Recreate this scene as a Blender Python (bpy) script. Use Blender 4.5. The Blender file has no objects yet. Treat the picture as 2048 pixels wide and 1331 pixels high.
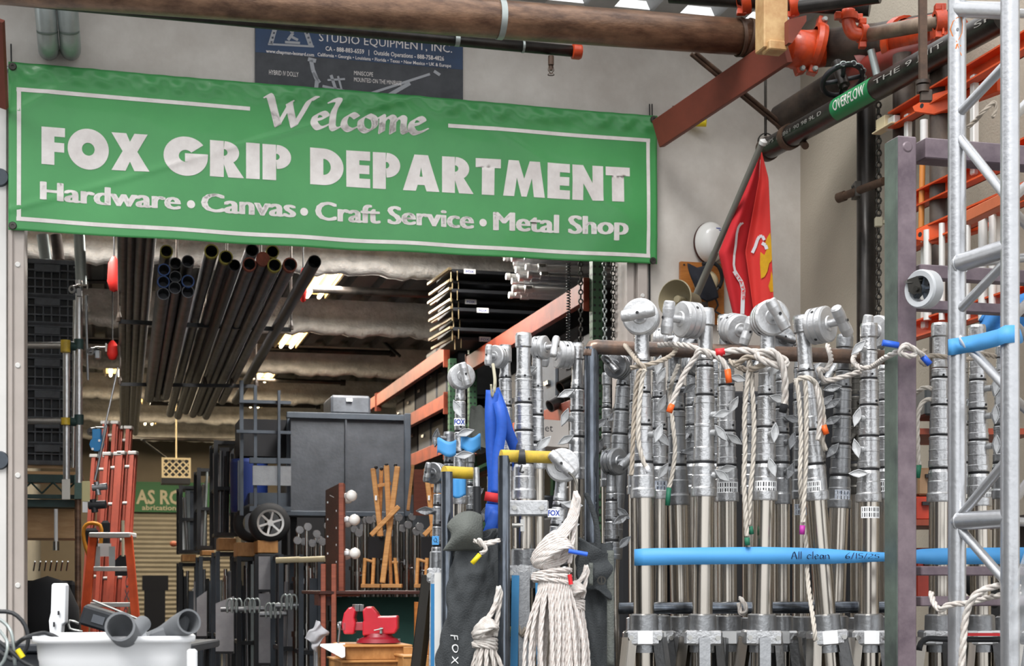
import bpy, math, random
from mathutils import Vector as V, Matrix
random.seed(7)
PI = math.pi
sc = bpy.context.scene
COL = sc.collection
# ---------------- camera ----------------
F = 3100.0; HY = 1170.0; EYE = 1.3
cd = bpy.data.cameras.new('camera'); cam = bpy.data.objects.new('camera', cd); COL.objects.link(cam)
cam.location = (0, 0, EYE); cam.rotation_euler = (PI/2, 0, 0)
cd.sensor_width = 36; cd.lens = F/2048*36; cd.shift_y = (HY-665.5)/2048
cd.clip_end = 200
cd.dof.use_dof = True; cd.dof.focus_distance = 5.4; cd.dof.aperture_fstop = 9.0
sc.camera = cam
# ---------------- world, sun, exposure ----------------
w = bpy.data.worlds.new('sky'); sc.world = w; w.use_nodes = True
nt = w.node_tree; nt.nodes.clear()
wo = nt.nodes.new('ShaderNodeOutputWorld'); bg = nt.nodes.new('ShaderNodeBackground')
tc = nt.nodes.new('ShaderNodeTexCoord'); sx = nt.nodes.new('ShaderNodeSeparateXYZ'); rp = nt.nodes.new('ShaderNodeValToRGB')
rp.color_ramp.elements[0].position = 0.0; rp.color_ramp.elements[0].color = (.80, .82, .84, 1)
rp.color_ramp.elements[1].position = .6; rp.color_ramp.elements[1].color = (1, 1, 1, 1)
nt.links.new(tc.outputs['Generated'], sx.inputs[0]); nt.links.new(sx.outputs['Z'], rp.inputs[0])
nt.links.new(rp.outputs[0], bg.inputs[0]); nt.links.new(bg.outputs[0], wo.inputs[0])
bg.inputs[1].default_value = 1.15
sl = bpy.data.lights.new('sun', 'SUN'); sl.energy = 1.9; sl.angle = math.radians(25); sl.color = (1, .98, .95)
so = bpy.data.objects.new('sun', sl); COL.objects.link(so); so.rotation_euler = (math.radians(42), 0, math.radians(-22)); so.location = (0, -3, 8)
sc.view_settings.view_transform = 'Standard'; sc.view_settings.look = 'None'
sc.view_settings.exposure = 0.62; sc.view_settings.gamma = 1; sc.view_settings.use_curve_mapping = False

# ---------------- coordinates ----------------
YAW = math.atan(804/3100)
U = V((math.cos(YAW), math.sin(YAW), 0)); VV = V((-math.sin(YAW), math.cos(YAW), 0)); Z = V((0, 0, 1))
O = V(((20-1024)/F*8.5, 8.5, 0))
def W(px, py, d): return V(((px-1024)/F*d, d, EYE-(py-HY)/F*d))
def S(s, v, z=0): return O + U*s + VV*v + Z*z
def sv(p):
    q = p-O; return q.dot(U), q.dot(VV)
def WP(px, py, v=0):            # pixel -> plane parallel to the door wall
    r = (px-1024)/F; o = O+VV*v
    s = (r*o.y-o.x)/(U.x-r*U.y); d = o.y+s*U.y
    return W(px, py, d)
def RP(px, py, s=3.6):          # pixel -> plane running into the building
    r = (px-1024)/F; o = O+U*s
    v = (r*o.y-o.x)/(VV.x-r*VV.y); d = o.y+v*VV.y
    return W(px, py, d)
def HP(px, py, z):
    return W(px, py, F*(z-EYE)/(HY-py))
def lerp(a, b, t): return a+(b-a)*t

# ---------------- objects ----------------
WL = {}
def tag(o, label=None, cat=None, group=None, kind=None):
    if label: o['label'] = label
    if cat: o['category'] = cat
    if group: o['group'] = group
    if kind: o['kind'] = kind
    return o
def thing(name, label, cat, loc=(0, 0, 0), group=None, rot=None, local=False):
    o = bpy.data.objects.new(name, None); COL.objects.link(o); o.location = loc
    o.empty_display_size = .05
    if rot: o.rotation_euler = rot
    WL[o.name] = V((0, 0, 0)) if (local or rot) else V(loc)
    return tag(o, label, cat, group)
def copy_tree(o, parent=None):
    c = o.copy(); COL.objects.link(c); c.parent = parent; WL[c.name] = WL.get(o.name, V((0, 0, 0)))
    for ch in [x for x in o.children]: copy_tree(ch, c)
    return c
def frame(d):
    d = V(d).normalized()
    a = V((0, 0, 1)) if abs(d.z) < .9 else V((1, 0, 0))
    x = a.cross(d).normalized(); return x, d.cross(x).normalized(), d
def spline(P, step=.02, closed=False):
    P = [V(p) for p in P]; out = []; n = len(P)
    for i in range(n if closed else n-1):
        if closed: p0, p1, p2, p3 = P[i-1], P[i], P[(i+1) % n], P[(i+2) % n]
        else: p0, p1, p2, p3 = P[max(i-1, 0)], P[i], P[i+1], P[min(i+2, n-1)]
        k = max(2, int((p2-p1).length/step))
        for j in range(k):
            t = j/k
            out.append(.5*((2*p1)+(p2-p0)*t+(2*p0-5*p1+4*p2-p3)*t*t+(3*p1-3*p2+p3-p0)*t**3))
    out.append(P[0] if closed else P[-1]); return out
class MB:
    def __init__(s): s.v = []; s.f = []; s.sm = []
    def add(s, vs, fs, sm=False):
        b = len(s.v); s.v += [V(x) for x in vs]; s.f += [tuple(b+i for i in f) for f in fs]; s.sm += [sm]*len(fs); return s
    def box(s, c, sz, ax=None):
        c = V(c); ax = ax or (V((1, 0, 0)), V((0, 1, 0)), V((0, 0, 1)))
        h = [a.normalized()*k/2 for a, k in zip(ax, sz)]
        vs = [c+h[0]*i+h[1]*j+h[2]*k for k in (-1, 1) for j in (-1, 1) for i in (-1, 1)]
        return s.add(vs, [(0, 2, 3, 1), (4, 5, 7, 6), (0, 1, 5, 4), (2, 6, 7, 3), (0, 4, 6, 2), (1, 3, 7, 5)])
    def bbox(s, c, sz, v=0): # box aligned with the building
        return s.box(c, sz, (U, VV, Z))
    def beam(s, a, b, wd, th, up=None):
        a = V(a); b = V(b); d = (b-a); up = V(up) if up else Z
        x = d.cross(up)
        if x.length < 1e-6: x = V((1, 0, 0))
        x.normalize(); y = x.cross(d).normalized()
        return s.box((a+b)/2, (wd, d.length, th), (x, d, y))
    def tube(s, P, r, n=10, cap=True, closed=False):
        P = [V(p) for p in P]; m = len(P)
        R = r if isinstance(r, (list, tuple)) else [r]*m
        x = None; vs = []
        for i, p in enumerate(P):
            if closed: t = P[(i+1) % m]-P[i-1]
            else: t = P[min(i+1, m-1)]-P[max(i-1, 0)]
            if t.length < 1e-9: t = V((0, 0, 1))
            t.normalize()
            if x is None: x = frame(t)[0]
            x = x-t*x.dot(t)
            x = x.normalized() if x.length > 1e-6 else frame(t)[0]
            y = t.cross(x)
            vs += [p+(x*math.cos(2*PI*k/n)+y*math.sin(2*PI*k/n))*R[i] for k in range(n)]
        fs = []
        for i in range(m if closed else m-1):
            j = (i+1) % m
            for k in range(n):
                l = (k+1) % n; fs.append((i*n+k, i*n+l, j*n+l, j*n+k))
        s.add(vs, fs, True)
        if cap and not closed:
            b = len(s.v)-len(vs)
            s.f += [tuple(b+k for k in range(n-1, -1, -1)), tuple(b+(m-1)*n+k for k in range(n))]; s.sm += [False, False]
        return s
    def lathe(s, prof, c=(0, 0, 0), axis=(0, 0, 1), n=16, flat=True):
        # every profile segment gets its own vertices: crisp machined edges
        c = V(c); x, y, d = frame(axis)
        segs = list(zip(prof[:-1], prof[1:]))
        if not flat:
            vs = [c+d*z+(x*math.cos(2*PI*k/n)+y*math.sin(2*PI*k/n))*max(r, 1e-5) for r, z in prof for k in range(n)]
            fs = [(i*n+k, i*n+(k+1) % n, (i+1)*n+(k+1) % n, (i+1)*n+k) for i in range(len(prof)-1) for k in range(n)]
            return s.add(vs, fs, True)
        for (r0, z0), (r1, z1) in segs:
            if r0 < 1e-6 or r1 < 1e-6:
                r, z, zz = (r1, z1, z0) if r0 < 1e-6 else (r0, z0, z1)
                vs = [c+d*z+(x*math.cos(2*PI*k/n)+y*math.sin(2*PI*k/n))*r for k in range(n)]
                if abs(z-zz) < 1e-6:
                    s.add(vs, [tuple(range(n)) if r1 < 1e-6 else tuple(range(n-1, -1, -1))]); continue
                s.add(vs+[c+d*zz], [((k+1) % n, k, n) if r0 < 1e-6 else (k, (k+1) % n, n) for k in range(n)], True); continue
            vs = [c+d*z+(x*math.cos(2*PI*k/n)+y*math.sin(2*PI*k/n))*r for r, z in ((r0, z0), (r1, z1)) for k in range(n)]
            s.add(vs, [(k, (k+1) % n, n+(k+1) % n, n+k) for k in range(n)], abs(z1-z0) > 1e-6)
        return s
    def cyl(s, a, b, r, n=12, r2=None):
        a = V(a); b = V(b); L = (b-a).length
        return s.lathe([(0, 0), (r, 0), (r if r2 is None else r2, L), (0, L)], a, b-a, n)
    def sphere(s, c, r, n=12, sc3=(1, 1, 1)):
        c = V(c); vs = []; m = n//2
        for i in range(m+1):
            a = PI*i/m
            for k in range(n):
                b = 2*PI*k/n; vs.append(c+V((math.sin(a)*math.cos(b)*r*sc3[0], math.sin(a)*math.sin(b)*r*sc3[1], math.cos(a)*r*sc3[2])))
        return s.add(vs, [(i*n+k, (i+1)*n+k, (i+1)*n+(k+1) % n, i*n+(k+1) % n) for i in range(m) for k in range(n)], True)
    def prism(s, poly, o, ux, uy, th):
        o = V(o); ux = V(ux); uy = V(uy); nn = ux.cross(uy).normalized()*th; n = len(poly)
        vs = [o+ux*a+uy*b-nn/2 for a, b in poly]+[o+ux*a+uy*b+nn/2 for a, b in poly]
        return s.add(vs, [tuple(range(n-1, -1, -1)), tuple(range(n, 2*n))]+[(i, (i+1) % n, n+(i+1) % n, n+i) for i in range(n)])
    def grid(s, f, nu, nv, sm=True):
        vs = [f(i/nu, j/nv) for j in range(nv+1) for i in range(nu+1)]
        return s.add(vs, [(j*(nu+1)+i, j*(nu+1)+i+1, (j+1)*(nu+1)+i+1, (j+1)*(nu+1)+i) for j in range(nv) for i in range(nu)], sm)
    def rope(s, P, r, pitch=.028, n=6, step=.006, smooth=True):
        Q = spline(P, step) if smooth else P
        L = 0; x = None; st = [[], [], []]
        for i, p in enumerate(Q):
            t = (Q[min(i+1, len(Q)-1)]-Q[max(i-1, 0)])
            if t.length < 1e-9: t = V((0, 0, 1))
            t.normalize()
            if x is None: x = frame(t)[0]
            x = x-t*x.dot(t); x = x.normalized() if x.length > 1e-6 else frame(t)[0]
            y = t.cross(x)
            if i: L += (Q[i]-Q[i-1]).length
            for k in range(3):
                a = 2*PI*(L/(pitch*3)+k/3); st[k].append(p+(x*math.cos(a)+y*math.sin(a))*r*.52)
        for q in st: s.tube(q, r*.56, n)
        return s
    def build(s, name, mat, parent=None, bevel=0, origin=None, solid=0, seg=1):
        me = bpy.data.meshes.new(name)
        if parent is not None: off = WL[parent.name]
        elif origin is not None: off = V(origin)
        else:
            xs = [p.x for p in s.v]; ys = [p.y for p in s.v]; zs = [p.z for p in s.v]
            off = V(((min(xs)+max(xs))/2, (min(ys)+max(ys))/2, min(zs)))
        me.from_pydata([p-off for p in s.v], [], s.f); me.update()
        me.polygons.foreach_set('use_smooth', s.sm)
        ob = bpy.data.objects.new(name, me); COL.objects.link(ob); me.materials.append(mat)
        if parent is not None: ob.parent = parent
        else: ob.location = off
        WL[ob.name] = off
        if bevel:
            b = ob.modifiers.new('edge', 'BEVEL'); b.width = bevel; b.segments = seg; b.limit_method = 'ANGLE'; b.angle_limit = .7
        if solid:
            b = ob.modifiers.new('thick', 'SOLIDIFY'); b.thickness = solid; b.offset = 0
        return ob
def one(name, mb, mat, label, cat, group=None, bevel=0, solid=0):
    return tag(mb.build(name, mat, None, bevel, solid=solid), label, cat, group)
def struct(name, mb, mat, bevel=0): return tag(mb.build(name, mat, None, bevel), kind='structure')

# ---------------- materials ----------------
def hx(h):
    h = h.lstrip('#'); c = [int(h[i:i+2], 16)/255 for i in (0, 2, 4)]
    return tuple(x/12.92 if x <= .04045 else ((x+.055)/1.055)**2.4 for x in c)
def mat(name, col, rough=.6, metal=0, var=0, scale=6, col2=None, bump=0, bscale=40, emit=0, alpha=None, stretch=None, coat=0, trans=0):
    m = bpy.data.materials.new(name); m.use_nodes = True; t = m.node_tree; b = t.nodes['Principled BSDF']
    c = hx(col) if isinstance(col, str) else col
    b.inputs['Base Color'].default_value = (*c, 1); b.inputs['Roughness'].default_value = rough; b.inputs['Metallic'].default_value = metal
    if coat: b.inputs['Coat Weight'].default_value = coat
    if trans: b.inputs['Transmission Weight'].default_value = trans
    if alpha is not None: b.inputs['Alpha'].default_value = alpha
    if emit:
        b.inputs['Emission Color'].default_value = (*c, 1); b.inputs['Emission Strength'].default_value = emit
    if var or bump:
        co = t.nodes.new('ShaderNodeTexCoord'); mp = t.nodes.new('ShaderNodeMapping'); t.links.new(co.outputs['Object'], mp.inputs[0])
        if stretch: mp.inputs['Scale'].default_value = stretch
        if var:
            n = t.nodes.new('ShaderNodeTexNoise'); n.inputs['Scale'].default_value = scale; n.inputs['Detail'].default_value = 6; n.inputs['Roughness'].default_value = .65
            r = t.nodes.new('ShaderNodeValToRGB'); r.color_ramp.elements[0].position = .35; r.color_ramp.elements[1].position = .68
            c2 = hx(col2) if col2 else tuple(x*(1-var) for x in c)
            r.color_ramp.elements[0].color = (*c2, 1); r.color_ramp.elements[1].color = (*c, 1)
            t.links.new(mp.outputs[0], n.inputs['Vector']); t.links.new(n.outputs[0], r.inputs[0]); t.links.new(r.outputs[0], b.inputs['Base Color'])
        if bump:
            n = t.nodes.new('ShaderNodeTexNoise'); n.inputs['Scale'].default_value = bscale; n.inputs['Detail'].default_value = 4
            k = t.nodes.new('ShaderNodeBump'); k.inputs['Strength'].default_value = bump; k.inputs['Distance'].default_value = .02
            t.links.new(mp.outputs[0], n.inputs['Vector']); t.links.new(n.outputs[0], k.inputs['Height']); t.links.new(k.outputs[0], b.inputs['Normal'])
    return m
def wood(name, c1, c2, sc3=(3, 3, 30), rough=.55):
    return mat(name, c1, rough, var=.5, scale=2.5, col2=c2, stretch=sc3, bump=.1, bscale=6)
M = dict(
 alu=mat('cast aluminium', '#cfd0d2', .30, .92, var=.18, scale=9, bump=.12, bscale=90),
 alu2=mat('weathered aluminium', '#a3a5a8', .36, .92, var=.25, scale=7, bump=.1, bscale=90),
 stain=mat('stainless tube', '#c9c2b8', .22, 1, var=.12, scale=3, stretch=(20, 20, 1)),
 darksteel=mat('dark tarnished steel', '#55534f', .4, .8, var=.5, scale=8),
 groove=mat('black rubber ring', '#15161a', .6),
 sticker=mat('paper sticker', '#dfe3ea', .6, var=.25, scale=120, col2='#8c98ad'),
 label=mat('white sticker', '#eef0f2', .5),
 ink=mat('black ink', '#25262b', .6), blueink=mat('blue ink', '#1b3fa6', .5),
 wall=mat('painted concrete wall', '#d6d2cc', .85, var=.12, scale=2.2, col2='#bdb7b0', bump=.05, bscale=60),
 beige=mat('beige painted wall', '#b7ae9f', .85, var=.1, scale=2, bump=.15, bscale=90),
 jamb=mat('painted door jamb', '#b5aca6', .6, var=.1, scale=5),
 jambw=mat('white painted frame', '#d9d8d6', .6, var=.08, scale=5),
 green=mat('green vinyl', '#479c57', .38, var=.10, scale=1.6, col2='#3f8f50', coat=.12),
 vwhite=mat('white vinyl print', '#e9e5e3', .5, var=.14, scale=9, col2='#d6d0ce'),
 brown=mat('bronze brown pipe', '#8d6e58', .34, .3, var=.5, scale=7, col2='#553f33', stretch=(1, 1, 3), bump=.1),
 blackpipe=mat('black sprinkler pipe', '#3a3532', .33, .35, var=.5, scale=6, col2='#191817'),
 oldpipe=mat('dusty black pipe', '#54483f', .5, .2, var=.5, scale=7, col2='#2a2523'), dustpipe=mat('tan dusty pipe', '#8d7a68', .5, .15, var=.4, scale=7, col2='#5e4f43'), casthead=mat('bright cast aluminium', '#cdced0', .4, .75, var=.14, scale=14, bump=.1, bscale=80),
 galv=mat('galvanised conduit', '#a9b2b1', .38, .5, var=.2, scale=9),
 orange=mat('orange coupling paint', '#cf4a1e', .4, var=.3, scale=10, col2='#9c3216', coat=.2),
 rust=mat('red oxide primer', '#7c3a2b', .6, var=.25, scale=5),
 postpaint=mat('chipped tan paint', '#a87c4e', .5, var=.5, scale=9, col2='#c9a878'),
 fiber=mat('orange fibreglass', '#d9541f', .5, var=.2, scale=5, col2='#b5421a'),
 fiber2=mat('dusty orange fibreglass', '#b64e38', .55, var=.25, scale=5, col2='#94402f'),
 rung=mat('ladder rung aluminium', '#d8d8d6', .5, .3, var=.1),
 purple=mat('purple grey painted steel', '#83757c', .45, .2, var=.45, scale=8, col2='#5d5059'),
 greenedge=mat('green grey painted steel', '#6b7a70', .45, .2, var=.4, scale=5, col2='#454d4a'),
 knob=mat('matte cast knob', '#c6c8ca', .5, .6, var=.15, scale=30), white=mat('white plastic', '#e7e9ec', .4, var=.04),
 red=mat('red flag cloth', '#c4202a', .8, var=.1, scale=5), red_lit=mat('lit red flag cloth', '#d93a35', .8, var=.08, scale=5),  # one flag cloth in two tones: the brighter red paints the lit fold
 gold=mat('gold print', '#d8a617', .7, var=.15, scale=40), scroll=mat('white scroll print', '#d7d9de', .7),
 vise=mat('red vise enamel', '#c92436', .35, var=.2, scale=8, coat=.3), visedk=mat('dark red enamel', '#8f1626', .4, var=.2, scale=8),
 woodl=wood('light maple wood', '#d09a5e', '#b17a42'), crate=wood('pine crate wood', '#c08d55', '#9a6a38', (3, 20, 3)),
 ply=wood('plywood', '#cda77b', '#b48c5e', (2, 2, 10)), mahog=wood('mahogany', '#4d2418', '#331510'), mahogl=wood('mahogany edge', '#96503a', '#7c3f2d'),
 board=wood('orange pine board', '#b87432', '#94581f', (2, 2, 14)),
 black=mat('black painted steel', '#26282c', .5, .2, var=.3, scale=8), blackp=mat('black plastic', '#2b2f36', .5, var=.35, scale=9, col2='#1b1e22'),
 grime=mat('grey crate plastic', '#62676f', .6, var=.4, scale=12),
 gsteel=mat('green rack steel', '#3d6247', .5, .1, var=.3, scale=6), dgreen=mat('dark green shelf steel', '#2c4846', .5, .1, var=.4, scale=9),
 obeam=mat('orange rack beam', '#9a4022', .5, var=.4, scale=5, col2='#6e2a18'),
 bluegrey=mat('blue grey steel', '#4a525c', .5, .2, var=.3, scale=6), trunk=mat('charcoal painted panel', '#4a4e55', .6, var=.35, scale=5, col2='#383c42', bump=.1),
 board2=mat('grey foam board', '#a9a9ae', .8, var=.25, scale=6), tire=mat('tyre rubber', '#1d1e20', .75), rim=mat('alloy rim', '#c9c8c6', .3, .7),
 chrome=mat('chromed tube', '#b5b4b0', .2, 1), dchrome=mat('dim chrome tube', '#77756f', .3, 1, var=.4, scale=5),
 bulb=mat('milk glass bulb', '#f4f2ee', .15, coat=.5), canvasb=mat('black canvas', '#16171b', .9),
 bag=mat('charcoal canvas', '#3c4043', .85, var=.2, scale=20, bump=.3, bscale=220), bagl=mat('grey canvas flap', '#646864', .85, var=.2, scale=20, bump=.3, bscale=200),
 rope=mat('white cotton rope', '#cfc9c0', .9, var=.2, scale=30, col2='#b3aca2'), rope2=mat('natural rope', '#b5aa9c', .9, var=.25, scale=30),
 ropew=mat('white braided rope', '#d6d3ce', .85, var=.3, scale=60, col2='#b3aaa4'),
 ropep=mat('pink flecked rope', '#e0dedb', .85, var=.3, scale=160, col2='#c9bdb7'),
 bluestrap=mat('royal blue webbing', '#2158c0', .6, var=.15, scale=60), redstrap=mat('red webbing', '#c22a31', .7),
 tape=mat('blue painters tape', '#4d9ddd', .55, var=.06, scale=8), taped=mat('blue tape shaded', '#2f8ad2', .55),
 torange=mat('orange tape', '#f0641e', .5), tyellow=mat('yellow tape', '#ead21c', .5), tred=mat('red tape', '#d4212a', .5),
 tgreen=mat('green tape', '#1c6a50', .6), tpink=mat('pink tape', '#b0329a', .5), tblue=mat('blue cord tape', '#2a62d8', .5), bclamp=mat('blue clamp enamel', '#2f7fb8', .45),
 yellow=mat('chipped yellow paint', '#dfbd2e', .5, var=.35, scale=14, col2='#a98f3a'),
 conc=mat('interior concrete', '#8b8c8a', .85, var=.25, scale=3), fluff=mat('sprayed fireproofing', '#d2cfca', .95, var=.3, scale=9, bump=1, bscale=25),
 deck=mat('corrugated steel deck', '#6a6c6e', .55, .3, var=.35, scale=3), floor=mat('shop floor concrete', '#3c3e40', .7, var=.4, scale=2),
 apron=mat('asphalt yard', '#6e6d6b', .8, var=.15, scale=1.5), signg=mat('green room sign', '#1d5a35', .6), rollup=mat('beige roller door', '#8e897c', .6, var=.15, scale=3),
 signt=mat('faded sign lettering', '#a9a48f', .7), cream=mat('cream painted metal', '#cdbf9c', .6),
 lamp=mat('fluorescent tube', '#ffe2ae', .5, emit=9), rfab=mat('red nylon', '#d8231b', .7, var=.2, scale=10),
 bluecan=mat('deep blue plastic', '#152c6a', .5), poster1=mat('poster blue', '#1f3f66', .5, var=.2, scale=3, col2='#16304f'), poster2=mat('poster black', '#23272e', .5, var=.5, scale=7, col2='#3a3d43'),
 gbox=mat('grey rubber', '#6b6e72', .7, var=.2, scale=10), cable=mat('black cable', '#26282b', .5),
 plastic=mat('clear plastic film', '#c9cdd2', .12, alpha=.38), horn=mat('khaki horn enamel', '#8b8168', .45, var=.1), hathat=mat('hard hat white', '#e8e8e6', .25, coat=.4),
 cardboard=mat('white carton', '#cfcac6', .7), ochre=mat('yellow hose', '#d08a1e', .5), jeans=mat('blue cloth', '#2e6da8', .85), brownrust=mat('rusted rod', '#5b4434', .65, var=.4, scale=12, col2='#3a2a20'),
)
# ---------------- lettering ----------------
def text_mesh(s, size=1.0, off=0.0, shear=0.0, res=3):
    cu = bpy.data.curves.new('t', 'FONT'); cu.body = s; cu.size = size; cu.offset = off; cu.shear = shear; cu.resolution_u = res
    ob = bpy.data.objects.new('t', cu); COL.objects.link(ob)
    me = bpy.data.meshes.new_from_object(ob)
    vs = [v.co.copy() for v in me.vertices]; fs = [tuple(p.vertices) for p in me.polygons]
    bpy.data.meshes.remove(me); bpy.data.objects.remove(ob); bpy.data.curves.remove(cu)
    return vs, fs
def fit(vs, x0, x1, y0, y1, refh=None):
    xs = [v[0] for v in vs]; ys = [v[1] for v in vs]; a, b, c, d = min(xs), max(xs), min(ys), max(ys)
    if refh: c, d = refh
    return [V((x0+(v[0]-a)/(b-a)*(x1-x0), y0+(v[1]-c)/(d-c)*(y1-y0), 0)) for v in vs]
def subdiv(vs, fs, L):
    vs = [V(v) for v in vs]; out = []; cache = {}
    tri = [(f[0], f[i], f[i+1]) for f in fs for i in range(1, len(f)-1)]
    def mid(a, b):
        k = (min(a, b), max(a, b))
        if k not in cache: cache[k] = len(vs); vs.append((vs[a]+vs[b])/2)
        return cache[k]
    while tri:
        a, b, c = tri.pop()
        e = [((vs[a]-vs[b]).length, a, b, c), ((vs[b]-vs[c]).length, b, c, a), ((vs[c]-vs[a]).length, c, a, b)]
        e.sort(reverse=True); l, p, q, r = e[0]
        if l <= L: out.append((a, b, c)); continue
        m = mid(p, q); tri += [(p, m, r), (m, q, r)]
    return vs, out
def arc(cx, cy, r, a0, a1, n=24, ry=None):
    ry = ry or r
    return [(cx+r*math.cos(math.radians(lerp(a0, a1, i/n))), cy+ry*math.sin(math.radians(lerp(a0, a1, i/n)))) for i in range(n+1)]
def strip(o, i): # polygon band between two equal-length outlines
    return [[o[k], o[k+1], i[k+1], i[k]] for k in range(len(o)-1)]
def glyph(ch):
    st = .3
    if ch == 'F': return .62, [[(0, 0), (.34, 0), (.34, .35), (.6, .35), (.6, .6), (.34, .6), (.34, .76), (.62, .76), (.62, 1), (0, 1)]]
    if ch == 'E': return .62, [[(0, 0), (.62, 0), (.62, .25), (.34, .25), (.34, .38), (.6, .38), (.6, .62), (.34, .62), (.34, .75), (.62, .75), (.62, 1), (0, 1)]]
    if ch == 'I': return .34, [[(0, 0), (.34, 0), (.34, 1), (0, 1)]]
    if ch == 'T': return .68, [[(.17, 0), (.51, 0), (.51, .75), (.68, .75), (.68, 1), (0, 1), (0, .75), (.17, .75)]]
    if ch == 'O': return 1.1, strip(arc(.55, .5, .55, 0, 360, 40, .54), arc(.55, .5, .17, 0, 360, 40))
    if ch == 'X': return 1.0, [[(0, 0), (.38, 0), (.5, .25), (.62, 0), (1.03, 0), (.7, .52), (.98, 1), (.62, 1), (.5, .78), (.4, 1), (0, 1), (.3, .52)]]
    if ch == 'N': return .86, [[(0, 0), (.3, 0), (.3, .48), (.56, 0), (.86, 0), (.86, 1), (.56, 1), (.56, .5), (.3, 1), (0, 1)]]
    if ch == 'A': return .96, [[(0, 0), (.34, 0), (.39, .17), (.57, .17), (.62, 0), (.96, 0), (.66, 1), (.3, 1)][:2]+[(.39, .17), (.44, .4), (.48, .66), (.48, 1), (.3, 1)], [(.39, .17), (.57, .17), (.52, .4), (.44, .4)], [(.57, .17), (.62, 0), (.96, 0), (.66, 1), (.48, 1), (.48, .66), (.52, .4)]]
    if ch == 'M': return 1.14, [[(0, 0), (.3, 0), (.37, .52), (.5, 0), (.64, 0), (.78, .52), (.84, 0), (1.14, 0), (1.0, 1), (.72, 1), (.57, .5), (.42, 1), (.14, 1)]]
    if ch == 'D':
        return .86, [[(0, 0), (.34, 0), (.34, 1), (0, 1)]]+strip(arc(.34, .5, .52, -90, 90, 20, .5), arc(.34, .5, .19, -90, 90, 20, .22))
    if ch == 'P':
        return .72, [[(0, 0), (.34, 0), (.34, 1), (0, 1)]]+strip(arc(.36, .66, .36, -90, 90, 16, .34), arc(.34, .66, .09, -90, 90, 16, .09))
    if ch == 'R':
        return .82, [[(0, 0), (.34, 0), (.34, 1), (0, 1)]]+strip(arc(.36, .68, .36, -90, 90, 16, .32), arc(.34, .68, .09, -90, 90, 16, .09))+[[(.34, .36), (.45, 0), (.84, 0), (.58, .42)], [(.34, .36), (.58, .42), (.5, .5), (.34, .5)]]
    if ch == 'G':
        return 1.06, strip(arc(.54, .5, .54, 38, 360, 36, .54), arc(.54, .5, .17, 38, 360, 36, .17))+[[(.52, .5), (1.08, .5), (1.06, .36), (.96, .34), (.52, .34)], [(.52, .5), (1.08, .5), (1.08, .58), (.52, .58)]]
    return .3, []
def block(word):
    vs = []; fs = []; x = 0
    for ch in word:
        wd, polys = glyph(ch)
        for p in polys:
            b = len(vs); vs += [V((x+a, c, 0)) for a, c in p]; 
            from mathutils.geometry import tessellate_polygon
            for t in tessellate_polygon([[V((a, c, 0)) for a, c in p]]): fs.append(tuple(b+i for i in t))
        x += wd+.07
    return vs, fs
def nib(strokes, wd, ang=40, step=.04):
    vs = []; fs = []; n = V((math.cos(math.radians(ang)), math.sin(math.radians(ang)), 0))*wd/2
    e = V((-n.y, n.x, 0)).normalized()*wd*.09
    for st in strokes:
        q = spline([V((a, b, 0)) for a, b in st], step) if len(st) > 2 else [V((*st[0], 0)), V((*st[1], 0))]
        b = len(vs)
        for p in q: vs += [p-n, p+n]
        fs += [(b+2*i, b+2*i+1, b+2*i+3, b+2*i+2) for i in range(len(q)-1)]
        for p in q:   # rounding body so thin strokes keep some weight
            b = len(vs); vs += [p-n+e, p+n+e, p+n-e, p-n-e]; fs.append((b, b+1, b+2, b+3))
    return vs, fs
HAND = {
 'A': (.75, [[(0, 0), (.3, 1), (.62, 0)], [(.1, .4), (.55, .42)]]), 'l': (.25, [[(.1, 1.05), (.08, .0)]]), 'c': (.6, [[(.5, .5), (.2, .6), (.05, .2), (.25, 0), (.5, .12)]]),
 'e': (.6, [[(.05, .3), (.45, .4), (.3, .62), (.08, .35), (.2, 0), (.5, .1)]]), 'a': (.62, [[(.45, .5), (.15, .55), (.08, .1), (.3, .05), (.45, .5), (.5, 0)]]),
 'n': (.62, [[(.05, .55), (.08, 0)], [(.08, .4), (.3, .6), (.45, .4), (.5, 0)]]), '6': (.6, [[(.45, 1), (.12, .5), (.1, .1), (.35, 0), (.45, .3), (.12, .35)]]),
 '/': (.4, [[(.3, 1.05), (.02, -.1)]]), '1': (.3, [[(.15, 1), (.12, 0)]]), '5': (.6, [[(.5, 1), (.15, .98), (.12, .6), (.42, .5), (.4, .08), (.05, .05)]]),
 '2': (.62, [[(.08, .8), (.3, 1), (.48, .75), (.05, .05), (.5, .05)]]), ' ': (.5, []), 'N': (.75, [[(.05, 0), (.1, 1)], [(.1, 1), (.5, 0)], [(.5, 0), (.58, 1)]]), '.': (.3, [[(.1, .02), (.12, .08)]]),
 'Y': (.65, [[(.05, 1), (.3, .5)], [(.58, 1), (.15, -.05)]]), 'S': (.6, [[(.5, .9), (.25, 1), (.1, .75), (.4, .4), (.3, 0), (.05, .1)]]), 't': (.45, [[(.2, .9), (.18, 0), (.38, .05)], [(.02, .6), (.4, .62)]]),
 'Q': (.8, [[(.35, .9), (.05, .5), (.3, .05), (.6, .4), (.4, .9), (.35, .9)], [(.35, .3), (.7, -.05)]]),
}
def hand(s, wd=.07, ang=35):
    st = []; x = 0
    for ch in s:
        a, q = HAND[ch]; st += [[(x+p[0], p[1]) for p in l] for l in q]; x += a
    return nib(st, wd, ang)
def put(mb, vf, fn, L=None):
    vs, fs = vf
    if L: vs, fs = subdiv(vs, fs, L)
    mb.add([fn(v[0], v[1]) for v in vs], fs, True)
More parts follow.
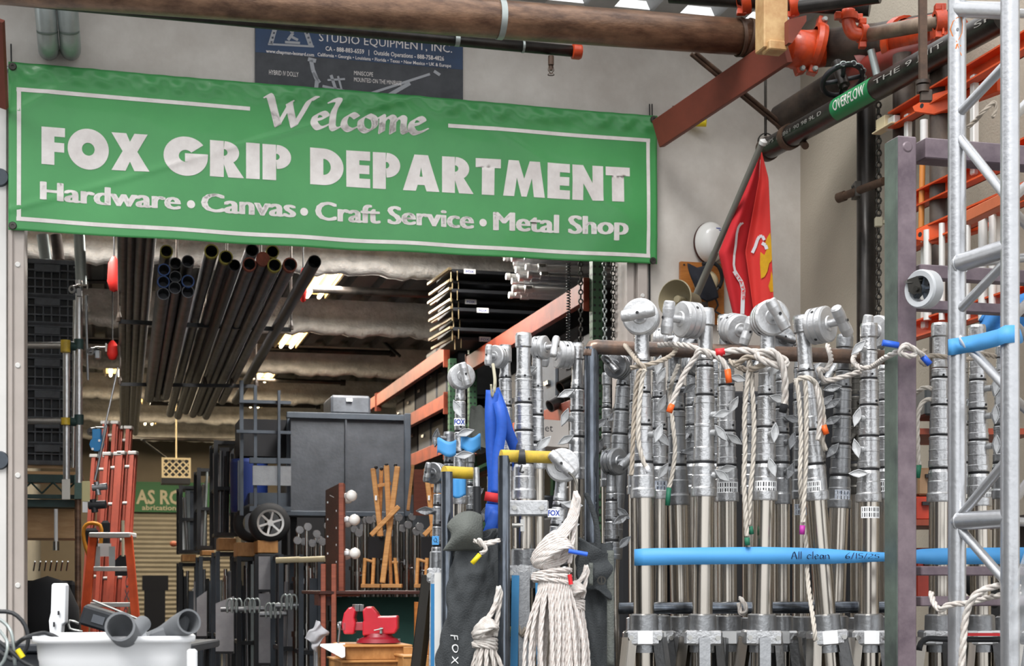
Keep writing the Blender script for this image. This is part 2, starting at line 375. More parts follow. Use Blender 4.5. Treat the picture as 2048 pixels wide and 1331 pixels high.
def write(mb, s, o, ux, uy, h, width=None, off=0.0, shear=0, lift=.0015):
    """flat printed text: o = lower-left corner, ux/uy unit vectors, h = cap height"""
    vs, fs = text_mesh(s, 1, off, shear, 2)
    if not vs: return
    ys = [v.y for v in vs]; xs = [v.x for v in vs]; k = h/.73; kx = k if width is None else width/(max(xs)-min(xs)); x0 = min(xs)
    o = V(o); ux = V(ux).normalized(); uy = V(uy).normalized(); n = ux.cross(uy)*lift
    mb.add([o+n+ux*(v.x-x0)*kx+uy*v.y*k for v in vs], fs)
# ================= building shell =================
sL = sv(WP(50, 800))[0]; sR = sv(WP(1252, 600))[0]; sC = 4.705; ZT = 3.36; ROOF = 4.8; CE = 4.35; VB = 22.0
def bb(m, s0, s1, v0, v1, z0, z1): return m.bbox(S((s0+s1)/2, (v0+v1)/2, (z0+z1)/2), (s1-s0, v1-v0, z1-z0))
m = MB(); bb(m, -3, sL-.06, 0, .25, 0, ROOF); bb(m, sR+.12, sC+.25, 0, .25, 0, ROOF); bb(m, sL-.06, sR+.12, 0, .25, ZT, ROOF)
struct('wall_front', m, M['wall'])
m = MB(); bb(m, sC, sC+.2, -5.6, 0, 0, ROOF); struct('wall_right', m, M['beige'])
m = MB(); bb(m, -3, -.9, .25, .4, 0, CE); bb(m, -.95, -.75, .3, VB, 0, CE); struct('wall_left', m, M['conc'])
m = MB(); bb(m, 7.5, 7.7, .3, VB, 0, CE); bb(m, sC+.2, 7.5, .25, .4, 0, CE); struct('wall_inner_right', m, mat('dark storage wall', '#3f3e3c', .85, var=.3, scale=3))
m = MB(); bb(m, -.95, 7.7, VB, VB+.2, 0, CE); struct('wall_back', m, mat('warm back wall', '#756d60', .8, var=.15, scale=1.5))
m = MB(); m.box((-6.5, -2, 2.4), (.3, 16, 4.8)); struct('wall_added_dark', m, mat('dark reflection wall', '#35373a', .8, var=.2, scale=1))  # unseen wall added so the metal tubes reflect a dark band
m = MB(); bb(m, -1, 7.7, 0, VB+.2, -.1, 0); struct('floor', m, M['floor'])
m = MB(); m.box((0, 1.0, -.06), (30, 24, .1)); 
for v in m.v:
    q = sv(v)
    if q[1] > -.0: pass
struct('floor_apron', m, M['apron']).location.z = -.112
# corrugated decks
def deck(s0, s1, v0, v1, z, per=.3, dep=.07):
    m = MB(); n = int((s1-s0)/per)+1
    P = []
    for i in range(n):
        a = s0+i*per; P += [(a, 0), (a+per*.4, 0), (a+per*.5, dep), (a+per*.9, dep)]
    P.append((s0+n*per, 0))
    for (a, b), (c, d) in zip(P[:-1], P[1:]):
        m.add([S(a, v0, z+b), S(c, v0, z+d), S(c, v1, z+d), S(a, v1, z+b)], [(0, 3, 2, 1)])
    return m
m = deck(-1, 7.7, .25, VB+.2, CE); bb(m, -1, 7.8, .2, VB+.2, CE+.09, CE+.12)
struct('ceiling', m, M['deck'])
m = deck(-3, sC+.2, -.8, 0, ROOF-.02, .42, .09); bb(m, -3, sC+.2, -.8, .1, ROOF+.09, ROOF+.12); struct('roof', m, mat('white steel soffit', '#bfc1c2', .5, .2, var=.25, scale=4))
# fireproofed beams across the shop
k = 0
for vv in (1.2, 4.45, 7.7, 10.95, 14.2, 17.45, 20.7):
    m = MB()
    def bf(a, b, vv=vv):
        s = lerp(-.75, 7.5, a); nz = math.sin(s*17+vv)*.012+math.sin(s*41)*.008+math.sin(s*7.3+1)*.012
        pr = [(-.12, CE), (-.13, 4.28), (-.06, 4.24), (-.05, 4.12), (-.13, 4.07), (-.13, 4.01), (0, 3.99), (.13, 4.01), (.13, 4.07), (.05, 4.12), (.06, 4.25), (.12, CE)]
        q = pr[min(int(b*11+.5), 11)]; return S(s, vv+q[0]*(1+nz*4), q[1]+(nz if q[1] < CE else 0))
    m.grid(bf, 120, 11); struct('beam_%d' % (k+1), m, M['fluff']); k += 1
# jambs and trim
m = MB(); bb(m, sL-.085, sL, -.05, .27, 0, ZT+.1); bb(m, sL-.075, sL-.06, -.065, -.05, 0, ZT+.1)
j = struct('trim_1', m, M['jamb'], .004)
m = MB()
for z in (3.05, 2.5, 1.9, 1.3): m.lathe([(0, .006), (.012, .006), (.016, 0)], S(sL-.035, -.05, z), -VV, 12)
m.build('bolt_head', M['jambw'], j)
m = MB(); bb(m, sL-.2, sL-.095, -.03, .02, 0, ZT+.6); struct('trim_2', m, M['jambw'], .003)
m = MB(); bb(m, sR, sR+.045, -.02, .27, 0, ZT+.1); bb(m, sR+.06, sR+.12, -.05, .27, 0, ZT+.1); bb(m, sR+.045, sR+.06, .0, .2, 0, ZT+.1); j = struct('trim_3', m, M['jamb'], .003)
m = MB()
for z in (3.05, 2.75, 2.4): m.lathe([(0, .006), (.01, .006), (.014, 0)], S(sR+.09, -.05, z), -VV, 12)
m.build('bolt_head', M['jambw'], j)
m = MB(); bb(m, sR+.145, sR+.152, -.012, 0, 0, ZT); struct('trim_4', m, M['black'])
m = MB()
for px, py in ((2, 355), (-3, 920), (3, 925)): m.lathe([(0, .012), (.03, .012), (.036, 0)], WP(px, py, -.0), -VV, 18)
one('wall_plug', m, M['greenedge'], 'dark round cap on the white wall strip by the left edge of the opening', 'cap') if False else None
for i, py in enumerate((355, 920)):
    m = MB(); m.lathe([(0, .02), (.045, .02), (.052, 0)], WP(-1, py, -.031), -VV, 20)
    one('round_wall_cap', m, M['bluegrey'], 'dark round cap on the white frame %s' % ('beside the lower half of the green banner' if i == 0 else 'well below the green banner'), 'cap', 'round caps on the white frame')
# roller door and room sign at the far end
def D(px, py, v): return WP(px, py, v)
m = MB(); a = D(262, 1024, VB-.1); b = D(470, 1024, VB-.1); s0 = sv(a)[0]; s1 = sv(b)[0]
z = a.z
while z > 0.05:
    q = max(z-.09, 0); m.add([S(s0, VB-.1, z), S(s1, VB-.1, z), S(s1, VB-.13, (z+q)/2), S(s0, VB-.13, (z+q)/2), S(s1, VB-.1, q), S(s0, VB-.1, q)], [(0, 3, 2, 1), (3, 5, 4, 2)]); z = q
struct('door_1', m, M['rollup'])
a = D(240, 962, VB-.2); c = D(362, 1024, VB-.2); m = MB(); sA = sv(a)[0]; sB = sA+2.6
bb(m, sA, sB, VB-.2, VB-.14, c.z, a.z)
sg = one('room_sign', m, M['signg'], 'green room sign reading AS RO and abrication above the far roller door', 'sign')
m = MB(); write(m, 'AS RO', S(sv(D(272, 1006, VB-.2))[0], VB-.21, D(272, 1006, VB-.2).z), U, Z, .27, 1.0*(sv(D(362, 1006, VB-.2))[0]-sv(D(270, 1006, VB-.2))[0]), .03)
write(m, 'abrication', S(sv(D(284, 1018, VB-.2))[0], VB-.21, D(284, 1019, VB-.2).z), U, Z, .10, (sv(D(352, 1006, VB-.2))[0]-sv(D(284, 1006, VB-.2))[0]), .015)
m.build('lettering', M['signt'], sg)

# ================= banner =================
BV = -.07
TL, TR, BL, BR = WP(17, 124, BV), WP(1314, 232, BV), WP(17, 460, BV), WP(1314, 528, BV)
def ban(a, b, lift=0):
    p = lerp(TL, TR, a).lerp(lerp(BL, BR, a), b)
    x = a*3.8
    d = .006*math.sin(x*5+b*2.2+math.sin(x*2.1))*(.4+.6*b)+.005*math.sin(x*3.1-b*6.5+1)+.003*math.sin(x*11+b*9)*b
    e = math.exp(-((b-.06)/.055)**2); d += e*(.006*math.sin(x*26+2.5*math.sin(x*7)+b*30)+.004*math.sin(x*47-b*45))
    if b < .12: d += .008*math.sin(b/.12*PI)
    d += .006*math.exp(-((x+b*2.6-2.3)/.05)**2)+.005*math.exp(-((x+b*1.4-.45)/.035)**2)+.004*math.exp(-((x-b*1.6-2.5)/.05)**2)
    return p-VV*(d+lift)+Z*(-.008*math.sin(a*PI)*b+.002*math.sin(x*9)*b)
bt = thing('welcome_banner', 'long green vinyl banner reading Welcome FOX GRIP DEPARTMENT hung over the doorway', 'banner', tuple(lerp(BL, BR, .5)))
m = MB(); m.grid(lambda a, b: ban(a, b), 260, 70); cloth = m.build('cloth', M['green'], bt, solid=.002)
def bsz(s, z):
    a = (s-sv(TL)[0])/(sv(TR)[0]-sv(TL)[0]); t = lerp(TL.z, TR.z, a); b_ = lerp(BL.z, BR.z, a); return a, (t-z)/(t-b_)
def bpt(s, z, lift=.0035):
    a, b = bsz(s, z); return ban(a, b, lift)
def pz(px, py): # pixel -> (s,z) on the banner plane
    p = WP(px, py, BV); return sv(p)[0], p.z
def bword(mb, vf, px0, py0, px1, py1, hpx, refh):
    (s0, z0), (s1, z1) = pz(px0, py0), pz(px1, py1); zt = pz(px0, py0-hpx)[1]; h = zt-z0
    vs = fit(vf[0], 0, 1, 0, 1, refh)
    vs, fs = subdiv([V((v.x*(s1-s0), v.y*h, 0)) for v in vs], vf[1], .03)
    mb.add([bpt(s0+v.x, lerp(z0, z1, v.x/(s1-s0))+v.y) for v in vs], fs, True)
m = MB()
bword(m, block('FOX'), 83, 328, 299, 343, 75, (0, 1)); bword(m, block('GRIP'), 327, 345, 582, 362, 72, (0, 1)); bword(m, block('DEPARTMENT'), 620, 367, 1259, 405, 73, (0, 1))
def tw(s, off=0):
    vs = []; fs = []; v0, f0 = text_mesh(s, 1, off, 0, 3)
    for dx, dy in ((-.045, 0), (-.024, .010), (0, -.006), (0, .010), (.024, .010), (.045, 0)):
        b = len(vs); vs += [V((v.x+dx, v.y+dy, 0)) for v in v0]; fs += [tuple(b+i for i in f) for f in f0]
    return vs, fs
for s, a, b, c, d in (('Hardware', 80, 399, 362, 418), ('Canvas', 402, 420, 592, 433), ('Craft Service', 630, 437, 948, 455), ('Metal Shop', 986, 458, 1256, 470)):
    bword(m, tw(s), a, b, c, d, 38, (0, .73))
for px, py in ((382, 407), (608, 422), (966, 443)):
    s0, z0 = pz(px, py); vs = [(0, 0)]+arc(0, 0, .0225, 0, 360, 16)
    put(m, ([V((a, b, 0)) for a, b in vs], [(0, i, i+1) for i in range(1, 17)]), lambda x, y: bpt(s0+x, z0+y))
Wl = [(0, [(0, 1.85), (.2, 1.72), (.55, .05)]), (0, [(.55, .05), (1.2, 1.55)]), (0, [(1.12, 1.5), (1.22, .75), (1.35, .05)]), (0, [(1.35, .05), (1.75, .9), (2.15, 1.75), (2.45, 1.85)]),
      (2.25, [(.15, .5), (.7, .75), (.55, 1.0), (.2, .8), (.1, .35), (.35, .02), (.8, .25)]), (3.05, [(.15, 1.75), (.4, 1.85), (.55, 1.75), (.3, 1.1), (.22, .25), (.35, .02), (.65, .2)]),
      (3.75, [(.75, .85), (.5, 1.0), (.2, .75), (.12, .3), (.4, .02), (.8, .25)]), (4.6, [(.5, 1.0), (.15, .7), (.15, .2), (.45, .0), (.8, .3), (.8, .8), (.5, 1.0)]),
      (5.6, [(0, .85), (.22, 1.0), (.22, .6), (.18, 0)]), (5.6, [(.22, .6), (.55, .98), (.78, .9), (.76, .5), (.74, 0)]), (5.6, [(.78, .6), (1.1, .98), (1.32, .9), (1.3, .4), (1.36, .05), (1.6, .15)]),
      (7.2, [(.15, .5), (.7, .75), (.55, 1.0), (.2, .8), (.1, .35), (.35, .02), (.85, .25)])]
bword(m, nib([[(x+a, b) for a, b in st] for x, st in Wl], .41, 38), 526, 250, 858, 268, 58, (0, 1.85))
m.build('lettering', M['vwhite'], cloth)
m = MB()
def bar(px0, py0, px1, py1, w=.022):
    (s0, z0), (s1, z1) = pz(px0, py0), pz(px1, py1); L = math.hypot(s1-s0, z1-z0); nx, nz = -(z1-z0)/L*w/2, (s1-s0)/L*w/2
    vs, fs = subdiv([V((s0+nx, z0+nz, 0)), V((s1+nx, z1+nz, 0)), V((s1-nx, z1-nz, 0)), V((s0-nx, z0-nz, 0))], [(0, 1, 2, 3)], .05)
    m.add([bpt(v.x, v.y) for v in vs], fs, True)
bar(33, 179, 500, 217); bar(896, 251, 1300, 281); bar(38, 179, 38, 441); bar(33, 438, 1300, 512); bar(1296, 281, 1296, 512)
m.build('border', M['vwhite'], cloth)
for a, b in ((.006, .975), (.993, .98), (.006, .03), (.993, .03)):
    m = MB(); m.lathe([(.008, 0), (.008, .006), (.018, .006), (.022, 0)], ban(a, b, .004), -VV, 16); m.lathe([(0, .001), (.009, .001)], ban(a, b, .004), -VV, 12); m.build('grommet', M['darksteel'], cloth)
a = ban(-.002, .035)-Z*0; b = WP(1338, 246, BV+.045)
m = MB(); m.cyl(WP(12, 138, BV+.045), b, .018, 14); pole = one('banner_pole', m, M['galv'], 'grey metal pole through the top hem of the green banner', 'pole')
for px, py in ((22, 88), (1299, 208), (1304, 208)):
    m = MB(); m.tube([WP(px, py, -.02), WP(px+1, py+50, -.04)], .004, 6); one('banner_hanger', m, M['black'], 'thin black wire hanger above the %s end of the green banner' % ('left' if px < 100 else 'right'), 'hanger', 'wire hangers above the %s end of the banner' % ('left' if px < 100 else 'right'))
m = MB(); m.cyl(WP(1375, 245, -.03), WP(1413, 246, -.08), .022, 14); one('pipe_stub', m, M['tyellow'], 'bright yellow pipe stub poking out behind the rust red brace', 'pipe')
m = MB(); m.cyl(WP(1347, 212, -.03), WP(1347, 245, -.03), .007, 8); one('bolt', m, M['black'], 'short black bolt standing above the rust red brace by the banner corner', 'bolt')

# ================= equipment poster =================
PV = -.012
a = WP(510, 20, PV); s0 = sv(a)[0]; s1 = sv(WP(926, 60, PV))[0]; zt = a.z+.05; zb = WP(510, 225, PV).z; zm = WP(511, 104, PV).z
m = MB(); bb(m, s0, s1, PV, -.002, zb, zt); po = one('equipment_poster', m, M['poster2'], 'dark blue studio equipment poster on the white wall above the green banner', 'poster')
m = MB(); bb(m, s0+.002, s1-.002, PV-.001, PV, zm-.0, zt-.002); m.build('blue_panel', M['poster1'], po)
m = MB()
def pw(s, x0, y0, x1, h, off=.012, mb=None):
    p = WP(x0, y0, PV-.002); q = WP(x1, y0, PV-.002); hh = h*p.y/F
    write(mb or m, s, p, U, Z, hh, sv(q)[0]-sv(p)[0], off)
pw('STUDIO EQUIPMENT, INC.', 638, 82, 904, 17, 0); pw('CA - 888-883-6559   |   Outside Operations - 888-758-4826', 651, 101, 888, 9, .02)
pw('www.chapman-leonard.com', 532, 105, 628, 7, .02); pw('California \u2022 Georgia \u2022 Louisiana \u2022 Florida \u2022 Texas \u2022 New Mexico \u2022 UK & Europe', 635, 112, 902, 7, .015)
pw('HYBRID IV DOLLY', 538, 149, 597, 10, .0); pw('MINISCOPE', 708, 150, 746, 9, .0); pw('MOUNTED ON THE MINIBASE', 708, 163, 803, 9, .0)
m.build('lettering', M['vwhite'], po)
m = MB()
def pp(px, py): return WP(px, py, PV-.003)
def pst(P, w): # printed stroke
    for (a, b), (c, d) in zip(P[:-1], P[1:]):
        L = math.hypot(c-a, d-b); nx, ny = -(d-b)/L*w/2, (c-a)/L*w/2; m.add([pp(a+nx, b+ny), pp(c+nx, c*0+d+ny), pp(c-nx, d-ny), pp(a-nx, b-ny)], [(0, 1, 2, 3)])
pst([(541, 88), (552, 50)], 9); pst([(622, 92), (608, 50)], 9); pst([(536, 88), (628, 93)], 4)
for t in range(5):
    pass
pst([(570, 84), (600, 86)], 5); pst([(576, 80), (586, 66), (578, 56), (586, 50)], 6); pst([(584, 74), (596, 80)], 5); pst([(570, 56), (590, 58)], 4)
for P, w in (([(622, 120), (626, 140), (634, 160), (632, 180)], 8), ([(616, 118), (632, 122)], 8), ([(626, 145), (640, 165)], 5), ([(662, 150), (672, 180)], 6), ([(655, 160), (690, 158)], 4), ([(676, 152), (684, 182)], 4), ([(700, 200), (860, 148)], 5), ([(775, 192), (820, 166)], 8), ([(868, 142), (880, 150)], 6), ([(645, 172), (690, 182)], 5)): pst(P, w)
m.build('printed_pictures', mat('printed grey', '#a3a6ac', .6), po)
m = MB()
for t in range(4):
    y = 57+t*9; x = 550.5-t*2.6; x2 = 611+t*3; pst([(x-2, y), (x+2, y)], 4); pst([(x2-2, y), (x2+2, y+.5)], 4)
m.build('sprocket_holes', M['poster1'], po)

# ================= overhead pipes =================
def pipe(name, P, r, mt, label, cat='pipe', n=20, group=None, sm=0):
    m = MB(); m.tube(spline(P, sm) if sm else P, r, n); return one(name, m, mt, label, cat, group)
def ring(mb, c, ax, r, w, t=.012, n=20): mb.lathe([(r, -w/2), (r+t, -w/2), (r+t, w/2), (r, w/2)], c, ax, n)
pa = WP(-300, -54, -1.0); pb = WP(1512, 76, -1.0)
mp = pipe('sprinkler_main', [pa, pb], .097, M['brown'], 'thick rusty brown main pipe running along under the roof', n=32)
m = MB(); c = WP(1001, 39, -1.0); ring(m, c, U, .097, .032, .005, 32); m.build('strap_band', M['galv'], mp)
m = MB(); m.tube([c-U*.012+Z*.11, c-U*.012+Z*.6], .008, 8); m.build('hanger_rod', M['galv'], mp)
m = MB(); c = WP(1478, 74, -1.0); ring(m, c, (U+Z*.12), .099, .02, .006, 32); ring(m, c+U*.05, (U-Z*.12), .099, .018, .006, 32); m.build('rusty_clamp', M['brownrust'], mp)
q0 = WP(-300, -31, -.62); q1 = WP(1152, 103, -.62)
bp = pipe('branch_pipe', [q0, q1], .031, M['blackpipe'], 'glossy black branch pipe ending in an orange cap under the brown main', n=20)
m = MB(); m.lathe([(0, .03), (.038, .03), (.043, .02), (.043, -.02), (.031, -.025)], q1, q1-q0, 20); m.build('end_cap', M['orange'], bp)
m = MB(); c = WP(1102, 112, -.62); m.cyl(c, c-Z*.05, .016, 12); m.cyl(c-Z*.05, c-Z*.08, .010, 10); m.lathe([(.017, 0), (.02, -.005)], c-Z*.1, Z, 12); m.tube([c-Z*.05+U*.01, c-Z*.08+U*.016, c-Z*.1], .003, 6); m.tube([c-Z*.05-U*.01, c-Z*.08-U*.016, c-Z*.1], .003, 6); m.build('sprinkler_head', M['brownrust'], bp)
m = MB(); ring(m, WP(914, 80, -.62), U, .031, .025, .004); ring(m, WP(1046, 93, -.62), U, .031, .012, .004); m.build('hanger_loop', M['galv'], bp)
for i, px in enumerate((95, 139)):
    t = thing('conduit', 'grey conduit stub dropping to the wall, %s of the pair' % ('left' if i == 0 else 'right'), 'conduit', tuple(WP(px, 113, -.12)), 'conduit stubs above the banner')
    P = [WP(px-12+i*2, -70, -.35), WP(px-4, 20, -.30), WP(px+1, 80, -.2), WP(px+2, 96, -.1), WP(px+2, 100, .02)]
    m = MB(); m.tube(spline(P, .04), .056, 20); m.build('tube', M['galv'], t)
    m = MB(); ring(m, WP(px-5, 12, -.31), P[1]-P[0], .052, .012, .004); ring(m, WP(px-1, 62, -.25), P[2]-P[1], .052, .008, .003); m.build('coupling', M['greenedge'], t)
# post, bracket, brace
m = MB(); m.box(W(1543, 35, 8.1), (.135, .12, .36), (U, VV, Z)); m.box(W(1549, 96, 8.06), (.1, .1, .05), (U, VV, Z))
one('roof_post', m, M['postpaint'], 'square post with chipped tan paint hanging from the roof', 'post', bevel=.006)
m = MB(); m.prism([(0, 0), (.1, .03), (.1, .0), (.02, -.12), (0, -.12)], W(1573, 42, 8.0), U, Z, .05); one('angle_bracket', m, M['rust'], 'small red angle bracket beside the tan roof post', 'bracket')
m = MB(); m.beam(W(1316, 268, 9.25), W(1572, 95, 8.25), .165, .04, (0, 1, 0)); one('diagonal_brace', m, M['rust'], 'wide rust red diagonal brace between the banner and roof post', 'brace', bevel=.003)
m = MB(); m.beam(W(-2, 40, 8.0), W(6, 214, 8.4), .05, .03, (0, 1, 0)); one('diagonal_brace', m, M['rust'], 'rust red brace tip at the upper edge beside the banner start', 'brace')
for dx, nm in ((0, 'upper'), (9, 'lower')):
    m = MB(); m.cyl(W(1382+dx, 108-dx*.3, 8.7), W(1600+dx*.9, 288-dx*.5, 9.0), .012, 8); one('tie_rod', m, M['brownrust'], '%s of two dark diagonal rods behind the red brace' % nm, 'rod', 'diagonal rods behind the red brace')
m = MB(); m.cyl(W(1531, 90, 8.9), W(1531, 272, 8.9), .008, 8); ring(m, W(1531, 282, 8.9), (0, 1, .3), .04, .02, .006, 20); one('ring_hanger', m, M['darksteel'], 'thin vertical rod with a ring hanger above the flag', 'hanger')
# big orange coupling and pipes to the corner
A_, B_ = W(1512, 82, 8.3), W(1668, 98, 8.55); C_ = W(1760, 84, 8.25); E_ = W(1905, 60, 7.75)
t = thing('grooved_coupling', 'big glossy orange pipe coupling beside the tan roof post', 'pipe fitting', tuple(W(1600, 130, 8.4)))
c0, c1 = W(1570, 96, 8.35), W(1650, 96, 8.45); m = MB(); m.tube([c0, (c0+c1)/2-Z*.01, c1], [.098, .102, .098], 24); m.build('fitting_body', M['orange'], t)
for px, tl in ((1583, .35), (1634, -.2)):
    c = W(px, 92, 8.4); ax = V((1, .1, tl)); m = MB(); m.lathe([(.098, -.03), (.118, -.025), (.125, 0), (.118, .025), (.098, .03)], c, ax, 24)
    pz_ = frame(ax)
    dn = (Z-ax.normalized()*ax.normalized().z).normalized()
    for s_ in (-1, 1): m.box(c+dn*s_*.135, (.05, .06, .045), (ax.normalized(), ax.normalized().cross(dn), dn))
    r = m.build('clamp_ring', M['orange'], t, .004)
    m = MB()
    for s_ in (-1, 1): m.lathe([(0, .02), (.012, .02), (.016, .01), (.016, 0)], c+dn*s_*.137-VV*.03, -VV, 6)
    m.build('bolt', M['galv'], r)
cp = pipe('corner_pipe', [c1, C_, E_], .1, M['oldpipe'], 'thick dusty dark pipe between the big orange coupling and the corner', n=28)
m = MB(); ring(m, W(1690, 93, 8.5), C_-c1, .1, .035, .004, 28); m.build('strap_band', M['galv'], cp)
m = MB(); m.tube([W(1800, 84, 8.05), W(1900, 68, 7.5)], .105, 24); ring(m, W(1806, 84, 8.02), E_-C_, .115, .05, .015, 24); one('pipe_fitting', m, M['orange'], 'orange pipe fitting at the upper corner behind the rusty rod', 'pipe fitting')
t = thing('small_elbow', 'small bright orange pipe elbow hanging before the dark corner pipe', 'pipe fitting', tuple(W(1712, 70, 7.9)))
m = MB(); m.tube(spline([W(1697, 20, 7.9), W(1697, 45, 7.9), W(1706, 66, 7.9), W(1728, 70, 7.9), W(1738, 69, 7.9)], .01), .034, 16); m.build('elbow_body', M['orange'], t)
m = MB(); c = W(1697, 34, 7.9); ring(m, c, Z, .032, .035, .016, 16); m.box(c-U*.06, (.03, .04, .035)); m.box(c+U*.06, (.03, .04, .035)); m.build('clamp_ring', M['orange'], t, .003)
m = MB(); c = W(1725, 67, 7.9); ring(m, c, U, .032, .035, .016, 16); m.box(c+Z*.06, (.035, .04, .03)); m.box(c-Z*.06, (.035, .04, .03)); m.build('clamp_ring', M['orange'], t, .003)
pipe('drop_pipe', [W(1697, -60, 7.9), W(1697, 22, 7.9)], .03, M['blackpipe'], 'short black pipe dropping into the small orange elbow')
pipe('small_branch_pipe', [W(1738, 69, 7.9), W(1885, 42, 7.3)], .036, M['dustpipe'], 'dusty small pipe running from the orange elbow to the corner')
m = MB(); c = W(1880, 43, 7.3); ring(m, c, V((1, 0, .1)), .036, .05, .018, 16); m.box(c+Z*.065, (.05, .04, .03)); m.box(c-Z*.065, (.05, .04, .03)); m.cyl(c-VV*.03-Z*.07, c-VV*.03+Z*.07, .006, 8); one('pipe_clamp', m, M['orange'], 'orange clamp on the small dusty pipe end near the truss top', 'pipe clamp', bevel=.003)
t = thing('feed_pipe', 'short black pipe with orange clamps at the very top beside the post', 'pipe', tuple(W(1560, 12, 8.2)))
m = MB(); m.cyl(W(1340, -12, 8.6), W(1740, 14, 8.3), .05, 18); m.cyl(W(1600, 14, 7.9), W(1760, -8, 7.7), .035, 16); m.build('tube', M['blackpipe'], t)
for px, py in ((1487, 2), (1583, 8)):
    m = MB(); ring(m, W(px, py, 8.4), V((1, 0, .25)), .05, .05, .022, 18); m.box(W(px-4, py+22, 8.4), (.05, .04, .03)); m.build('clamp_ring', M['orange'], t, .003)
# dark pipe, red elbow and overflow pipe along the right wall
t = thing('drain_pipe', 'dark thick pipe slanting up behind the overflow pipe', 'pipe', tuple(W(1556, 250, 9.0)))
m = MB(); m.cyl(W(1562, 240, 9.0), W(1705, 150, 8.6), .085, 24); m.build('dark_section', M['oldpipe'], t)
m = MB(); m.cyl(W(1700, 150, 8.55), W(1885, 104, 7.5), .08, 24); ring(m, W(1730, 132, 8.35), V((1, -.4, .5)), .09, .05, .02, 24); ring(m, W(1756, 120, 8.4), V((1, -.4, .5)), .09, .04, .02, 24); m.build('red_section', mat('dark red pipe paint', '#7e2a20', .5, var=.4, scale=6), t)
m = MB(); m.cyl(W(1742, 100, 7.9), W(1754, 150, 7.9), .02, 12); one('threaded_rod', m, M['galv'], 'grey threaded rod hanging by the dark red pipe', 'rod')
t = thing('overflow_pipe', 'black pipe with a green OVERFLOW marker along the right wall', 'pipe', tuple(W(1530, 300, 8.8)))
oa, ob_ = W(1532, 300, 8.8), W(2010, 34, 6.7); m = MB(); m.cyl(oa, ob_, .06, 28); opp = m.build('tube', M['blackpipe'], t)
dd = (ob_-oa).normalized(); sd = (dd.cross(V((0, 1, 0)))).normalized(); sd = -sd if sd.z < 0 else sd; nn = -(dd.cross(sd)); nn = nn if nn.y < 0 else -nn
def opt(a, w, r=.0612): # point on pipe surface, a along, w around
    th = w/.06; return oa+dd*a+(nn*math.cos(th)+sd*math.sin(th))*r
Lp = (ob_-oa).length
aa = ((W(1706, 203, 8.05)-oa).dot(dd)); ab = ((W(1785, 160, 7.7)-oa).dot(dd))
m = MB(); m.grid(lambda i, j: opt(lerp(aa, ab, i), lerp(-.085, .085, j), .0615), 4, 14); lb = m.build('green_marker', mat('green marker', '#1b7a47', .5), t)
def wrap(mb, s, a0, a1, h, off=.0, r=.0625, w0=None):
    vs, fs = text_mesh(s, 1, off); vs = fit(vs, a0, a1, -h/2 if w0 is None else w0, h/2 if w0 is None else w0+h, (0, .73)); vs, fs = subdiv(vs, fs, .02)
    mb.add([opt(v.x, v.y, r) for v in vs], fs, True)
m = MB(); wrap(m, 'OVERFLOW', lerp(aa, ab, .1), lerp(aa, ab, .92), .055, .01); m.build('lettering', M['vwhite'], lb)
m = MB(); wrap(m, 'NPS 1 2861 90 98 9L D', aa*.12, aa*.9, .022); wrap(m, 'THE 9 JdIT', ab*1.05, ab*1.55, .025); wrap(m, 'SPRINKLR', ab*1.75, ab*2.3, .025); m.build('pipe_print', mat('chalky print', '#8f8d88', .7), opp)
m = MB(); ring(m, oa+dd*.28, dd, .061, .05, .008, 24); ring(m, oa+dd*.02, dd, .055, .04, .012, 24); m.build('rusty_clamp', M['brownrust'], t)
m = MB(); m.cyl(W(1590, 262, 8.6), W(1611, 292, 8.4), .02, 10); one('rod_end', m, M['brownrust'], 'stubby rusty rod end poking below the overflow pipe', 'rod')
t = thing('chain_valve', 'black chain-driven valve wheel hanging before the corner pipes', 'valve', tuple(W(1680, 175, 8.0)))
c = W(1685, 160, 8.0); ax = V((.15, -.45, -.85)).normalized(); x_, y_, _ = frame(ax)
m = MB(); m.tube([c+(x_*math.cos(a)+y_*math.sin(a))*.105 for a in [2*PI*i/28 for i in range(28)]], .014, 8, closed=True); 
for k in range(4): a = k*PI/2+.4; m.tube([c, c+(x_*math.cos(a)+y_*math.sin(a))*.1], .012, 6)
m.build('wheel', M['black'], t)
m = MB(); m.cyl(c-ax*.12, c+ax*.04, .03, 14); m.cyl(c+ax*.04, c+ax*.06, .015, 10); m.build('hub', M['blackpipe'], t)
def chain(mb, P, size=.022, r=.003):
    Q = []; L = 0; P = [V(p) for p in P]; step = size*.72
    for a, b in zip(P[:-1], P[1:]):
        l = (b-a).length; d = (b-a)/l; k = 0
        while L < l: Q.append((a+d*L, d)); L += step
        L -= l
    for i, (p, d) in enumerate(Q):
        x, y, _ = frame(d); x = x if i % 2 else y; h = size/2
        mb.tube([p+d*h*.55*1.4*math.cos(a)+x*h*.6*math.sin(a) for a in [2*PI*k/8 for k in range(8)]], r, 4, closed=True)
m = MB(); chain(m, [c+(x_*math.cos(a)+y_*math.sin(a))*.115 for a in [i*.3 for i in range(9)]], .04, .004); m.build('drive_chain', M['galv'], t)
pipe('standpipe', [W(1732, 195, 8.72), W(1732, 1100, 8.72)], .052, M['blackpipe'], 'tall black standpipe on the beige corner wall', n=20)
m = MB(); chain(m, [W(1757, 210, 8.4), W(1757, 655, 8.4)], .045, .006); one('pull_chain', m, M['darksteel'], 'dark hanging chain beside the tall black standpipe', 'chain')
t = thing('cross_pipe', 'rusty pipe stub clamped crosswise to the black standpipe', 'pipe', tuple(W(1720, 385, 8.5)))
m = MB(); m.cyl(W(1676, 396, 8.6), W(1768, 362, 8.3), .022, 14); m.cyl(W(1676, 396, 8.6), W(1690, 391, 8.56), .028, 14); m.build('tube', M['brownrust'], t)
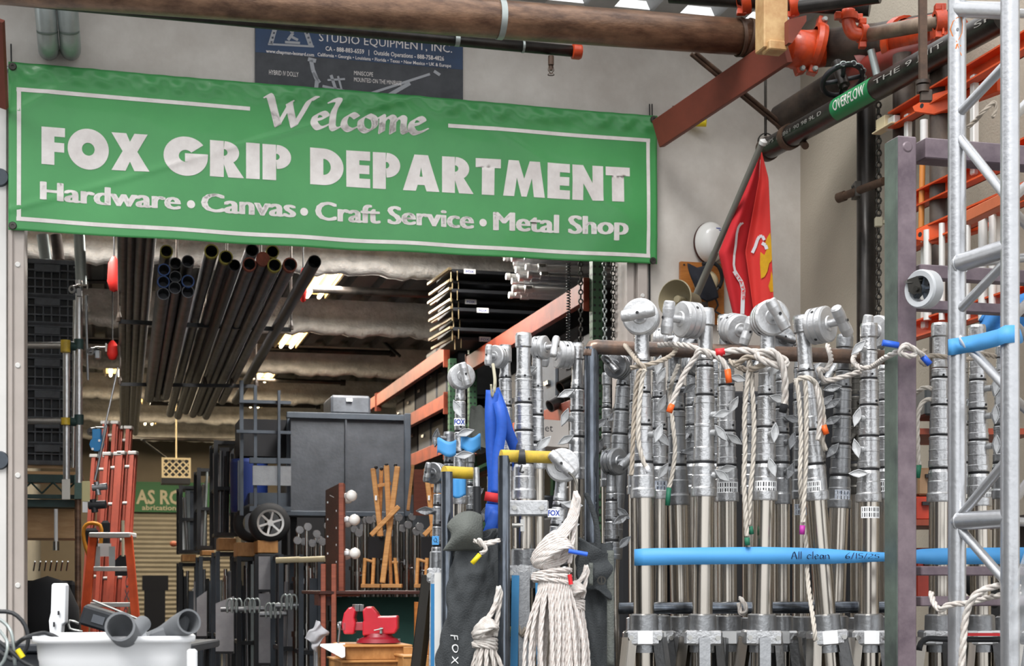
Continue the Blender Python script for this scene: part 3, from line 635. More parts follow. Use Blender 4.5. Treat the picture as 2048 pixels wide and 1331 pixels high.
m = MB(); m.box(W(1712, 381, 8.5), (.03, .1, .08)); m.cyl(W(1705, 372, 8.5), W(1718, 398, 8.5), .008, 8); m.build('clamp', M['darksteel'], t)
pipe('riser_pipe', [W(1808, 110, 7.7), W(1808, 1250, 7.7)], .055, M['oldpipe'], 'dusty dark riser pipe behind the orange ladders', n=20)
pipe('riser_pipe', [W(1885, 130, 7.3), W(1885, 1250, 7.3)], .06, M['oldpipe'], 'thick dusty riser pipe behind the first truss tube', n=20)
t = thing('hanger_rod', 'rusty square rod with a clamp hanging before the ladders', 'rod', tuple(W(1846, 190, 6.8)))
m = MB(); m.beam(W(1845, -60, 6.8), W(1846, 165, 6.8), .032, .032, (0, 1, 0)); m.build('rod', M['brownrust'], t)
m = MB(); ring(m, W(1846, 165, 6.8), Z, .02, .015, .012, 14); ring(m, W(1846, 178, 6.8), Z, .018, .03, .01, 14); m.box(W(1852, 192, 6.8), (.05, .03, .05)); m.build('clamp', M['oldpipe'], t, .003)
# ================= shop lights =================
def light_fix(s, v, L=1.5, e=60, warm=(1, .86, .66), lab='', z=CE-.12):
    t = thing('ceiling_light', lab, 'ceiling light', tuple(S(s, v, z)), 'fluorescent lights under the shop roof')
    m = MB(); bb(m, s-.16, s+.16, v-L/2, v+L/2, z, z+.05); bb(m, s-.14, s-.12, v-L/2, v+L/2, z-.04, z); bb(m, s+.12, s+.14, v-L/2, v+L/2, z-.04, z); m.build('housing', M['cream'], t)
    for k in (-.06, .06):
        m = MB(); m.cyl(S(s+k, v-L/2+.03, z-.03), S(s+k, v+L/2-.03, z-.03), .02, 10); m.build('tube', M['lamp'], t)
    ld = bpy.data.lights.new('lamp_glow', 'AREA'); ld.shape = 'RECTANGLE'; ld.size = .3; ld.size_y = L; ld.energy = e*.45; ld.color = warm
    lo = bpy.data.objects.new('lamp_glow', ld); COL.objects.link(lo); lo.parent = t; lo.location = (0, 0, -.06); lo.rotation_euler = (0, 0, YAW)
pL = HP(655, 550, CE-.14); sL_, vL_ = sv(pL); light_fix(sL_, vL_, 2.2, 260, (1, .95, .88), 'bright ceiling light next to the end of the lone dark pipe')
for s, v, e in ((2.6, 2.9, 230), (.3, 3.0, 150), (2.6, 9.3, 170), (.6, 12.5, 120), (2.6, 12.6, 170), (.9, 15.8, 150), (2.8, 15.8, 150), (1.2, 19, 170), (3.2, 19, 120), (5, 8, 60)):
    light_fix(s, v, 1.5, e, (1, .97, .93) if v < 8 else (1, .86, .68) if v < 10 else (1, .82, .58), 'warm fluorescent light on the shop ceiling, %s' % {2.9: 'hidden just behind the banner', 3.0: 'above the plastic crates', 9.3: 'beyond the hanging pipe bundle', 12.5: 'fourth bay, above the walkway', 12.6: 'fourth bay, above the dark trailer box', 15.8: 'fifth bay %s' % ('over the walkway' if s < 2 else 'over the carts'), 19: 'last bay %s' % ('before the room sign' if s < 2 else 'before the back wall'), 8: 'above the pallet racks'}[v])
# sprinkler lines inside
def ipipe(x0, y0, x1, y1, v, r, mt, label, cap=True):
    m = MB(); a = WP(x0, y0, v); b = WP(x1, y1, v); m.cyl(a, b, r, 14)
    if cap: ring(m, b-U*.03, U, r, .07, .014, 14)
    o = one('sprinkler_line', m, M['blackpipe'], label, 'pipe'); return o
ipipe(625, 578, 905, 590, 5.7, .036, 0, 'black sprinkler line with a capped end under the second roof beam')
ipipe(520, 697, 790, 706, 10.4, .034, 0, 'black sprinkler line crossing behind the lone slanted pipe')
ipipe(300, 806, 640, 812, 14.6, .03, 0, 'thin black pipe under the ceiling above the carts')
ipipe(250, 876, 560, 882, 17.2, .03, 0, 'thin black pipe low under the far ceiling')
ipipe(500, 758, 690, 765, 12.8, .03, 0, 'thin black pipe beyond the pipe bundle end')
ipipe(165, 563, 240, 563, 6.0, .02, 0, 'thin black pipe behind the crates and red bag', False)
ipipe(170, 682, 240, 684, 9.0, .03, 0, 'black pipe crossing between crates and the red hanging bag', False)
for a, b, lb in (((735, 655, 10.5), (800, 712, 10.2), 'black ceiling brace above the pallet rack'), ((905, 540, 7.0), (950, 585, 7.2), 'thin bright wire brace beside the stacked rack pipes'), ((283, 878, 17), (332, 915, 18), 'dark diagonal brace above the unit heater')):
    m = MB(); m.cyl(WP(a[0], a[1], a[2]), WP(b[0], b[1], b[2]), .02, 8); one('ceiling_brace', m, M['black'], lb, 'brace')

# ================= hanging bundle of long pipes =================
PV0 = (245, 1200)
ends = [(262, 440, 40), (284, 444, 40), (303, 446, 40), (246, 442, 40),
        (333, 502, 25), (351, 526, 24), (376, 522, 25), (328, 539, 24), (351, 553, 24), (327, 563, 24), (376, 562, 25), (350, 575, 25), (327, 587, 25), (376, 583, 25),
        (423, 502, 28), (452, 514, 27), (469, 530, 24), (504, 500, 27), (545, 503, 26), (526, 517, 27), (499, 528, 27), (549, 530, 27), (580, 529, 28), (629, 523, 27)]
rimc = {4: 'tyellow', 7: 'tblue', 9: 'tblue', 10: 'tblue', 14: 'tyellow', 15: 'tyellow', 18: 'tyellow', 19: 'orange', 20: 'orange', 21: 'tyellow', 22: 'orange'}
farY = [850, 861, 866, 855, 790, 792, 795, 795, 795, 797, 792, 795, 797, 792, 827, 832, 822, 815, 812, 825, 828, 832, 801, 801]
pm = mat('dull grey pipe', '#5c5d62', .42, .5, var=.5, scale=7, col2='#37373b', stretch=(1, 1, 1)); pdk = mat('dark grey pipe', '#292829', .45, .4, var=.4, scale=8)
where = {0: 'second from the wall of the four cut off by the banner', 1: 'third from the wall of the four cut off by the banner', 2: 'fourth from the wall of the four cut off by the banner', 3: 'nearest the wall, cut off by the banner',
 4: 'topmost of the ten-pipe bundle, yellow rim', 5: 'middle pipe in the top row of the ten-pipe bundle', 6: 'highest at the inner side of the ten-pipe bundle', 7: 'second down on the outer side of the ten-pipe bundle',
 8: 'centre of the ten-pipe bundle', 9: 'blue-rimmed, third down the outer side of the ten-pipe bundle', 10: 'blue-rimmed at the inner side of the ten-pipe bundle', 11: 'lower centre of the ten-pipe bundle', 12: 'bottom outer corner of the ten-pipe bundle', 13: 'bottom inner corner of the ten-pipe bundle',
 14: 'big yellow-rimmed pipe just past the ten-pipe bundle', 15: 'second pipe past the ten-pipe bundle', 16: 'thin dark pipe tucked behind its neighbour', 17: 'dark-mouthed pipe touching the banner edge', 18: 'olive-rimmed pipe touching the banner edge', 19: 'pipe closed by a rusty red plug', 20: 'red-rimmed pipe below the rusty plugged one', 21: 'yellow-rimmed pipe in the last pair', 22: 'orange-rimmed pipe in the last pair', 23: 'lone black pipe slanting apart beside the ceiling light'}
for i, (x, y, wpx) in enumerate(ends):
    d0 = 9.35+(.25 if i in (17, 18, 4, 5) else 0); fy = farY[i]; k = (fy-PV0[1])/(y-PV0[1]); x1 = PV0[0]+(x-PV0[0])*k; d1 = d0/k
    if i < 4: d0 = 9.3; wpx = 24
    a = W(x, y, d0); b = W(x1, fy, d1); r = wpx/2*d0/F; mt = pdk if i in (23, 16) else pm
    L = (b-a).length; m = MB(); m.lathe([(r*.86, .0), (r, 0), (r, L)], a, b-a, 18); m.lathe([(r*.86, L), (r*.86, 0)], a, b-a, 18); m.lathe([(0, L*.03), (r*.86, L*.03)], a, b-a, 18); m.lathe([(r, L), (0, L)], a, b-a, 18)  # includes a disc added inside the mouth so the bore looks lighter
    o = one('long_pipe', m, mt, 'long ceiling-hung steel pipe, '+where[i], 'pipe', 'long pipes hung under the ceiling')
    if i in rimc:
        m = MB(); m.lathe([(r*.84, -.002), (r*1.03, -.002), (r*1.03, .04)], a, b-a, 18)
        if i == 19: m.lathe([(0, -.001), (r*.85, -.001)], a, b-a, 18)
        c = {'tyellow': '#9c9440', 'tblue': '#3a5a96', 'orange': '#8a4636'}[rimc[i]]
        m.build('painted_rim', mat('faded rim paint', c, .7, var=.4, scale=30), o)
def hang(x0, y0, x1, y1, v, lab):
    t = thing('pipe_hanger', lab, 'pipe rack', tuple(WP((x0+x1)/2, (y0+y1)/2, v)), 'cross bars of the pipe rack')
    a, b = WP(x0, y0, v), WP(x1, y1, v); m = MB(); m.beam(a, b, .03, .03); m.build('cross_bar', M['black'], t)
    for q in (0, .33, .62, .82, 1):
        p = lerp(a, b, q); m = MB(); m.cyl(p, V((p.x, p.y, CE-.05)), .009, 8); m.lathe([(.02, 0), (.02, .03), (.01, .07)], p, Z, 8); m.build('hanger_rod', M['oldpipe'], t)
hang(238, 643, 582, 659, 2.75, 'front steel cross bar carrying the long ceiling pipes'); hang(240, 768, 512, 772, 5.2, 'rear steel cross bar carrying the long ceiling pipes')
for px, py, w_, h_, d, lb in ((228, 548, 24, 72, 11.5, 'red nylon bag hanging beside the ceiling pipes near the banner'), (225, 700, 20, 40, 14, 'small red bag hanging halfway down beside the ceiling pipes'), (606, 570, 14, 70, 11.5, 'red strap bundle hanging behind the lone black pipe')):
    m = MB(); c = W(px, py, d); k = d/F; 
    m.lathe([(0, -h_/2*k), (w_*.35*k, -h_/2*k*.9), (w_*.55*k, -h_*.2*k), (w_*.45*k, h_*.3*k), (w_*.15*k, h_*.48*k), (0, h_*.5*k)], c, Z, 14, False); o = one('hanging_bag', m, M['rfab'], lb, 'bag')
    m = MB(); m.cyl(c+Z*h_*.45*k, V((c.x, c.y, CE)), .006, 6); m.build('cord', M['cable'], o)

# ================= shelving with crates by the left jamb =================
def crate(px0, py0, px1, py1, d, lab, big=False):
    a, b = W(px0, py0, d), W(px1, py1, d); wd = abs(b.x-a.x); h = a.z-b.z; c = V(((a.x+b.x)/2, d, b.z))
    t = thing('plastic_crate', lab, 'crate', tuple(c+VV*.25), 'black plastic crates stacked by the jamb'); o = c
    m = MB(); m.box(o+VV*.29+Z*h/2, (wd*.96, .54, h*.96), (U, VV, Z)); m.build('crate_wall', M['blackp'], t, .01)
    m = MB(); nx = max(3, int(wd/.05)); nz = max(2, int(h/.055))
    for i in range(nx+1): m.box(o+U*(-wd/2+wd*i/nx)+Z*h/2, (.010, .04, h), (U, VV, Z))
    for j in range(nz+1): m.box(o+Z*h*j/nz, (wd, .045, .010 if j not in (0, nz) else .03), (U, VV, Z))
    m.build('grid_ribs', M['grime'], t, .002)
    m = MB()
    m.box(o+Z*h*.8-VV*.03, (wd*.45, .02, .05), (U, VV, Z)); m.build('label_plate', M['grime'], t, .004)
for y0, y1, lb in ((524, 592, 'topmost black crate of the stack by the jamb'), (594, 648, 'second black crate from the top by the jamb'), (650, 712, 'third black crate from the top, above the upper silver rail'), (714, 775, 'black crate just below the upper silver rail'), (777, 838, 'black crate just above the lower silver rail'), (840, 888, 'black crate just below the lower silver rail'), (890, 925, 'lowest flat black crate of the stack')):
    crate(40, y0, 150, y1, 10.2, lb)
# green shelving
t = thing('shelf_unit', 'dark green steel shelf unit with wooden deck under the black crates', 'shelf', tuple(W(95, 1300, 10.3)))
def wb(m, px0, py0, px1, py1, d, dep, mtU=True):
    a, b = W(px0, py0, d), W(px1, py1, d); m.box(V(((a.x+b.x)/2, d, (a.z+b.z)/2))+VV*dep/2, (abs(b.x-a.x), dep, abs(a.z-b.z)), (U, VV, Z)); return m
wb(MB(), 20, 942, 162, 948, 9.9, 1.0).build('wooden_deck', M['ply'], t)
wb(MB(), 20, 948, 150, 964, 9.9, .06).build('upper_beam', M['dgreen'], t); m = MB(); wb(m, 20, 988, 150, 996, 9.9, .06); wb(m, 20, 998, 150, 1013, 9.95, .8); m.build('lower_beam', M['dgreen'], t)
m = MB()
for k in range(3): a = W(40+k*44, 986, 9.9); b = W(62+k*44, 964, 9.9); c = W(84+k*44, 986, 9.9); m.cyl(a, b, .006, 6); m.cyl(b, c, .006, 6)
m.build('truss_wire', M['dgreen'], t)
wb(MB(), 149, 948, 163, 997, 9.85, .08).build('end_plate', mat('light green steel', '#5b7a72', .5, var=.3), t)
m = MB(); m.cyl(W(156, 997, 9.9), V((W(156, 997, 9.9).x, 9.9, 0)), .02, 14); m.build('post', M['brown'], t); m = MB(); a = W(30, 1000, 9.9); m.cyl(a, V((a.x, a.y, 0)), .02, 14); a = a+VV*.9; m.cyl(a, V((a.x, a.y, 0)), .02, 14); m.build('post', M['brown'], t)
m = MB(); wb(m, 20, 1016, 146, 1075, 10.1, .6); one('plywood_box', m, M['ply'], 'plain plywood box front under the green shelf', 'box')
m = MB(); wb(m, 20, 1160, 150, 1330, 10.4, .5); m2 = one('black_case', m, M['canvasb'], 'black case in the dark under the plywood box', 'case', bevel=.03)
m = MB(); a = W(112, 1017, 9.8); m.cyl(a, W(112, 1082, 9.8), .012, 12); one_ = one('hanging_tube', m, M['white'], 'thin white tube hanging in front of the plywood box', 'tube')
m = MB(); m.cyl(W(112, 1082, 9.8), W(112, 1100, 9.8), .02, 8); m.build('socket', M['chrome'], one_)
for k, (y, lb) in enumerate(((1125, 'upper'),)):
    for i in range(7):
        m = MB(); a = W(70+i*11, 1122, 9.7); m.cyl(a, W(67+i*11, 1140, 9.9), .005, 6); one('hanging_rod', m, M['chrome'], 'short chrome rod hanging in the dark under the plywood box', 'rod', 'short chrome rods under the plywood box')
# silver speed-rail frame
t = thing('pipe_scaffold', 'silver pipe frame with green clamps in front of the black crates', 'pipe frame', tuple(W(145, 1000, 9.6)))
for x, y0, y1 in ((133, 690, 965), (158, 560, 965)):
    m = MB(); m.cyl(W(x, y0, 9.6), W(x, y1, 9.6), .021, 16); m.build('upright', M['alu'], t)
for y in (690, 841):
    m = MB(); m.cyl(W(20, y, 9.6), W(133, y, 9.6), .021, 16); m.build('rail', M['alu'], t)
    m = MB(); m.cyl(W(128, y, 9.6), W(162, y+3, 9.6), .028, 12); m.cyl(W(158, y-12, 9.6), W(158, y+8, 9.6), .030, 12); m.build('green_clamp', M['dgreen'], t)
m = MB(); m.cyl(W(131, y-6, 9.55), W(131, y+8, 9.55), .028, 12); m.cyl(W(131, 680, 9.55), W(131, 704, 9.55), .03, 12); m.build('yellow_band', M['yellow'], t)
for x, y0, cl in ((133, 958, '#d9d6cf'), (173, 962, '#d7cf9c')):
    m = MB(); m.box(W(x-1, y0+20, 9.5), (.05, .012, .125)); m.build('hang_tag', mat('tag card', cl, .6), t, .003)
m = MB(); wb(m, 165, 1000, 175, 1024, 9.5, .01); m.build('paper_tag', M['label'], t)
for x, y, lb in ((149, 578, 'beside the top of the silver frame'), (186, 702, 'halfway down beside the silver frame'), (186, 862, 'low beside the silver frame')):
    t = thing('pipe_clamp', 'small steel pipe clamp with wing bolt, '+lb, 'clamp', tuple(W(x, y, 9.4)), 'steel pipe clamps beside the silver frame')
    m = MB(); c = W(x, y, 9.4); m.lathe([(.012, -.03), (.024, -.03), (.024, .03), (.012, .03), (.012, -.03)], c, (.3, 1, .2), 14); m.box(c+V((.03, 0, -.02)), (.03, .03, .05)); m.build('jaw', M['alu2'], t, .003)
    m = MB(); m.cyl(c+V((.02, -.02, .02)), c+V((.09, -.02, .02)), .006, 8); m.box(c+V((.085, -.02, .02)), (.008, .012, .05)); m.build('wing_bolt', M['chrome'], t)
for (x0, y0, x1, y1, d, r, mt, lb) in ((150, 600, 146, 935, 9.9, .012, 'chrome', 'thin grey tube between the two silver uprights'), (172, 590, 176, 760, 9.8, .009, 'alu2', 'slim grey tube just right of the tall silver upright'), (236, 735, 196, 915, 9.3, .006, 'alu', 'thin slanted rod before the orange ladders'), (213, 850, 190, 960, 9.2, .008, 'alu2', 'second slanted rod beside the blue clamp'),
        (85, 470, 92, 520, 10.4, .04, 'galv', 'grey duct pipe just under the banner by the crates'), (112, 470, 118, 520, 10.8, .04, 'oldpipe', 'short dusty pipe under the banner between two grey ducts'), (158, 465, 163, 570, 9.9, .036, 'galv', 'grey vertical duct above the silver frame')):
    m = MB(); m.cyl(W(x0, y0, d), W(x1, y1, d), r, 12); one('thin_tube' if r < .02 else 'duct_pipe', m, M[mt], lb, 'tube' if r < .02 else 'duct')
m = MB(); c = W(194, 888, 9.25); m.lathe([(0, -.02), (.04, -.02), (.045, 0), (.04, .02), (0, .02)], c, (0, 1, .1), 10); m.box(c+V((0, 0, .05)), (.05, .04, .08)); o = one('blue_clamp', m, M['bclamp'], 'bright blue metal clamp hanging in front of the orange ladders', 'clamp', bevel=.004)
m = MB()
for q in ((-.02, -.03), (.02, .02)): m.lathe([(0, .003), (.008, .0)], c+V((q[0], -.025, q[1])), (0, -1, 0), 8)
m.build('bolt_head', M['white'], o)
for x0, y0, x1, y1, r, mt, lb in ((185, 975, 214, 972, .02, 'alu2', 'chunky steel clamp arm beside the white tags'), (178, 1010, 212, 1008, .025, 'black', 'black clamp arm under the chunky steel one')):
    m = MB(); m.cyl(W(x0, y0, 9.3), W(x1, y1, 9.3), r, 12); m.cyl(W(x0+8, y0-12, 9.3), W(x0+12, y0+14, 9.3), r*.8, 10); one('grip_clamp', m, M[mt], lb, 'clamp')
# far orange ladders leaning upright
def xladder(px, wpx, ytop, d, lab, txt=None, lean=0):
    t = thing('extension_ladder', lab, 'ladder', tuple(W(px, 1170+1.3*F/d, d)), 'orange extension ladders beside the crates')
    for k in (-1, 1):
        a = W(px+k*wpx/2, ytop, d); b = W(px+k*wpx/2, ytop, d); b = V((b.x, d-.5, 0.0)); a = a+V((0, .1, 0))
        m = MB(); m.beam(a, b, .075, .03, (1, 0, 0)); m.beam(a+V((0, .02, 0)), b+V((0, .02, 0)), .055, .05, (1, 0, 0)); m.build('side_rail', M['fiber2'], t)
        m = MB(); m.box(a+V((0, 0, .01)), (.07, .09, .03)); m.build('end_cap', M['rung'], t, .006)
        if txt and k == 1:
            m = MB(); dd_ = (b-a).normalized(); write(m, txt, a+V((.014, -.045, 0))+dd_*.95, -dd_*-1, V((1, 0, 0))*1, .035, 1.0, .01, lift=.003); m.build('stencil', M['ink'], t)
    zt = W(px, ytop, d).z; z = zt-.1; i = 0
    while z > .2:
        q = (zt-z)/zt; y = lerp(d+.1, d-.5, q); m = MB(); wd = wpx*d/F; c = W(px, 1170, d); m.cyl(V((c.x-wd/2, y+.03, z)), V((c.x+wd/2, y+.03, z)), .015, 8); m.build('rung', M['rung'], t); z -= .3
def swap(v): return v
xladder(220, 22, 908, 12.5, 'dusty orange extension ladder, front pair nearer the crates'); xladder(249, 23, 906, 12.5, 'dusty orange extension ladder with stencilled rail, front pair nearer the walkway', 'FOX GRIP DEPT')
xladder(196, 26, 912, 12.9, 'dusty orange ladder half hidden by the silver frame'); xladder(215, 20, 845, 13.6, 'taller bright orange ladder behind the front pair, nearer the crates'); xladder(243, 18, 855, 13.7, 'taller bright orange ladder behind the front pair, nearer the walkway')
# step ladder
t = thing('step_ladder', 'orange fibreglass step ladder with grey top in the walkway', 'step ladder', tuple(W(222, 1400, 11))); d = 11.0
tl, tr = W(186, 1072, d), W(257, 1072, d); bl, br = W(164, 1300, d-.3), W(277, 1300, d-.3)
def ex(a, b): q = a.z/(a.z-b.z); return a+(b-a)*q
bl, br = ex(tl, bl), ex(tr, br)
for a, b in ((tl, bl), (tr, br)): m = MB(); m.beam(a, b, .03, .055, (1, 0, 0)); m.beam(a, b, .05, .03, (0, 1, 0)); m.build('front_rail', M['fiber'], t)
for a, b in ((tl, bl), (tr, br)): a2 = a+VV*.1; b2 = b+VV*.9; m = MB(); m.beam(a2, b2, .04, .03, (0, 1, 0)); m.build('rear_rail', M['fiber'], t)
m = MB(); m.box((tl+tr)/2+V((0, .06, .01)), (tr.x-tl.x+.04, .2, .035)); m.build('top_cap', M['rung'], t, .006)
for y in (1138, 1210, 1290):
    q = (y-1072)/(1300-1072); a, b = lerp(tl, W(164, 1300, d-.3), q), lerp(tr, W(277, 1300, d-.3), q); m = MB(); m.box((a+b)/2+V((0, .04, 0)), (b.x-a.x, .09, .032)); m.build('step', M['rung'], t, .004)
m = MB(); m.box(W(215, 1138, d-.02), (.04, .01, .018)); m.build('red_sticker', M['tred'], t)
# bits around the step ladder
t = thing('steel_bracket', 'pale perforated steel bracket standing behind the step ladder', 'bracket', tuple(W(210, 1135, 11.3)))
for x in (194, 224): m = MB(); wb(m, x-6, 1092, x+6, 1138, 11.3, .03); m.build('upright_plate', M['galv'], t)
m = MB(); wb(m, 196, 1086, 222, 1112, 11.35, .03); m.build('white_cloth', M['label'], t)
m = MB(); m.tube(spline([W(180, 1120, 11.5), W(168, 1080, 11.5), W(168, 1055, 11.5), W(178, 1046, 11.5), W(195, 1047, 11.5), W(203, 1058, 11.5), W(200, 1100, 11.5)], .05), .014, 8); one('hose_loop', m, M['ochre'], 'orange yellow hose loop hanging behind the step ladder', 'hose')
m = MB(); wb(m, 170, 1055, 196, 1095, 11.7, .1); one('tool_bag', m, M['canvasb'], 'black tool bag inside the yellow hose loop', 'bag', bevel=.02)
m = MB(); wb(m, 202, 1040, 220, 1100, 12.0, .08); one('black_tube_case', m, M['canvasb'], 'upright black case between ladder rails', 'case', bevel=.02)
m = MB(); a = W(246, 1040, 11.9); m.cyl(a, W(246, 1112, 11.9), .012, 8); o = one('shovel', m, M['signt'], 'shovel with wooden handle and black blade behind the step ladder', 'shovel'); m = MB(); m.prism([(-.06, -.1), (.06, -.1), (.06, .02), (.02, .06), (-.02, .06), (-.06, .02)], W(246, 1125, 11.9), V((1, 0, 0)), Z, .01); m.build('blade', M['black'], o)
# unit heater
t = thing('unit_heater', 'cream unit heater with diamond grille hanging above the walkway', 'heater', tuple(W(352, 956, 21))); a, b = W(326, 917, 21), W(379, 954, 21); cc = (a+b)/2; wd = b.x-a.x; h = a.z-b.z
m = MB(); m.box(cc+VV*.2, (wd, .4, h), (U, VV, Z)); m.build('casing', M['black'], t); m = MB()
for k in (-1, 1): m.box(cc+U*k*wd/2, (.025, .05, h+.03), (U, VV, Z)); m.box(cc+Z*k*h/2, (wd, .05, .025), (U, VV, Z))
for k in range(-3, 4):
    for sg_ in (-1, 1):
        x0 = k*wd/4; p = []; 
        for q in (-1, 1):
            p.append((x0+sg_*q*h/2, q*h/2))
        (xa, za), (xb, zb) = p; 
        if abs(x0) > wd: continue
        def clip(xa, za, xb, zb):
            out = []
            for (x1, z1, x2, z2) in ((xa, za, xb, zb), (xb, zb, xa, za)):
                if abs(x1) > wd/2: tq = (abs(x1)-wd/2)/abs(x2-x1); x1, z1 = x1+(x2-x1)*tq, z1+(z2-z1)*tq
                out.append((x1, z1))
            return out
        (xa, za), (xb, zb) = clip(xa, za, xb, zb)
        if abs(xa-xb) > .02: m.beam(cc+U*xa+Z*za-VV*.01, cc+U*xb+Z*zb-VV*.01, .018, .01, VV)
m.build('grille', M['cream'], t)
m = MB(); m.cyl(V((cc.x, cc.y, cc.z+h/2)), V((cc.x, cc.y, CE)), .01, 6); m.build('hanger_rod', M['cream'], t)
m = MB(); wb(m, 324, 955, 380, 966, 20.9, .4); m.build('base_pan', M['black'], t)
# parts near the back door
m = MB(); m.sphere(W(347, 1087, 24), .06, 10, (1, 1, .8)); one('wall_lamp', m, M['mahogl'], 'small brown knob-like lamp beside the far roller door', 'lamp')
m = MB(); wb(m, 286, 1150, 336, 1180, 19, .4); wb(m, 290, 1180, 330, 1290, 19, .3); one('small_cart', m, M['canvasb'], 'small dark cart standing in the walkway before the roller door', 'cart')
m = MB(); m.lathe([(0, 0), (.9, 0), (.85, .05), (0, .07)], WP(300, 935, 19), -VV, 28); one('arched_panel', m, mat('dark arch', '#2c2b28', .7), 'dark arched panel on the wall beside the heater', 'panel') if False else None
# ================= pallet rack along the right side =================
RS = 3.6
t = thing('pallet_rack', 'long pallet rack with green uprights and orange beams behind the stands', 'pallet rack', tuple(S(RS, 4, 0)))
for v in (.84, 4.45, 5.28, 9.17, 13.0):
    zt = 3.75 if v < 1 else 3.62 if v == 4.45 else 3.42 if v < 6 else 3.3
    for s in (RS, RS+1.0):
        m = MB(); bb(m, s-.0, s+.07, v-.04, v+.04, 0, zt); pst_ = m.build('upright', M['gsteel'], t, .004)
        if s == RS and v < 10:
            m = MB(); z = zt-.05
            while z > 1.3:
                for q in (-.018, .018): m.lathe([(0, .001), (.009, .001)], S(s+.03, v-.041, z) + U*q, -VV, 8); m.lathe([(0, .001), (.009, .001)], S(s-.001, v+q, z), -U, 8)
                z -= .051
            m.build('punched_holes', M['groove'], pst_)
    m = MB(); z = .4
    while z < zt-.5: m.beam(S(RS+.07, v, z), S(RS+1.0, v, z+.45), .03, .03); m.beam(S(RS+.07, v, z+.5), S(RS+1.0, v, z+.5), .03, .03); z += .95
    m.build('lattice_brace', M['gsteel'], t)
def rbeam(px0, py0, px1, py1, v0, v1, h=.12, mt='obeam', z=None):
    zz = (RP(px0, py0, RS).z+RP(px1, py1, RS).z)/2 if z is None else z
    for s in (RS-.01, RS+1.03):
        m = MB(); m.beam(S(s, v0, zz-h/2), S(s, v1, zz-h/2), .05, h); m.box(S(s, v0+.01, zz-h/2-.02), (.06, .02, h+.08), (U, VV, Z)); m.box(S(s, v1-.01, zz-h/2-.02), (.06, .02, h+.08), (U, VV, Z)); m.build('beam', M[mt], t, .003)
    return zz
zA = rbeam(939, 707, 1186, 564, .88, 4.41, .14); zB = rbeam(773, 775, 890, 699, 5.32, 9.13, .14); zC = rbeam(818, 830, 890, 792, 5.32, 9.13, .13)
zD = rbeam(1084, 828, 1141, 800, .88, 4.41, .14); zE = rbeam(840, 903, 880, 885, 5.32, 9.13, .13); rbeam(0, 0, 0, 0, 9.2, 13, .13, z=zB); rbeam(0, 0, 0, 0, 9.2, 13, .13, z=zC); zF = rbeam(0, 0, 0, 0, .88, 4.41, .13, z=1.45)
for z, v0, v1, nm in ((zA, .9, 4.4, ''), (zB, 5.3, 9.1, ''), (zD, .9, 4.4, ''), (zC, 5.3, 9.1, ''), (zF, .9, 4.4, ''), (zE, 5.3, 9.1, '')):
    m = MB(); bb(m, RS+.03, RS+1.0, v0+.03, v1-.03, z-.03, z-.01); m.build('shelf_deck', M['black'], t)
# silver stands lying on the top beam, crossways, with their socket ends to the walkway
n = 0
for r_ in range(7):
    for c_ in range(4):
        if r_ == 0 and c_ > 2: continue
        n += 1; v = 2.75-c_*.13-(r_ % 2)*.06; z = zA+.22+r_*.072+.02; s = RS-.03-random.random()*.12-(.05 if r_ > 3 else 0)
        m = MB(); a = S(s, v, z); m.lathe([(0, 0), (.026, 0), (.028, .03), (.022, .035), (.022, .09), (.03, .095), (.03, .16), (.024, .165), (.024, 1.2), (0, 1.2)], a, U, 10)
        o = one('stacked_stand_tube', m, M['alu'] if r_ % 2 else M['rung'], 'folded silver stand tube lying crosswise in the top rack pile', 'stand', 'folded silver tubes on the top rack beam')
        m = MB(); m.box(a+U*.12-VV*.035+Z*.01, (.05, .02, .02), (U, VV, Z)); m.cyl(a+U*.12, a+U*.12-VV*.05, .006, 6); m.build('knob', M['chrome'], o)
# black folded gear below them, hanging over the walkway side
kk = 0
for i in range(11):
    px = 945+(i % 4)*24+(i//4)*10; py = 545+i*12
    v = 3.4+(i % 3)*.18-(i//5)*.05
    z = RP(1000, 560+i*13, RS-.3).z; z = lerp(zA+.60, zA+.05, i/10)
    s0_ = RS-.32+.05*(i % 3)
    t2 = thing('black_folded_stand', 'black folded stand in the rack pile above the orange beam, %s layer' % ('top', 'second', 'third', 'fourth', 'fifth', 'sixth', 'seventh', 'eighth', 'ninth', 'tenth', 'lowest')[i], 'stand', tuple(S(s0_, v+.4, z)), 'black folded stands in the rack pile')
    m = MB(); bb(m, s0_, s0_+1.1, v+.35, v+.9, z, z+.03); m.build('leg_bundle', M['black'], t2, .004)
    m = MB(); m.beam(S(s0_-.02, v+.25, z+.01), S(s0_-.05, v+1.0, z+.02), .025, .02); m.cyl(S(s0_, v+.3, z+.01), S(s0_, v+.3, z-.09), .006, 6); m.cyl(S(s0_+.06, v+.33, z+.01), S(s0_+.06, v+.33, z-.07), .005, 6); m.build('brass_bar', mat('aged brass', '#8a7a5c', .4, .6) if i == 0 else bpy.data.materials['aged brass'], t2)
    if i % 2 == 0:
        m = MB(); bb(m, s0_+.12+.05*(i % 4), s0_+.22+.05*(i % 4), v+.345, v+.35, z-.005, z+.035); l_ = m.build('white_label', M['label'], t2)
        m = MB(); write(m, 'FOX', S(s0_+.135+.05*(i % 4), v+.344, z+.003), U, Z, .02, .07, .01); m.build('lettering', M['blueink'], l_)
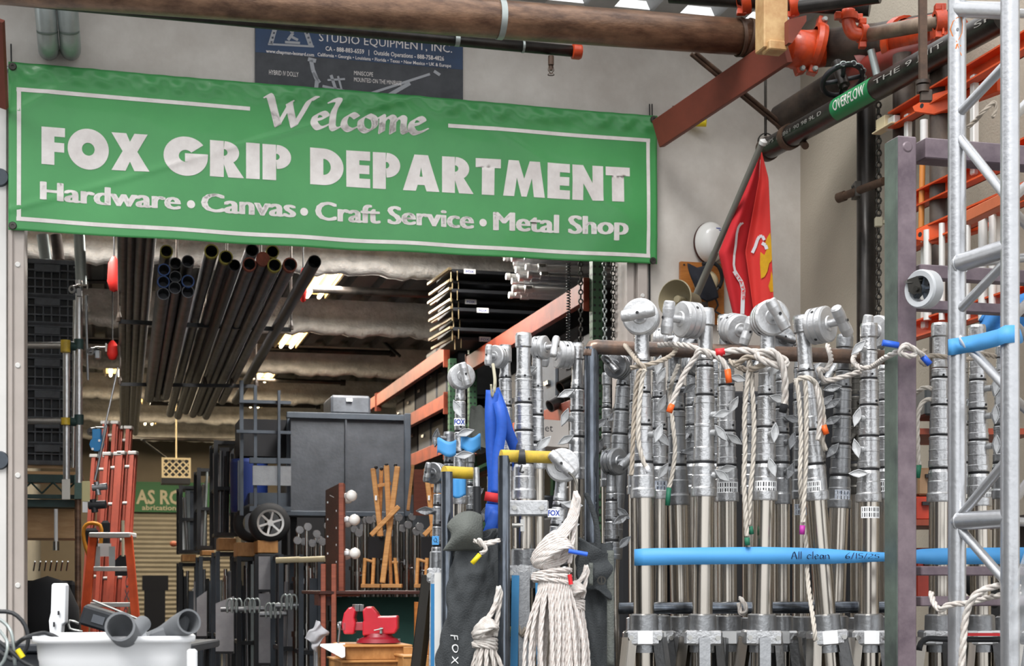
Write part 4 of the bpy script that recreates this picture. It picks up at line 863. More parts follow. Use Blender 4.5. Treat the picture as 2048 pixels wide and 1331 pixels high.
for i, (px, pt, pb, mt, lb) in enumerate(((1209, 528, 700, 'galv', 'bright chain hanging by the near green upright, closest to it'), (1226, 528, 700, 'darksteel', 'dull chain hanging just right of the bright one'), (1161, 528, 690, 'darksteel', 'dark chain hanging before the orange top beam'))):
    m = MB(); chain(m, [W(px, pt, 9.6), W(px+1, pb, 9.6)], .04, .005); one('hanging_chain', m, M[mt], lb, 'chain', 'chains hanging from the rack')
m = MB(); P = [W(1137, lerp(525, 700, q/150), 9.7)+V((math.cos(q*1.3)*.012, math.sin(q*1.3)*.012, 0)) for q in range(151)]; m.tube(P, .004, 5); one('coiled_cord', m, M['cable'], 'black coiled cord hanging before the orange top beam', 'cord')
for i, (px, py, w_, mt, lb) in enumerate(((1120, 775, 30, 'dchrome', 'dull steel tube end lying on the middle rack shelf, upper'), (1122, 800, 34, 'oldpipe', 'dark tube end lying on the middle rack shelf, lower'), (1100, 812, 22, 'alu2', 'short grey tube on the middle rack shelf beside the dark one'))):
    m = MB(); m.lathe([(.035, 0), (.045, 0), (.045, .5), (0, .5)], W(px, py, 10.8), (.75, .5, .45), 16); m.lathe([(.036, .4), (.036, 0)], W(px, py, 10.8), (.75, .5, .45), 16); one('tube_offcut', m, M[mt], lb, 'tube')
m = MB(); a, b = W(1064, 838, 9.9), W(1142, 892, 9.9); m.box((a+b)/2+VV*.2, (b.x-a.x, .35, a.z-b.z), (U+Z*-.05, VV, Z)); cb = one('white_carton', m, M['cardboard'], 'white carton with the printed letters pet behind the stands', 'carton', bevel=.003)
m = MB(); write(m, 'pet', W(1080, 862, 9.84), U, Z, .05, .085, .0); m.build('lettering', M['ink'], cb)
m = MB(); m.grid(lambda a, b: W(960, 900, 9.8)+V((math.cos(a*2*PI)*(.09-.04*b)*(1+.2*math.sin(a*25+b*9)), math.sin(a*2*PI)*.08*(1.2-b), .27*b+.015*math.sin(a*19))), 40, 14); one('grey_cloth_bundle', m, M['bagl'], 'grey crumpled cloth bundle behind the blue webbing', 'cloth')
for i, (x0, y0, x1, y1, d, cl, lb) in enumerate(((1836, 935, 1880, 990, 9.5, '#a08060', 'tan tool case behind the stands next to the purple frame'), (1830, 992, 1872, 1040, 9.3, '#b83a22', 'red orange tool case behind the stands near the purple frame'), (1832, 1095, 1880, 1200, 9.2, '#8f2d20', 'dark red toolbox behind the purple frame rails'), (1850, 770, 1950, 830, 8.0, '#34383a', 'dark case on the wall shelf behind the truss'))):
    d = 6.6 if i < 3 else 6.4
    m = MB(); a, b = W(x0, y0, d), W(x1, y1, d); m.box((a+b)/2+V((0, .12, 0)), (b.x-a.x, .24, a.z-b.z)); o = one('tool_case', m, mat('case enamel', cl, .5, var=.3), lb, 'case', bevel=.008)
    m = MB(); c = (a+b)/2+V((0, -.012, 0)); m.box(c+Z*(a.z-b.z)*.2, ((b.x-a.x)*.4, .02, .015)); m.build('handle', M['black'], o)
m = MB(); a, b = W(1828, 850, 6.5), W(2048, 862, 6.5); 
for z in (b.z, W(1, 1044, 6.5).z, W(1, 1202, 6.5).z): m.box(V(((a.x+b.x)/2, 6.75, z)), (b.x-a.x+.1, .5, .025))
o = one('wall_shelf', m, M['obeam'], 'rust red shelf unit behind the right stands holding tool cases', 'shelf')
m = MB(); 
for x in (a.x-.04, b.x+.04): m.box((x, 6.75, .75), (.03, .5, 1.7))
m.build('side_panel', M['black'], o)

# ================= trailer box and carts =================
def WB(m, px0, py0, px1, py1, d, dep): return wb(m, px0, py0, px1, py1, d, dep)
d = 13.0
t = thing('trailer_box', 'big charcoal panelled trailer box with faint white lettering on its top edge', 'trailer', tuple(W(700, 1030, 13)))
WB(MB(), 582, 838, 812, 1026, d, .9).build('panel_body', M['trunk'], t)
for a in ((574, 826, 820, 838), (574, 1022, 820, 1032), (574, 826, 584, 1032), (810, 826, 822, 1032), (690, 838, 694, 1022)): m = MB(); WB(m, *a, d-.03, .06); m.build('edge_rail', M['bluegrey'] if a[0] != 690 else M['trunk'], t, .004)
m = MB(); write(m, 'FOX GRIP DEPT', W(662, 835, d-.035), U, Z, .022, .30, .0, lift=.004); m.build('lettering', M['label'], t)
m = MB(); bb_ = [W(x, 1032, d) for x in (590, 810)]
for q in bb_:
    for dv in (.1, .8): m.beam(q+VV*dv, V(((q+VV*dv).x, (q+VV*dv).y, 0)), .05, .05, (0, 1, 0))
m.build('stand_leg', M['black'], t)
m = MB(); WB(m, 662, 790, 742, 828, 13.3, .5); g = one('grey_equipment_case', m, M['grime'], 'grey case sitting on top of the trailer box', 'case', bevel=.02); m = MB(); WB(m, 693, 796, 705, 802, 13.27, .02); m.build('white_label', M['label'], g)
# wheeled cart with tyre
t = thing('wheeled_cart', 'dark steel wheeled cart with alloy wheel parked on wooden blocks', 'cart', tuple(W(530, 1090, 12.5)))
d = 12.6
for x0, y0, x1, y1 in ((480, 760, 487, 1030), (508, 770, 514, 1030), (500, 915, 582, 926), (500, 1012, 582, 1022), (474, 860, 582, 866), (476, 920, 482, 1020), (556, 780, 561, 1015), (480, 800, 582, 806)):
    m = MB(); WB(m, x0, y0, x1, y1, d, .05); m.build('frame_bar', M['bluegrey'], t)
m = MB(); WB(m, 506, 931, 582, 970, d+.02, .03); m.build('aluminium_panel', M['alu2'], t)
m = MB(); WB(m, 480, 838, 582, 912, d+.5, .5); m.build('upper_box', M['canvasb'], t)
m = MB(); WB(m, 500, 985, 582, 1012, d+.3, .3); m.build('lower_box', M['bluegrey'], t)
def wheel(t, px, py, rp, d, tw=.2):
    r = rp*d/F; c = W(px, py, d)
    m = MB(); m.lathe([(r*.62, -.0), (r*.9, -.0), (r, .05), (r, tw-.05), (r*.9, tw), (r*.62, tw)], c, VV, 32, False); m.build('tyre', M['tire'], t)
    m = MB(); m.lathe([(r*.55, .03), (r*.56, -.002), (r*.66, -.006), (r*.68, .02), (r*.62, .1)], c, VV, 28); m.lathe([(0, -.0), (r*.16, .0), (r*.18, .05)], c, VV, 14)
    for k in range(6):
        a = k*PI/3+.3; e = U*math.cos(a)+Z*math.sin(a); m.beam(c+e*r*.12+VV*.02, c+e*r*.6+VV*.015, r*.11, .02, VV)
    m.build('alloy_rim', M['rim'], t, .002)
wheel(t, 541, 1045, 41, 12.45); 
wt = thing('spare_wheel', 'second dark wheel half hidden behind the alloy one', 'wheel', tuple(W(505, 1090, 12.75))); m = MB(); r = .16; m.lathe([(.09, 0), (.14, 0), (r, .05), (r, .15), (.14, .2)], W(508, 1045, 12.75), VV, 24, False); m.build('tyre', M['tire'], wt)
m = MB(); m.lathe([(0, 0), (.15, .0), (.16, .05), (.16, .42), (.15, .45), (0, .45)], W(498, 1024, 13.2), Z, 20); one('blue_barrel', m, M['bluecan'], 'deep blue plastic barrel behind the wheeled cart', 'barrel')
for x0, y0, x1, y1, dd_, lb in ((515, 1080, 556, 1105, 12.45, 'pale wooden block under the alloy wheel'), (474, 1084, 516, 1112, 12.7, 'darker wooden block left of the pale one under the cart'), (438, 1075, 472, 1100, 13.4, 'wooden block under the dark panels beside the wheel'), (365, 1108, 392, 1122, 15, 'small wooden block beneath the farthest dark carts'), (404, 1100, 428, 1110, 14.4, 'thin brown block between the farthest carts')):
    m = MB(); WB(m, x0, y0, x1, y1, dd_, .35); one('wooden_block', m, M['crate'], lb, 'block', bevel=.004)
# supporting lower carts
def dcart(px0, px1, y0, d, lab, nb, mt='bluegrey', yb=None, dep=.6, fill=None, seed=0):
    rnd = random.Random(seed); t = thing('equipment_cart', lab, 'cart', tuple(V((W((px0+px1)/2, 1170, d).x, d, 0))))
    zt = W(px0, y0, d).z; x0 = W(px0, 0, d).x; x1 = W(px1, 0, d).x; zb = .12 if yb is None else W(0, yb, d).z; wd = x1-x0; c = V(((x0+x1)/2, d, 0))
    for i in (-1, 1):
        for j in (0, 1): m = MB(); p = c+U*i*wd/2+VV*j*dep; m.box(V((p.x, p.y, (zt+zb)/2)), (.035, .035, zt-zb), (U, VV, Z)); m.build('post', M[mt], t)
    for z in (zt-.02, zb+.02, (zt+zb)/2):
        m = MB(); p = c+VV*dep/2; m.box(V((p.x, p.y, z)), (wd, dep, .03), (U, VV, Z)); m.build('deck', M['black'], t)
    for k in range(nb):
        x = rnd.uniform(-.45, .45)*wd; v = rnd.uniform(.02, .5)*dep; p = c+U*x+VV*v; h0 = zb+.03; h1 = zt-rnd.uniform(.03, .2)*(zt-zb)
        m = MB(); tm = rnd.choice(['bluegrey', 'black', 'chrome', 'galv', 'alu2', 'board2', 'rung'])
        if rnd.random() < .4: m.box(V((p.x, p.y, (h0+h1)/2)), (rnd.uniform(.03, .09), .02, h1-h0), (U, VV, Z))
        else: m.cyl(V((p.x, p.y, h0)), V((p.x+rnd.uniform(-.04, .04), p.y, h1)), rnd.uniform(.008, .018), 8)
        m.build('stored_bar', M[tm], t)
    if yb is None:
        for i in (-1, 1):
            p = c+U*i*wd*.42; m = MB(); m.lathe([(0, -.015), (.05, -.015), (.055, 0), (.05, .015), (0, .015)], V((p.x, p.y, .056)), U, 14); m.build('caster', M['tire'], t)
    return t
dcart(362, 405, 970, 15.3, 'dark upper cart farthest down the aisle by the room sign', 7, 'black', 1106, seed=1)
dcart(398, 432, 935, 14.6, 'dark upper cart with tall bars, second from the room sign', 7, 'black', 1098, seed=2)
dcart(432, 474, 880, 13.6, 'tall dark upper cart between the far carts and the blue barrel', 8, 'black', 1072, seed=3)
dcart(362, 398, 1124, 15.1, 'dark lower cart farthest down the aisle', 8, 'black', seed=4)
dcart(402, 432, 1112, 14.4, 'lower cart with pale bars, second in the aisle', 8, 'bluegrey', seed=5)
dcart(436, 474, 1102, 13.5, 'lower cart full of silver bars under the tall dark one', 10, 'bluegrey', seed=6)
dcart(478, 512, 1112, 12.7, 'narrow dark lower cart under the wooden blocks', 5, 'black', seed=7)
dcart(514, 556, 1108, 12.4, 'lower cart under the alloy wheel', 4, 'black', seed=8)
dcart(562, 602, 1108, 11.6, 'blue grey post cart right of the grey boards', 5, 'bluegrey', seed=9)
dcart(602, 640, 1112, 11.2, 'blue grey post cart nearest the mirror', 6, 'bluegrey', seed=10)
for i, (x0, y0, x1, y1, d, lb) in enumerate(((518, 1112, 550, 1182, 12.2, 'upper grey board standing beneath the alloy wheel'), (518, 1186, 550, 1330, 12.2, 'lower long grey board standing beneath the alloy wheel'), (394, 1195, 414, 1275, 13.2, 'narrow grey board standing in the far aisle'), (432, 1206, 468, 1306, 12.6, 'white scuffed board with slanted top in the aisle'))):
    m = MB(); a, b = W(x0, y0, d), W(x1, y1, d); h = a.z-b.z; m.prism([(0, 0), (b.x-a.x, 0), (b.x-a.x, h+(.06 if i > 1 else 0)), (0, h)], V((a.x, d, b.z)), V((1, 0, 0)), Z, .03); o = one('grey_board', m, M['board2'], lb, 'board', 'grey boards in the aisle')
    m = MB(); m.box(V(((a.x+b.x)/2, d-.02, b.z+h*.02)), (b.x-a.x, .01, .02)); m.build('edge_strip', M['black'], o)
# clamp heads on the carts
for i, (px, py, d, lb) in enumerate(((470, 1212, 12, 'grey clamp cluster before the scuffed board'), (506, 1212, 11.8, 'grey clamp cluster on the narrow dark cart'), (548, 1222, 11.4, 'pale clamp cluster on a bar near the grey boards'), (580, 1205, 11.2, 'clamp cluster left of the blue grey posts'))):
    t = thing('clamp_cluster', lb, 'clamp', tuple(W(px, py+20, d)), 'clamp clusters on the carts')
    m = MB(); m.cyl(W(px-28, py+6, d), W(px+26, py+4, d), .02, 10); m.build('bar', M['alu2'], t)
    for k in range(3): m = MB(); c = W(px-10+k*9, py, d-.02); m.tube(spline([c+V((-.02, 0, -.05)), c+V((-.025, 0, .03)), c+V((0, 0, .06)), c+V((.02, 0, .03)), c+V((.015, 0, -.05))], .01), .008, 6); m.build('jaw', M['galv'], t)
for i, (px0, px1, y, lb) in enumerate(((552, 600, 1120, 'left'), (598, 650, 1119, 'right'))):
    m = MB(); m.cyl(W(px0, y, 11), W(px1, y-2, 11), .022, 10); one('yellow_bar', m, M['cream'], 'pale yellow bar across the blue grey posts, %s one' % lb, 'bar', 'pale yellow bars over the carts')
# slim stands in the half dark
def slim(px, yt, d, lab, r=.014, mt='dchrome', grp='slim dark stands beside the mirror', yk=None):
    t = thing('slim_stand', lab, 'stand', (W(px, 0, d).x, d, 0), grp); p = V((W(px, 0, d).x, d, 0)); zt = W(px, yt, d).z
    m = MB(); m.lathe([(0, .02), (r*1.3, .02), (r*1.3, zt*.55), (r*1.7, zt*.55), (r*1.7, zt*.55+.04), (r, zt*.55+.04), (r, zt*.8), (r*1.5, zt*.8), (r*1.5, zt*.8+.03), (r*.8, zt*.8+.03), (r*.8, zt), (0, zt)], p, Z, 10); m.build('column', M[mt], t)
    m = MB()
    for q in (.57, .8): c = p+Z*zt*q; m.cyl(c, c+V((.05, -.02, 0)), .006, 6); m.box(c+V((.055, -.02, 0)), (.01, .01, .04))
    m.build('knob', M['alu2'], t)
    m = MB()
    for k in range(3): a = 2*PI*k/3+px; m.beam(p+Z*.5, p+V((math.cos(a)*.13, math.sin(a)*.13, .012)), .02, .012)
    m.build('leg', M[mt], t)
    m = MB(); c = p+Z*(zt-.03); m.lathe([(0, -.015), (.03, -.015), (.03, .015), (0, .015)], c+V((.01, -.03, 0)), (.3, -1, 0), 10); m.build('grip_head', M['alu2'], t)
rr = random.Random(5)
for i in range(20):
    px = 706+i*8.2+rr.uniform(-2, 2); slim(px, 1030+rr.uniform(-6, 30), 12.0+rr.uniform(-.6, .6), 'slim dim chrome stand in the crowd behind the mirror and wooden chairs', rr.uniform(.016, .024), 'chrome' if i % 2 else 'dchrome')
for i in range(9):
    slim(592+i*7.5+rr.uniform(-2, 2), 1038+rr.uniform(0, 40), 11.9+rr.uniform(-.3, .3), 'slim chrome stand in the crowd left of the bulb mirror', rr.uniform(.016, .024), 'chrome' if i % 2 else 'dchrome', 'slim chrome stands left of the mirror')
# ================= makeup mirror on its table =================
d = 9.7
t = thing('bulb_mirror', 'tall mahogany makeup mirror board with round white bulbs', 'mirror', tuple(W(680, 1180, d)))
a, b = W(684, 966, d), W(684, 1182, d)
m = MB(); m.box((a+b)/2, (.032, .09, a.z-b.z)); m.build('edge_post', M['mahogl'], t, .003)
p0, p1 = W(655, 978, d+.85), W(680, 966, d+.03); m = MB(); m.add([W(654, 980, d+.7), W(680, 967, d+.02), W(680, 1182, d+.02), W(654, 1190, d+.7)], [(0, 1, 2, 3)]); m.build('back_board', M['mahog'], t, solid=.02)
m = MB(); m.tube([W(660, 990, d+.35), W(672, 996, d+.2), W(674, 1050, d+.15), W(673, 1090, d+.15)], .003, 5); m.build('wire', M['white'], t)
for k in range(8): m = MB(); m.box(W(656+(k % 2)*18, 1004+k*17, d+.2+(.35 if k % 2 == 0 else -.08)), (.012, .012, .012)); m.build('screw_clip', M['white'], t)
for px, py, dd_ in ((703, 991, d), (709, 1039, d), (710, 1106, d), (695, 996, d+.35), (694, 1043, d+.35), (693, 1108, d+.35)):
    m = MB(); m.sphere(W(px, py, dd_), .036, 18); bl = m.build('bulb', M['bulb'], t); m = MB(); m.cyl(W(px-12, py, dd_), W(687, py, dd_), .016, 12); m.build('socket', M['white'], bl)
t = thing('makeup_table', 'dark table with reddish legs and green front under the mirror and chairs', 'table', tuple(W(750, 1300, 9.8)))
m = MB(); wb(m, 638, 1181, 866, 1188, 9.55, .9); m.build('table_top', M['mahog'], t, .004); m = MB(); wb(m, 640, 1184, 720, 1192, 9.54, .05); m.build('front_rail', M['mahogl'], t)
m = MB(); wb(m, 674, 1193, 868, 1292, 9.75, .04); m.build('front_panel', mat('bottle green cloth', '#123a33', .85, var=.2), t)
for x in (647, 668): a = W(x, 1127 if x == 668 else 1127, 9.5); m = MB(); m.box(V((a.x, 9.5, a.z/2)), (.03, .03, a.z)); m.build('leg', M['mahogl'], t, .003)
for x in (690, 860): a = W(x, 1188, 10.2); m = MB(); m.box(V((a.x, 10.2, a.z/2)), (.04, .04, a.z)); m.build('leg', M['mahog'], t)
m = MB(); wb(m, 637, 1186, 666, 1210, 9.52, .2); m.build('drawer_end', M['mahog'], t)
# upturned director chairs
def dchair(px, lab, cut=0):
    d = 9.75; t = thing('director_chair', lab, 'chair', tuple(W(px, 1180, d)), 'folded wooden director chairs on the table')
    Pz = lambda x, y, dd=0: W(px+x, y, d+dd)
    for x0, y0, x1, y1, dd_, w_ in ((-24, 936, -8, 1072, .05, .032), (-7, 936, -12, 1072, .1, .026), (3, 930, 9, 1060, .0, .034), (25, 932, -5, 1165, -.04, .034), (28, 1012, -28, 1070, -.08, .03), (9, 1060, 12, 1168, .05, .02)):
        m = MB(); m.beam(Pz(x0, y0, dd_), Pz(x1, y1, dd_), w_, .022, (0, 1, 0)); m.build('slat', M['woodl'], t, .004)
    for x, y in ((-18, 934), (-7, 937), (3, 929), (21, 930)): m = MB(); m.sphere(Pz(x, y), .012, 10); m.build('rubber_foot', M['groove'], t)
    m = MB(); m.beam(Pz(-20, 972, .06), Pz(12, 966, .06), .02, .02); m.build('stretcher', M['woodl'], t)
    m = MB(); wb(m, px-33, 1073, px-2, 1115, d+.06, .03); m.build('canvas_seat', M['canvasb'], t)
    for x0 in (-40, -22, 20): m = MB(); m.cyl(Pz(x0, 1115), Pz(x0-3+(8 if x0 > 0 else 0), 1170), .012, 10); m.build('spindle', M['woodl'], t)
    m = MB(); m.cyl(Pz(-40, 1118), Pz(-20, 1124), .01, 8); m.cyl(Pz(14, 1124), Pz(26, 1124), .01, 8); m.box(Pz(-28, 1171), (.12, .1, .025)); m.box(Pz(14, 1171), (.13, .1, .025)); m.build('runner', M['crate'], t, .003)
    m = MB(); m.box(Pz(-18, 995, .03), (.012, .01, .03)); m.build('paper_tag', M['label'], t)
dchair(770, 'folded wooden chair upturned on the table, fully visible one'); dchair(876, 'second folded wooden chair, half hidden by the silver stands')
m = MB(); m.beam(W(826, 930, 10.4), W(816, 1020, 10.3), .02, .02, (0, 1, 0)); one('wooden_stick', m, M['woodl'], 'thin wooden stick leaning between the two upturned chairs', 'stick')
m = MB(); wb(m, 828, 938, 866, 1030, 10.9, .03); one('plywood_sheet', m, M['mahogl'], 'brown wooden panel standing behind the second chair', 'panel')
# ================= bench vise on crates =================
d = 8.3; k = d/F
t = thing('bench_vise', 'red bench vise with open jaws bolted on a wooden crate', 'vise', tuple(W(752, 1288, d)))
def vp(L): return [((x-740)*k, (1288-y)*k) for x, y in L]
m = MB(); m.prism(vp([(727, 1220), (734, 1212), (746, 1212), (756, 1224), (759, 1231), (778, 1231), (797, 1230), (797, 1255), (791, 1266), (727, 1270), (727, 1244), (729, 1240)]), W(740, 1288, d), V((1, 0, 0)), Z, .12); m.build('body', M['vise'], t, .008, seg=2)
m = MB(); m.prism(vp([(714, 1220), (706, 1212), (699, 1214), (690, 1225), (687, 1240), (686, 1252), (690, 1267), (710, 1267), (714, 1245), (711, 1235)]), W(740, 1288, d), V((1, 0, 0)), Z, .12); m.build('moving_jaw', M['vise'], t, .008, seg=2)
for x0, x1 in ((714, 719), (724, 728)): m = MB(); wb(m, x0-4, 1208, x1, 1222, d-.05, .1); m.build('jaw_plate', M['alu2'], t, .002)
m = MB(); wb(m, 686, 1244, 756, 1260, d-.04, .09); m.build('slide_bar', mat('worn pink red', '#b5525c', .45, .2, var=.2), t, .003)
m = MB(); m.lathe([(0, .05), (.07, .05), (.08, .03), (.105, .02), (.12, 0), (0, 0)], W(757, 1284, d), Z, 24); m.lathe([(.06, 0), (.06, .07), (.05, .1), (0, .1)], W(757, 1284, d), Z, 24); m.build('swivel_base', M['visedk'], t, .003)
for x in (717, 765, 797): m = MB(); m.lathe([(0, .02), (.01, .02), (.012, 0)], W(x, 1284, d-.07 if x == 765 else d), Z, 8); m.build('bolt', M['alu2'], t)
m = MB(); m.cyl(W(683, 1251, d), W(676, 1251, d), .02, 12); m.cyl(W(681, 1245, d-.03), W(676, 1292, d-.03), .006, 8); m.sphere(W(681, 1246, d-.03), .013, 10); m.sphere(W(676, 1292, d-.03), .01, 10); m.build('handle', M['alu2'], t)
m = MB(); m.cyl(W(762, 1254, d-.07), W(762, 1266, d-.07), .008, 8); m.cyl(W(748, 1260, d-.08), W(766, 1256, d-.08), .004, 6); m.build('locking_lever', M['galv'], t)
def crateb(x0, y0, x1, y1, d, dep, lab, mt='crate'):
    t = thing('wooden_crate', lab, 'crate', tuple(W((x0+x1)/2, y1, d)), 'wooden crates under the vise'); m = MB(); wb(m, x0+2, y0+3, x1-2, y1, d+.02, dep-.04); m.build('crate_side', M[mt], t, .002)
    m = MB(); wb(m, x0, y0, x1, y0+4, d, dep); m.build('crate_top', M['woodl'], t, .002)
    for x in (x0+9, x1-9): m = MB(); wb(m, x-9, y0+4, x+9, y1, d-.005, .03); m.build('corner_batten', M[mt], t, .002)
crateb(690, 1289, 826, 1318, 8.1, .45, 'pine crate directly under the red vise'); crateb(682, 1320, 830, 1500, 8.05, .55, 'lower pine crate under the one carrying the vise')
crateb(806, 1310, 858, 1500, 7.9, .4, 'pine crate edge at the lower right of the vise')
m = MB(); wb(m, 830, 1203, 866, 1500, 8.6, .03); one('upright_plank', m, M['board'], 'upright pine plank beside the dark bag behind the vise', 'plank')
m = MB(); m.add([W(641, 1288, 8.2), W(690, 1286, 8.2), W(690, 1300, 8.0), W(640, 1290, 7.9), W(684, 1314, 7.8), W(690, 1312, 7.8)], [(0, 1, 2, 3), (3, 2, 5, 4)]); one('paper_tray', m, M['white'], 'white bent sheet metal tray left of the crate', 'tray', solid=.006)
m = MB(); m.grid(lambda a, b: (W(632, 1240, 8.42).lerp(W(656, 1262, 8.38), a)).lerp(W(612, 1274, 8.40).lerp(W(632, 1304, 8.36), a), b)+V((.008*math.sin(a*8+b*5), -.03*math.sin(a*PI)*math.sin(b*PI)+.01*math.sin(a*13+b*7), .006*math.sin(b*12+a*4))), 20, 20); one('white_rag', m, M['board2'], 'off-white rag draped over a post left of the vise', 'rag', solid=.004)
m = MB(); a = W(634, 1262, 8.45); m.cyl(a, V((a.x, a.y, 0)), .02, 12); one('rag_post', m, M['alu2'], 'grey post holding the off-white rag', 'post')

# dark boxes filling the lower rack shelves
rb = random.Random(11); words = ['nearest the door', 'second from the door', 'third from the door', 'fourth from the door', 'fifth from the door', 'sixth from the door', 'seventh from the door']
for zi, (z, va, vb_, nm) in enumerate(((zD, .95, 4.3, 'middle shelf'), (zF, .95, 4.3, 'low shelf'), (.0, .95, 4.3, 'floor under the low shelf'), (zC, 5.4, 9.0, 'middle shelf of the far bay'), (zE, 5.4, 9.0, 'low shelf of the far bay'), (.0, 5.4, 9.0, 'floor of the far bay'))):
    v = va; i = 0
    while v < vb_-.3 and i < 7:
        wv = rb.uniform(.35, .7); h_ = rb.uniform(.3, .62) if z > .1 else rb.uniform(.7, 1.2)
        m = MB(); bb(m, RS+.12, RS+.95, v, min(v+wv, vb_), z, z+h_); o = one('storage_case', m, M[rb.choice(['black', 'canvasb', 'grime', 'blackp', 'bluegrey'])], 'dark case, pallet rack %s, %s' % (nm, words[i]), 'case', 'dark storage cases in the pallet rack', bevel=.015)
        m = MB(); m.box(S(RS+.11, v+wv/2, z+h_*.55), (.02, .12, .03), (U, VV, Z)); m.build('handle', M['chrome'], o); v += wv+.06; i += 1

for i, (x0, x1, yt, lb) in enumerate(((478, 560, 985, 'behind the cart wheel'), (562, 640, 1000, 'under the trailer box, beside the cart'), (640, 720, 1010, 'behind the bulb mirror'), (722, 800, 1000, 'behind the upturned chair'), (800, 900, 990, 'behind the second upturned chair'))):  # dark boxes added to block the bright back wall between the carts
    m = MB(); a = W(x0, yt, 16.5); b = W(x1, yt, 16.5); m.box(V(((a.x+b.x)/2, 16.7, a.z/2)), (b.x-a.x-.02, .5, a.z), (U, VV, Z)); o = one('dark_filler_cabinet', m, M['canvasb' if i % 2 else 'blackp'], 'tall dark filler cabinet '+lb, 'cabinet', 'dark filler cabinets at the back')
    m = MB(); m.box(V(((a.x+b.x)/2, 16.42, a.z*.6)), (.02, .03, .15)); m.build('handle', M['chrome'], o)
# ================= rolling stands =================
def bar_lathe(m, c, ax, prof, n=14): m.lathe(prof, c, ax, n)
def grip(t, c, ax, rot, R=.055, hl=.1, back=None, scale=1.0, mt='alu'):
    """two-plate grip head with a broad T handle"""
    ax = V(ax).normalized(); x, y, _ = frame(ax)
    m = MB(); w_ = .62*scale
    m.lathe([(0, -.05*w_), (R*.86, -.05*w_), (R, -.04*w_), (R, -.022*w_), (R*.93, -.02*w_), (R*.93, -.012*w_), (R, -.01*w_), (R, .012*w_), (R*.93, .014*w_), (R*.93, .022*w_), (R, .024*w_), (R, .044*w_), (R*.9, .05*w_), (R*.45, .052*w_), (R*.4, .058*w_), (R*.3, .058*w_), (0, .058*w_)], c, ax, 30)
    g = m.build('grip_head', M['casthead' if mt == 'alu' else mt], t)
    m = MB(); hd = x*math.cos(rot)+y*math.sin(rot); e = c+ax*.058*w_
    m.cyl(e, e+ax*.03*scale, .012*scale, 12)
    hc = e+ax*.04*scale; s_ = scale; m.lathe([(0, -hl/2), (.013*s_, -hl/2), (.017*s_, -hl/2+.004), (.019*s_, -hl/4), (.0165*s_, 0), (.019*s_, hl/4), (.017*s_, hl/2-.004), (.013*s_, hl/2), (0, hl/2)], hc, hd, 16)
    h = m.build('tee_handle', M['casthead' if mt == 'alu' else mt], g)
    m = MB(); m.lathe([(0, .001), (.005*s_, .001)], hc+ax*.0185*s_, ax, 8); m.build('set_screw', M['groove'], h)
    m = MB()
    for a in (.6, 2.4, 4.1): q = x*math.cos(a)+y*math.sin(a); m.lathe([(0, .0006), (.005*s_, .0006)], c+q*R, q, 8)
    m.build('tool_hole', M['groove'], g)
    return g
def wing(t, p, r, az, rot, L=.034, mt='alu'):
    """diamond shaped wing knob on a short stem"""
    d = V((math.sin(az), -math.cos(az), 0)); s_ = V((math.cos(az), math.sin(az), 0)); a = p+d*r
    m = MB(); m.cyl(a-d*.006, a+d*.018, .010, 10); m.cyl(a+d*.018, a+d*.03, .006, 8); c = a+d*.034
    pa_ = az*.35; dn = V((math.sin(pa_), -math.cos(pa_), 0)); ss = V((math.cos(pa_), math.sin(pa_), 0))
    ux = ss*math.cos(rot)+Z*math.sin(rot); uy = -ss*math.sin(rot)+Z*math.cos(rot); c = a+d*.03+ux*L*.1
    out = [(L, 0), (L*.5, L*.27), (0, L*.42), (-L*.5, L*.27), (-L, 0), (-L*.5, -L*.27), (0, -L*.42), (L*.5, -L*.27)]
    vs = [c+dn*.002]; 
    for k_, h_ in ((.8, .0035), (.84, .0065), (1, .0065), (1, -.003)): vs += [c+ux*x*k_+uy*y*k_+dn*h_ for x, y in out]
    n = len(out); fs = [(0, 1+i, 1+(i+1) % n) for i in range(n)]
    for q in range(3): fs += [(1+q*n+i, 1+q*n+n+i, 1+q*n+n+(i+1) % n, 1+q*n+(i+1) % n) for i in range(n)]
    fs += [tuple(1+3*n+i for i in range(n-1, -1, -1))]
    m.add(vs, fs, False); return m.build('wing_knob', M['knob' if mt == 'alu' else mt], t)
DIAM = math.pi
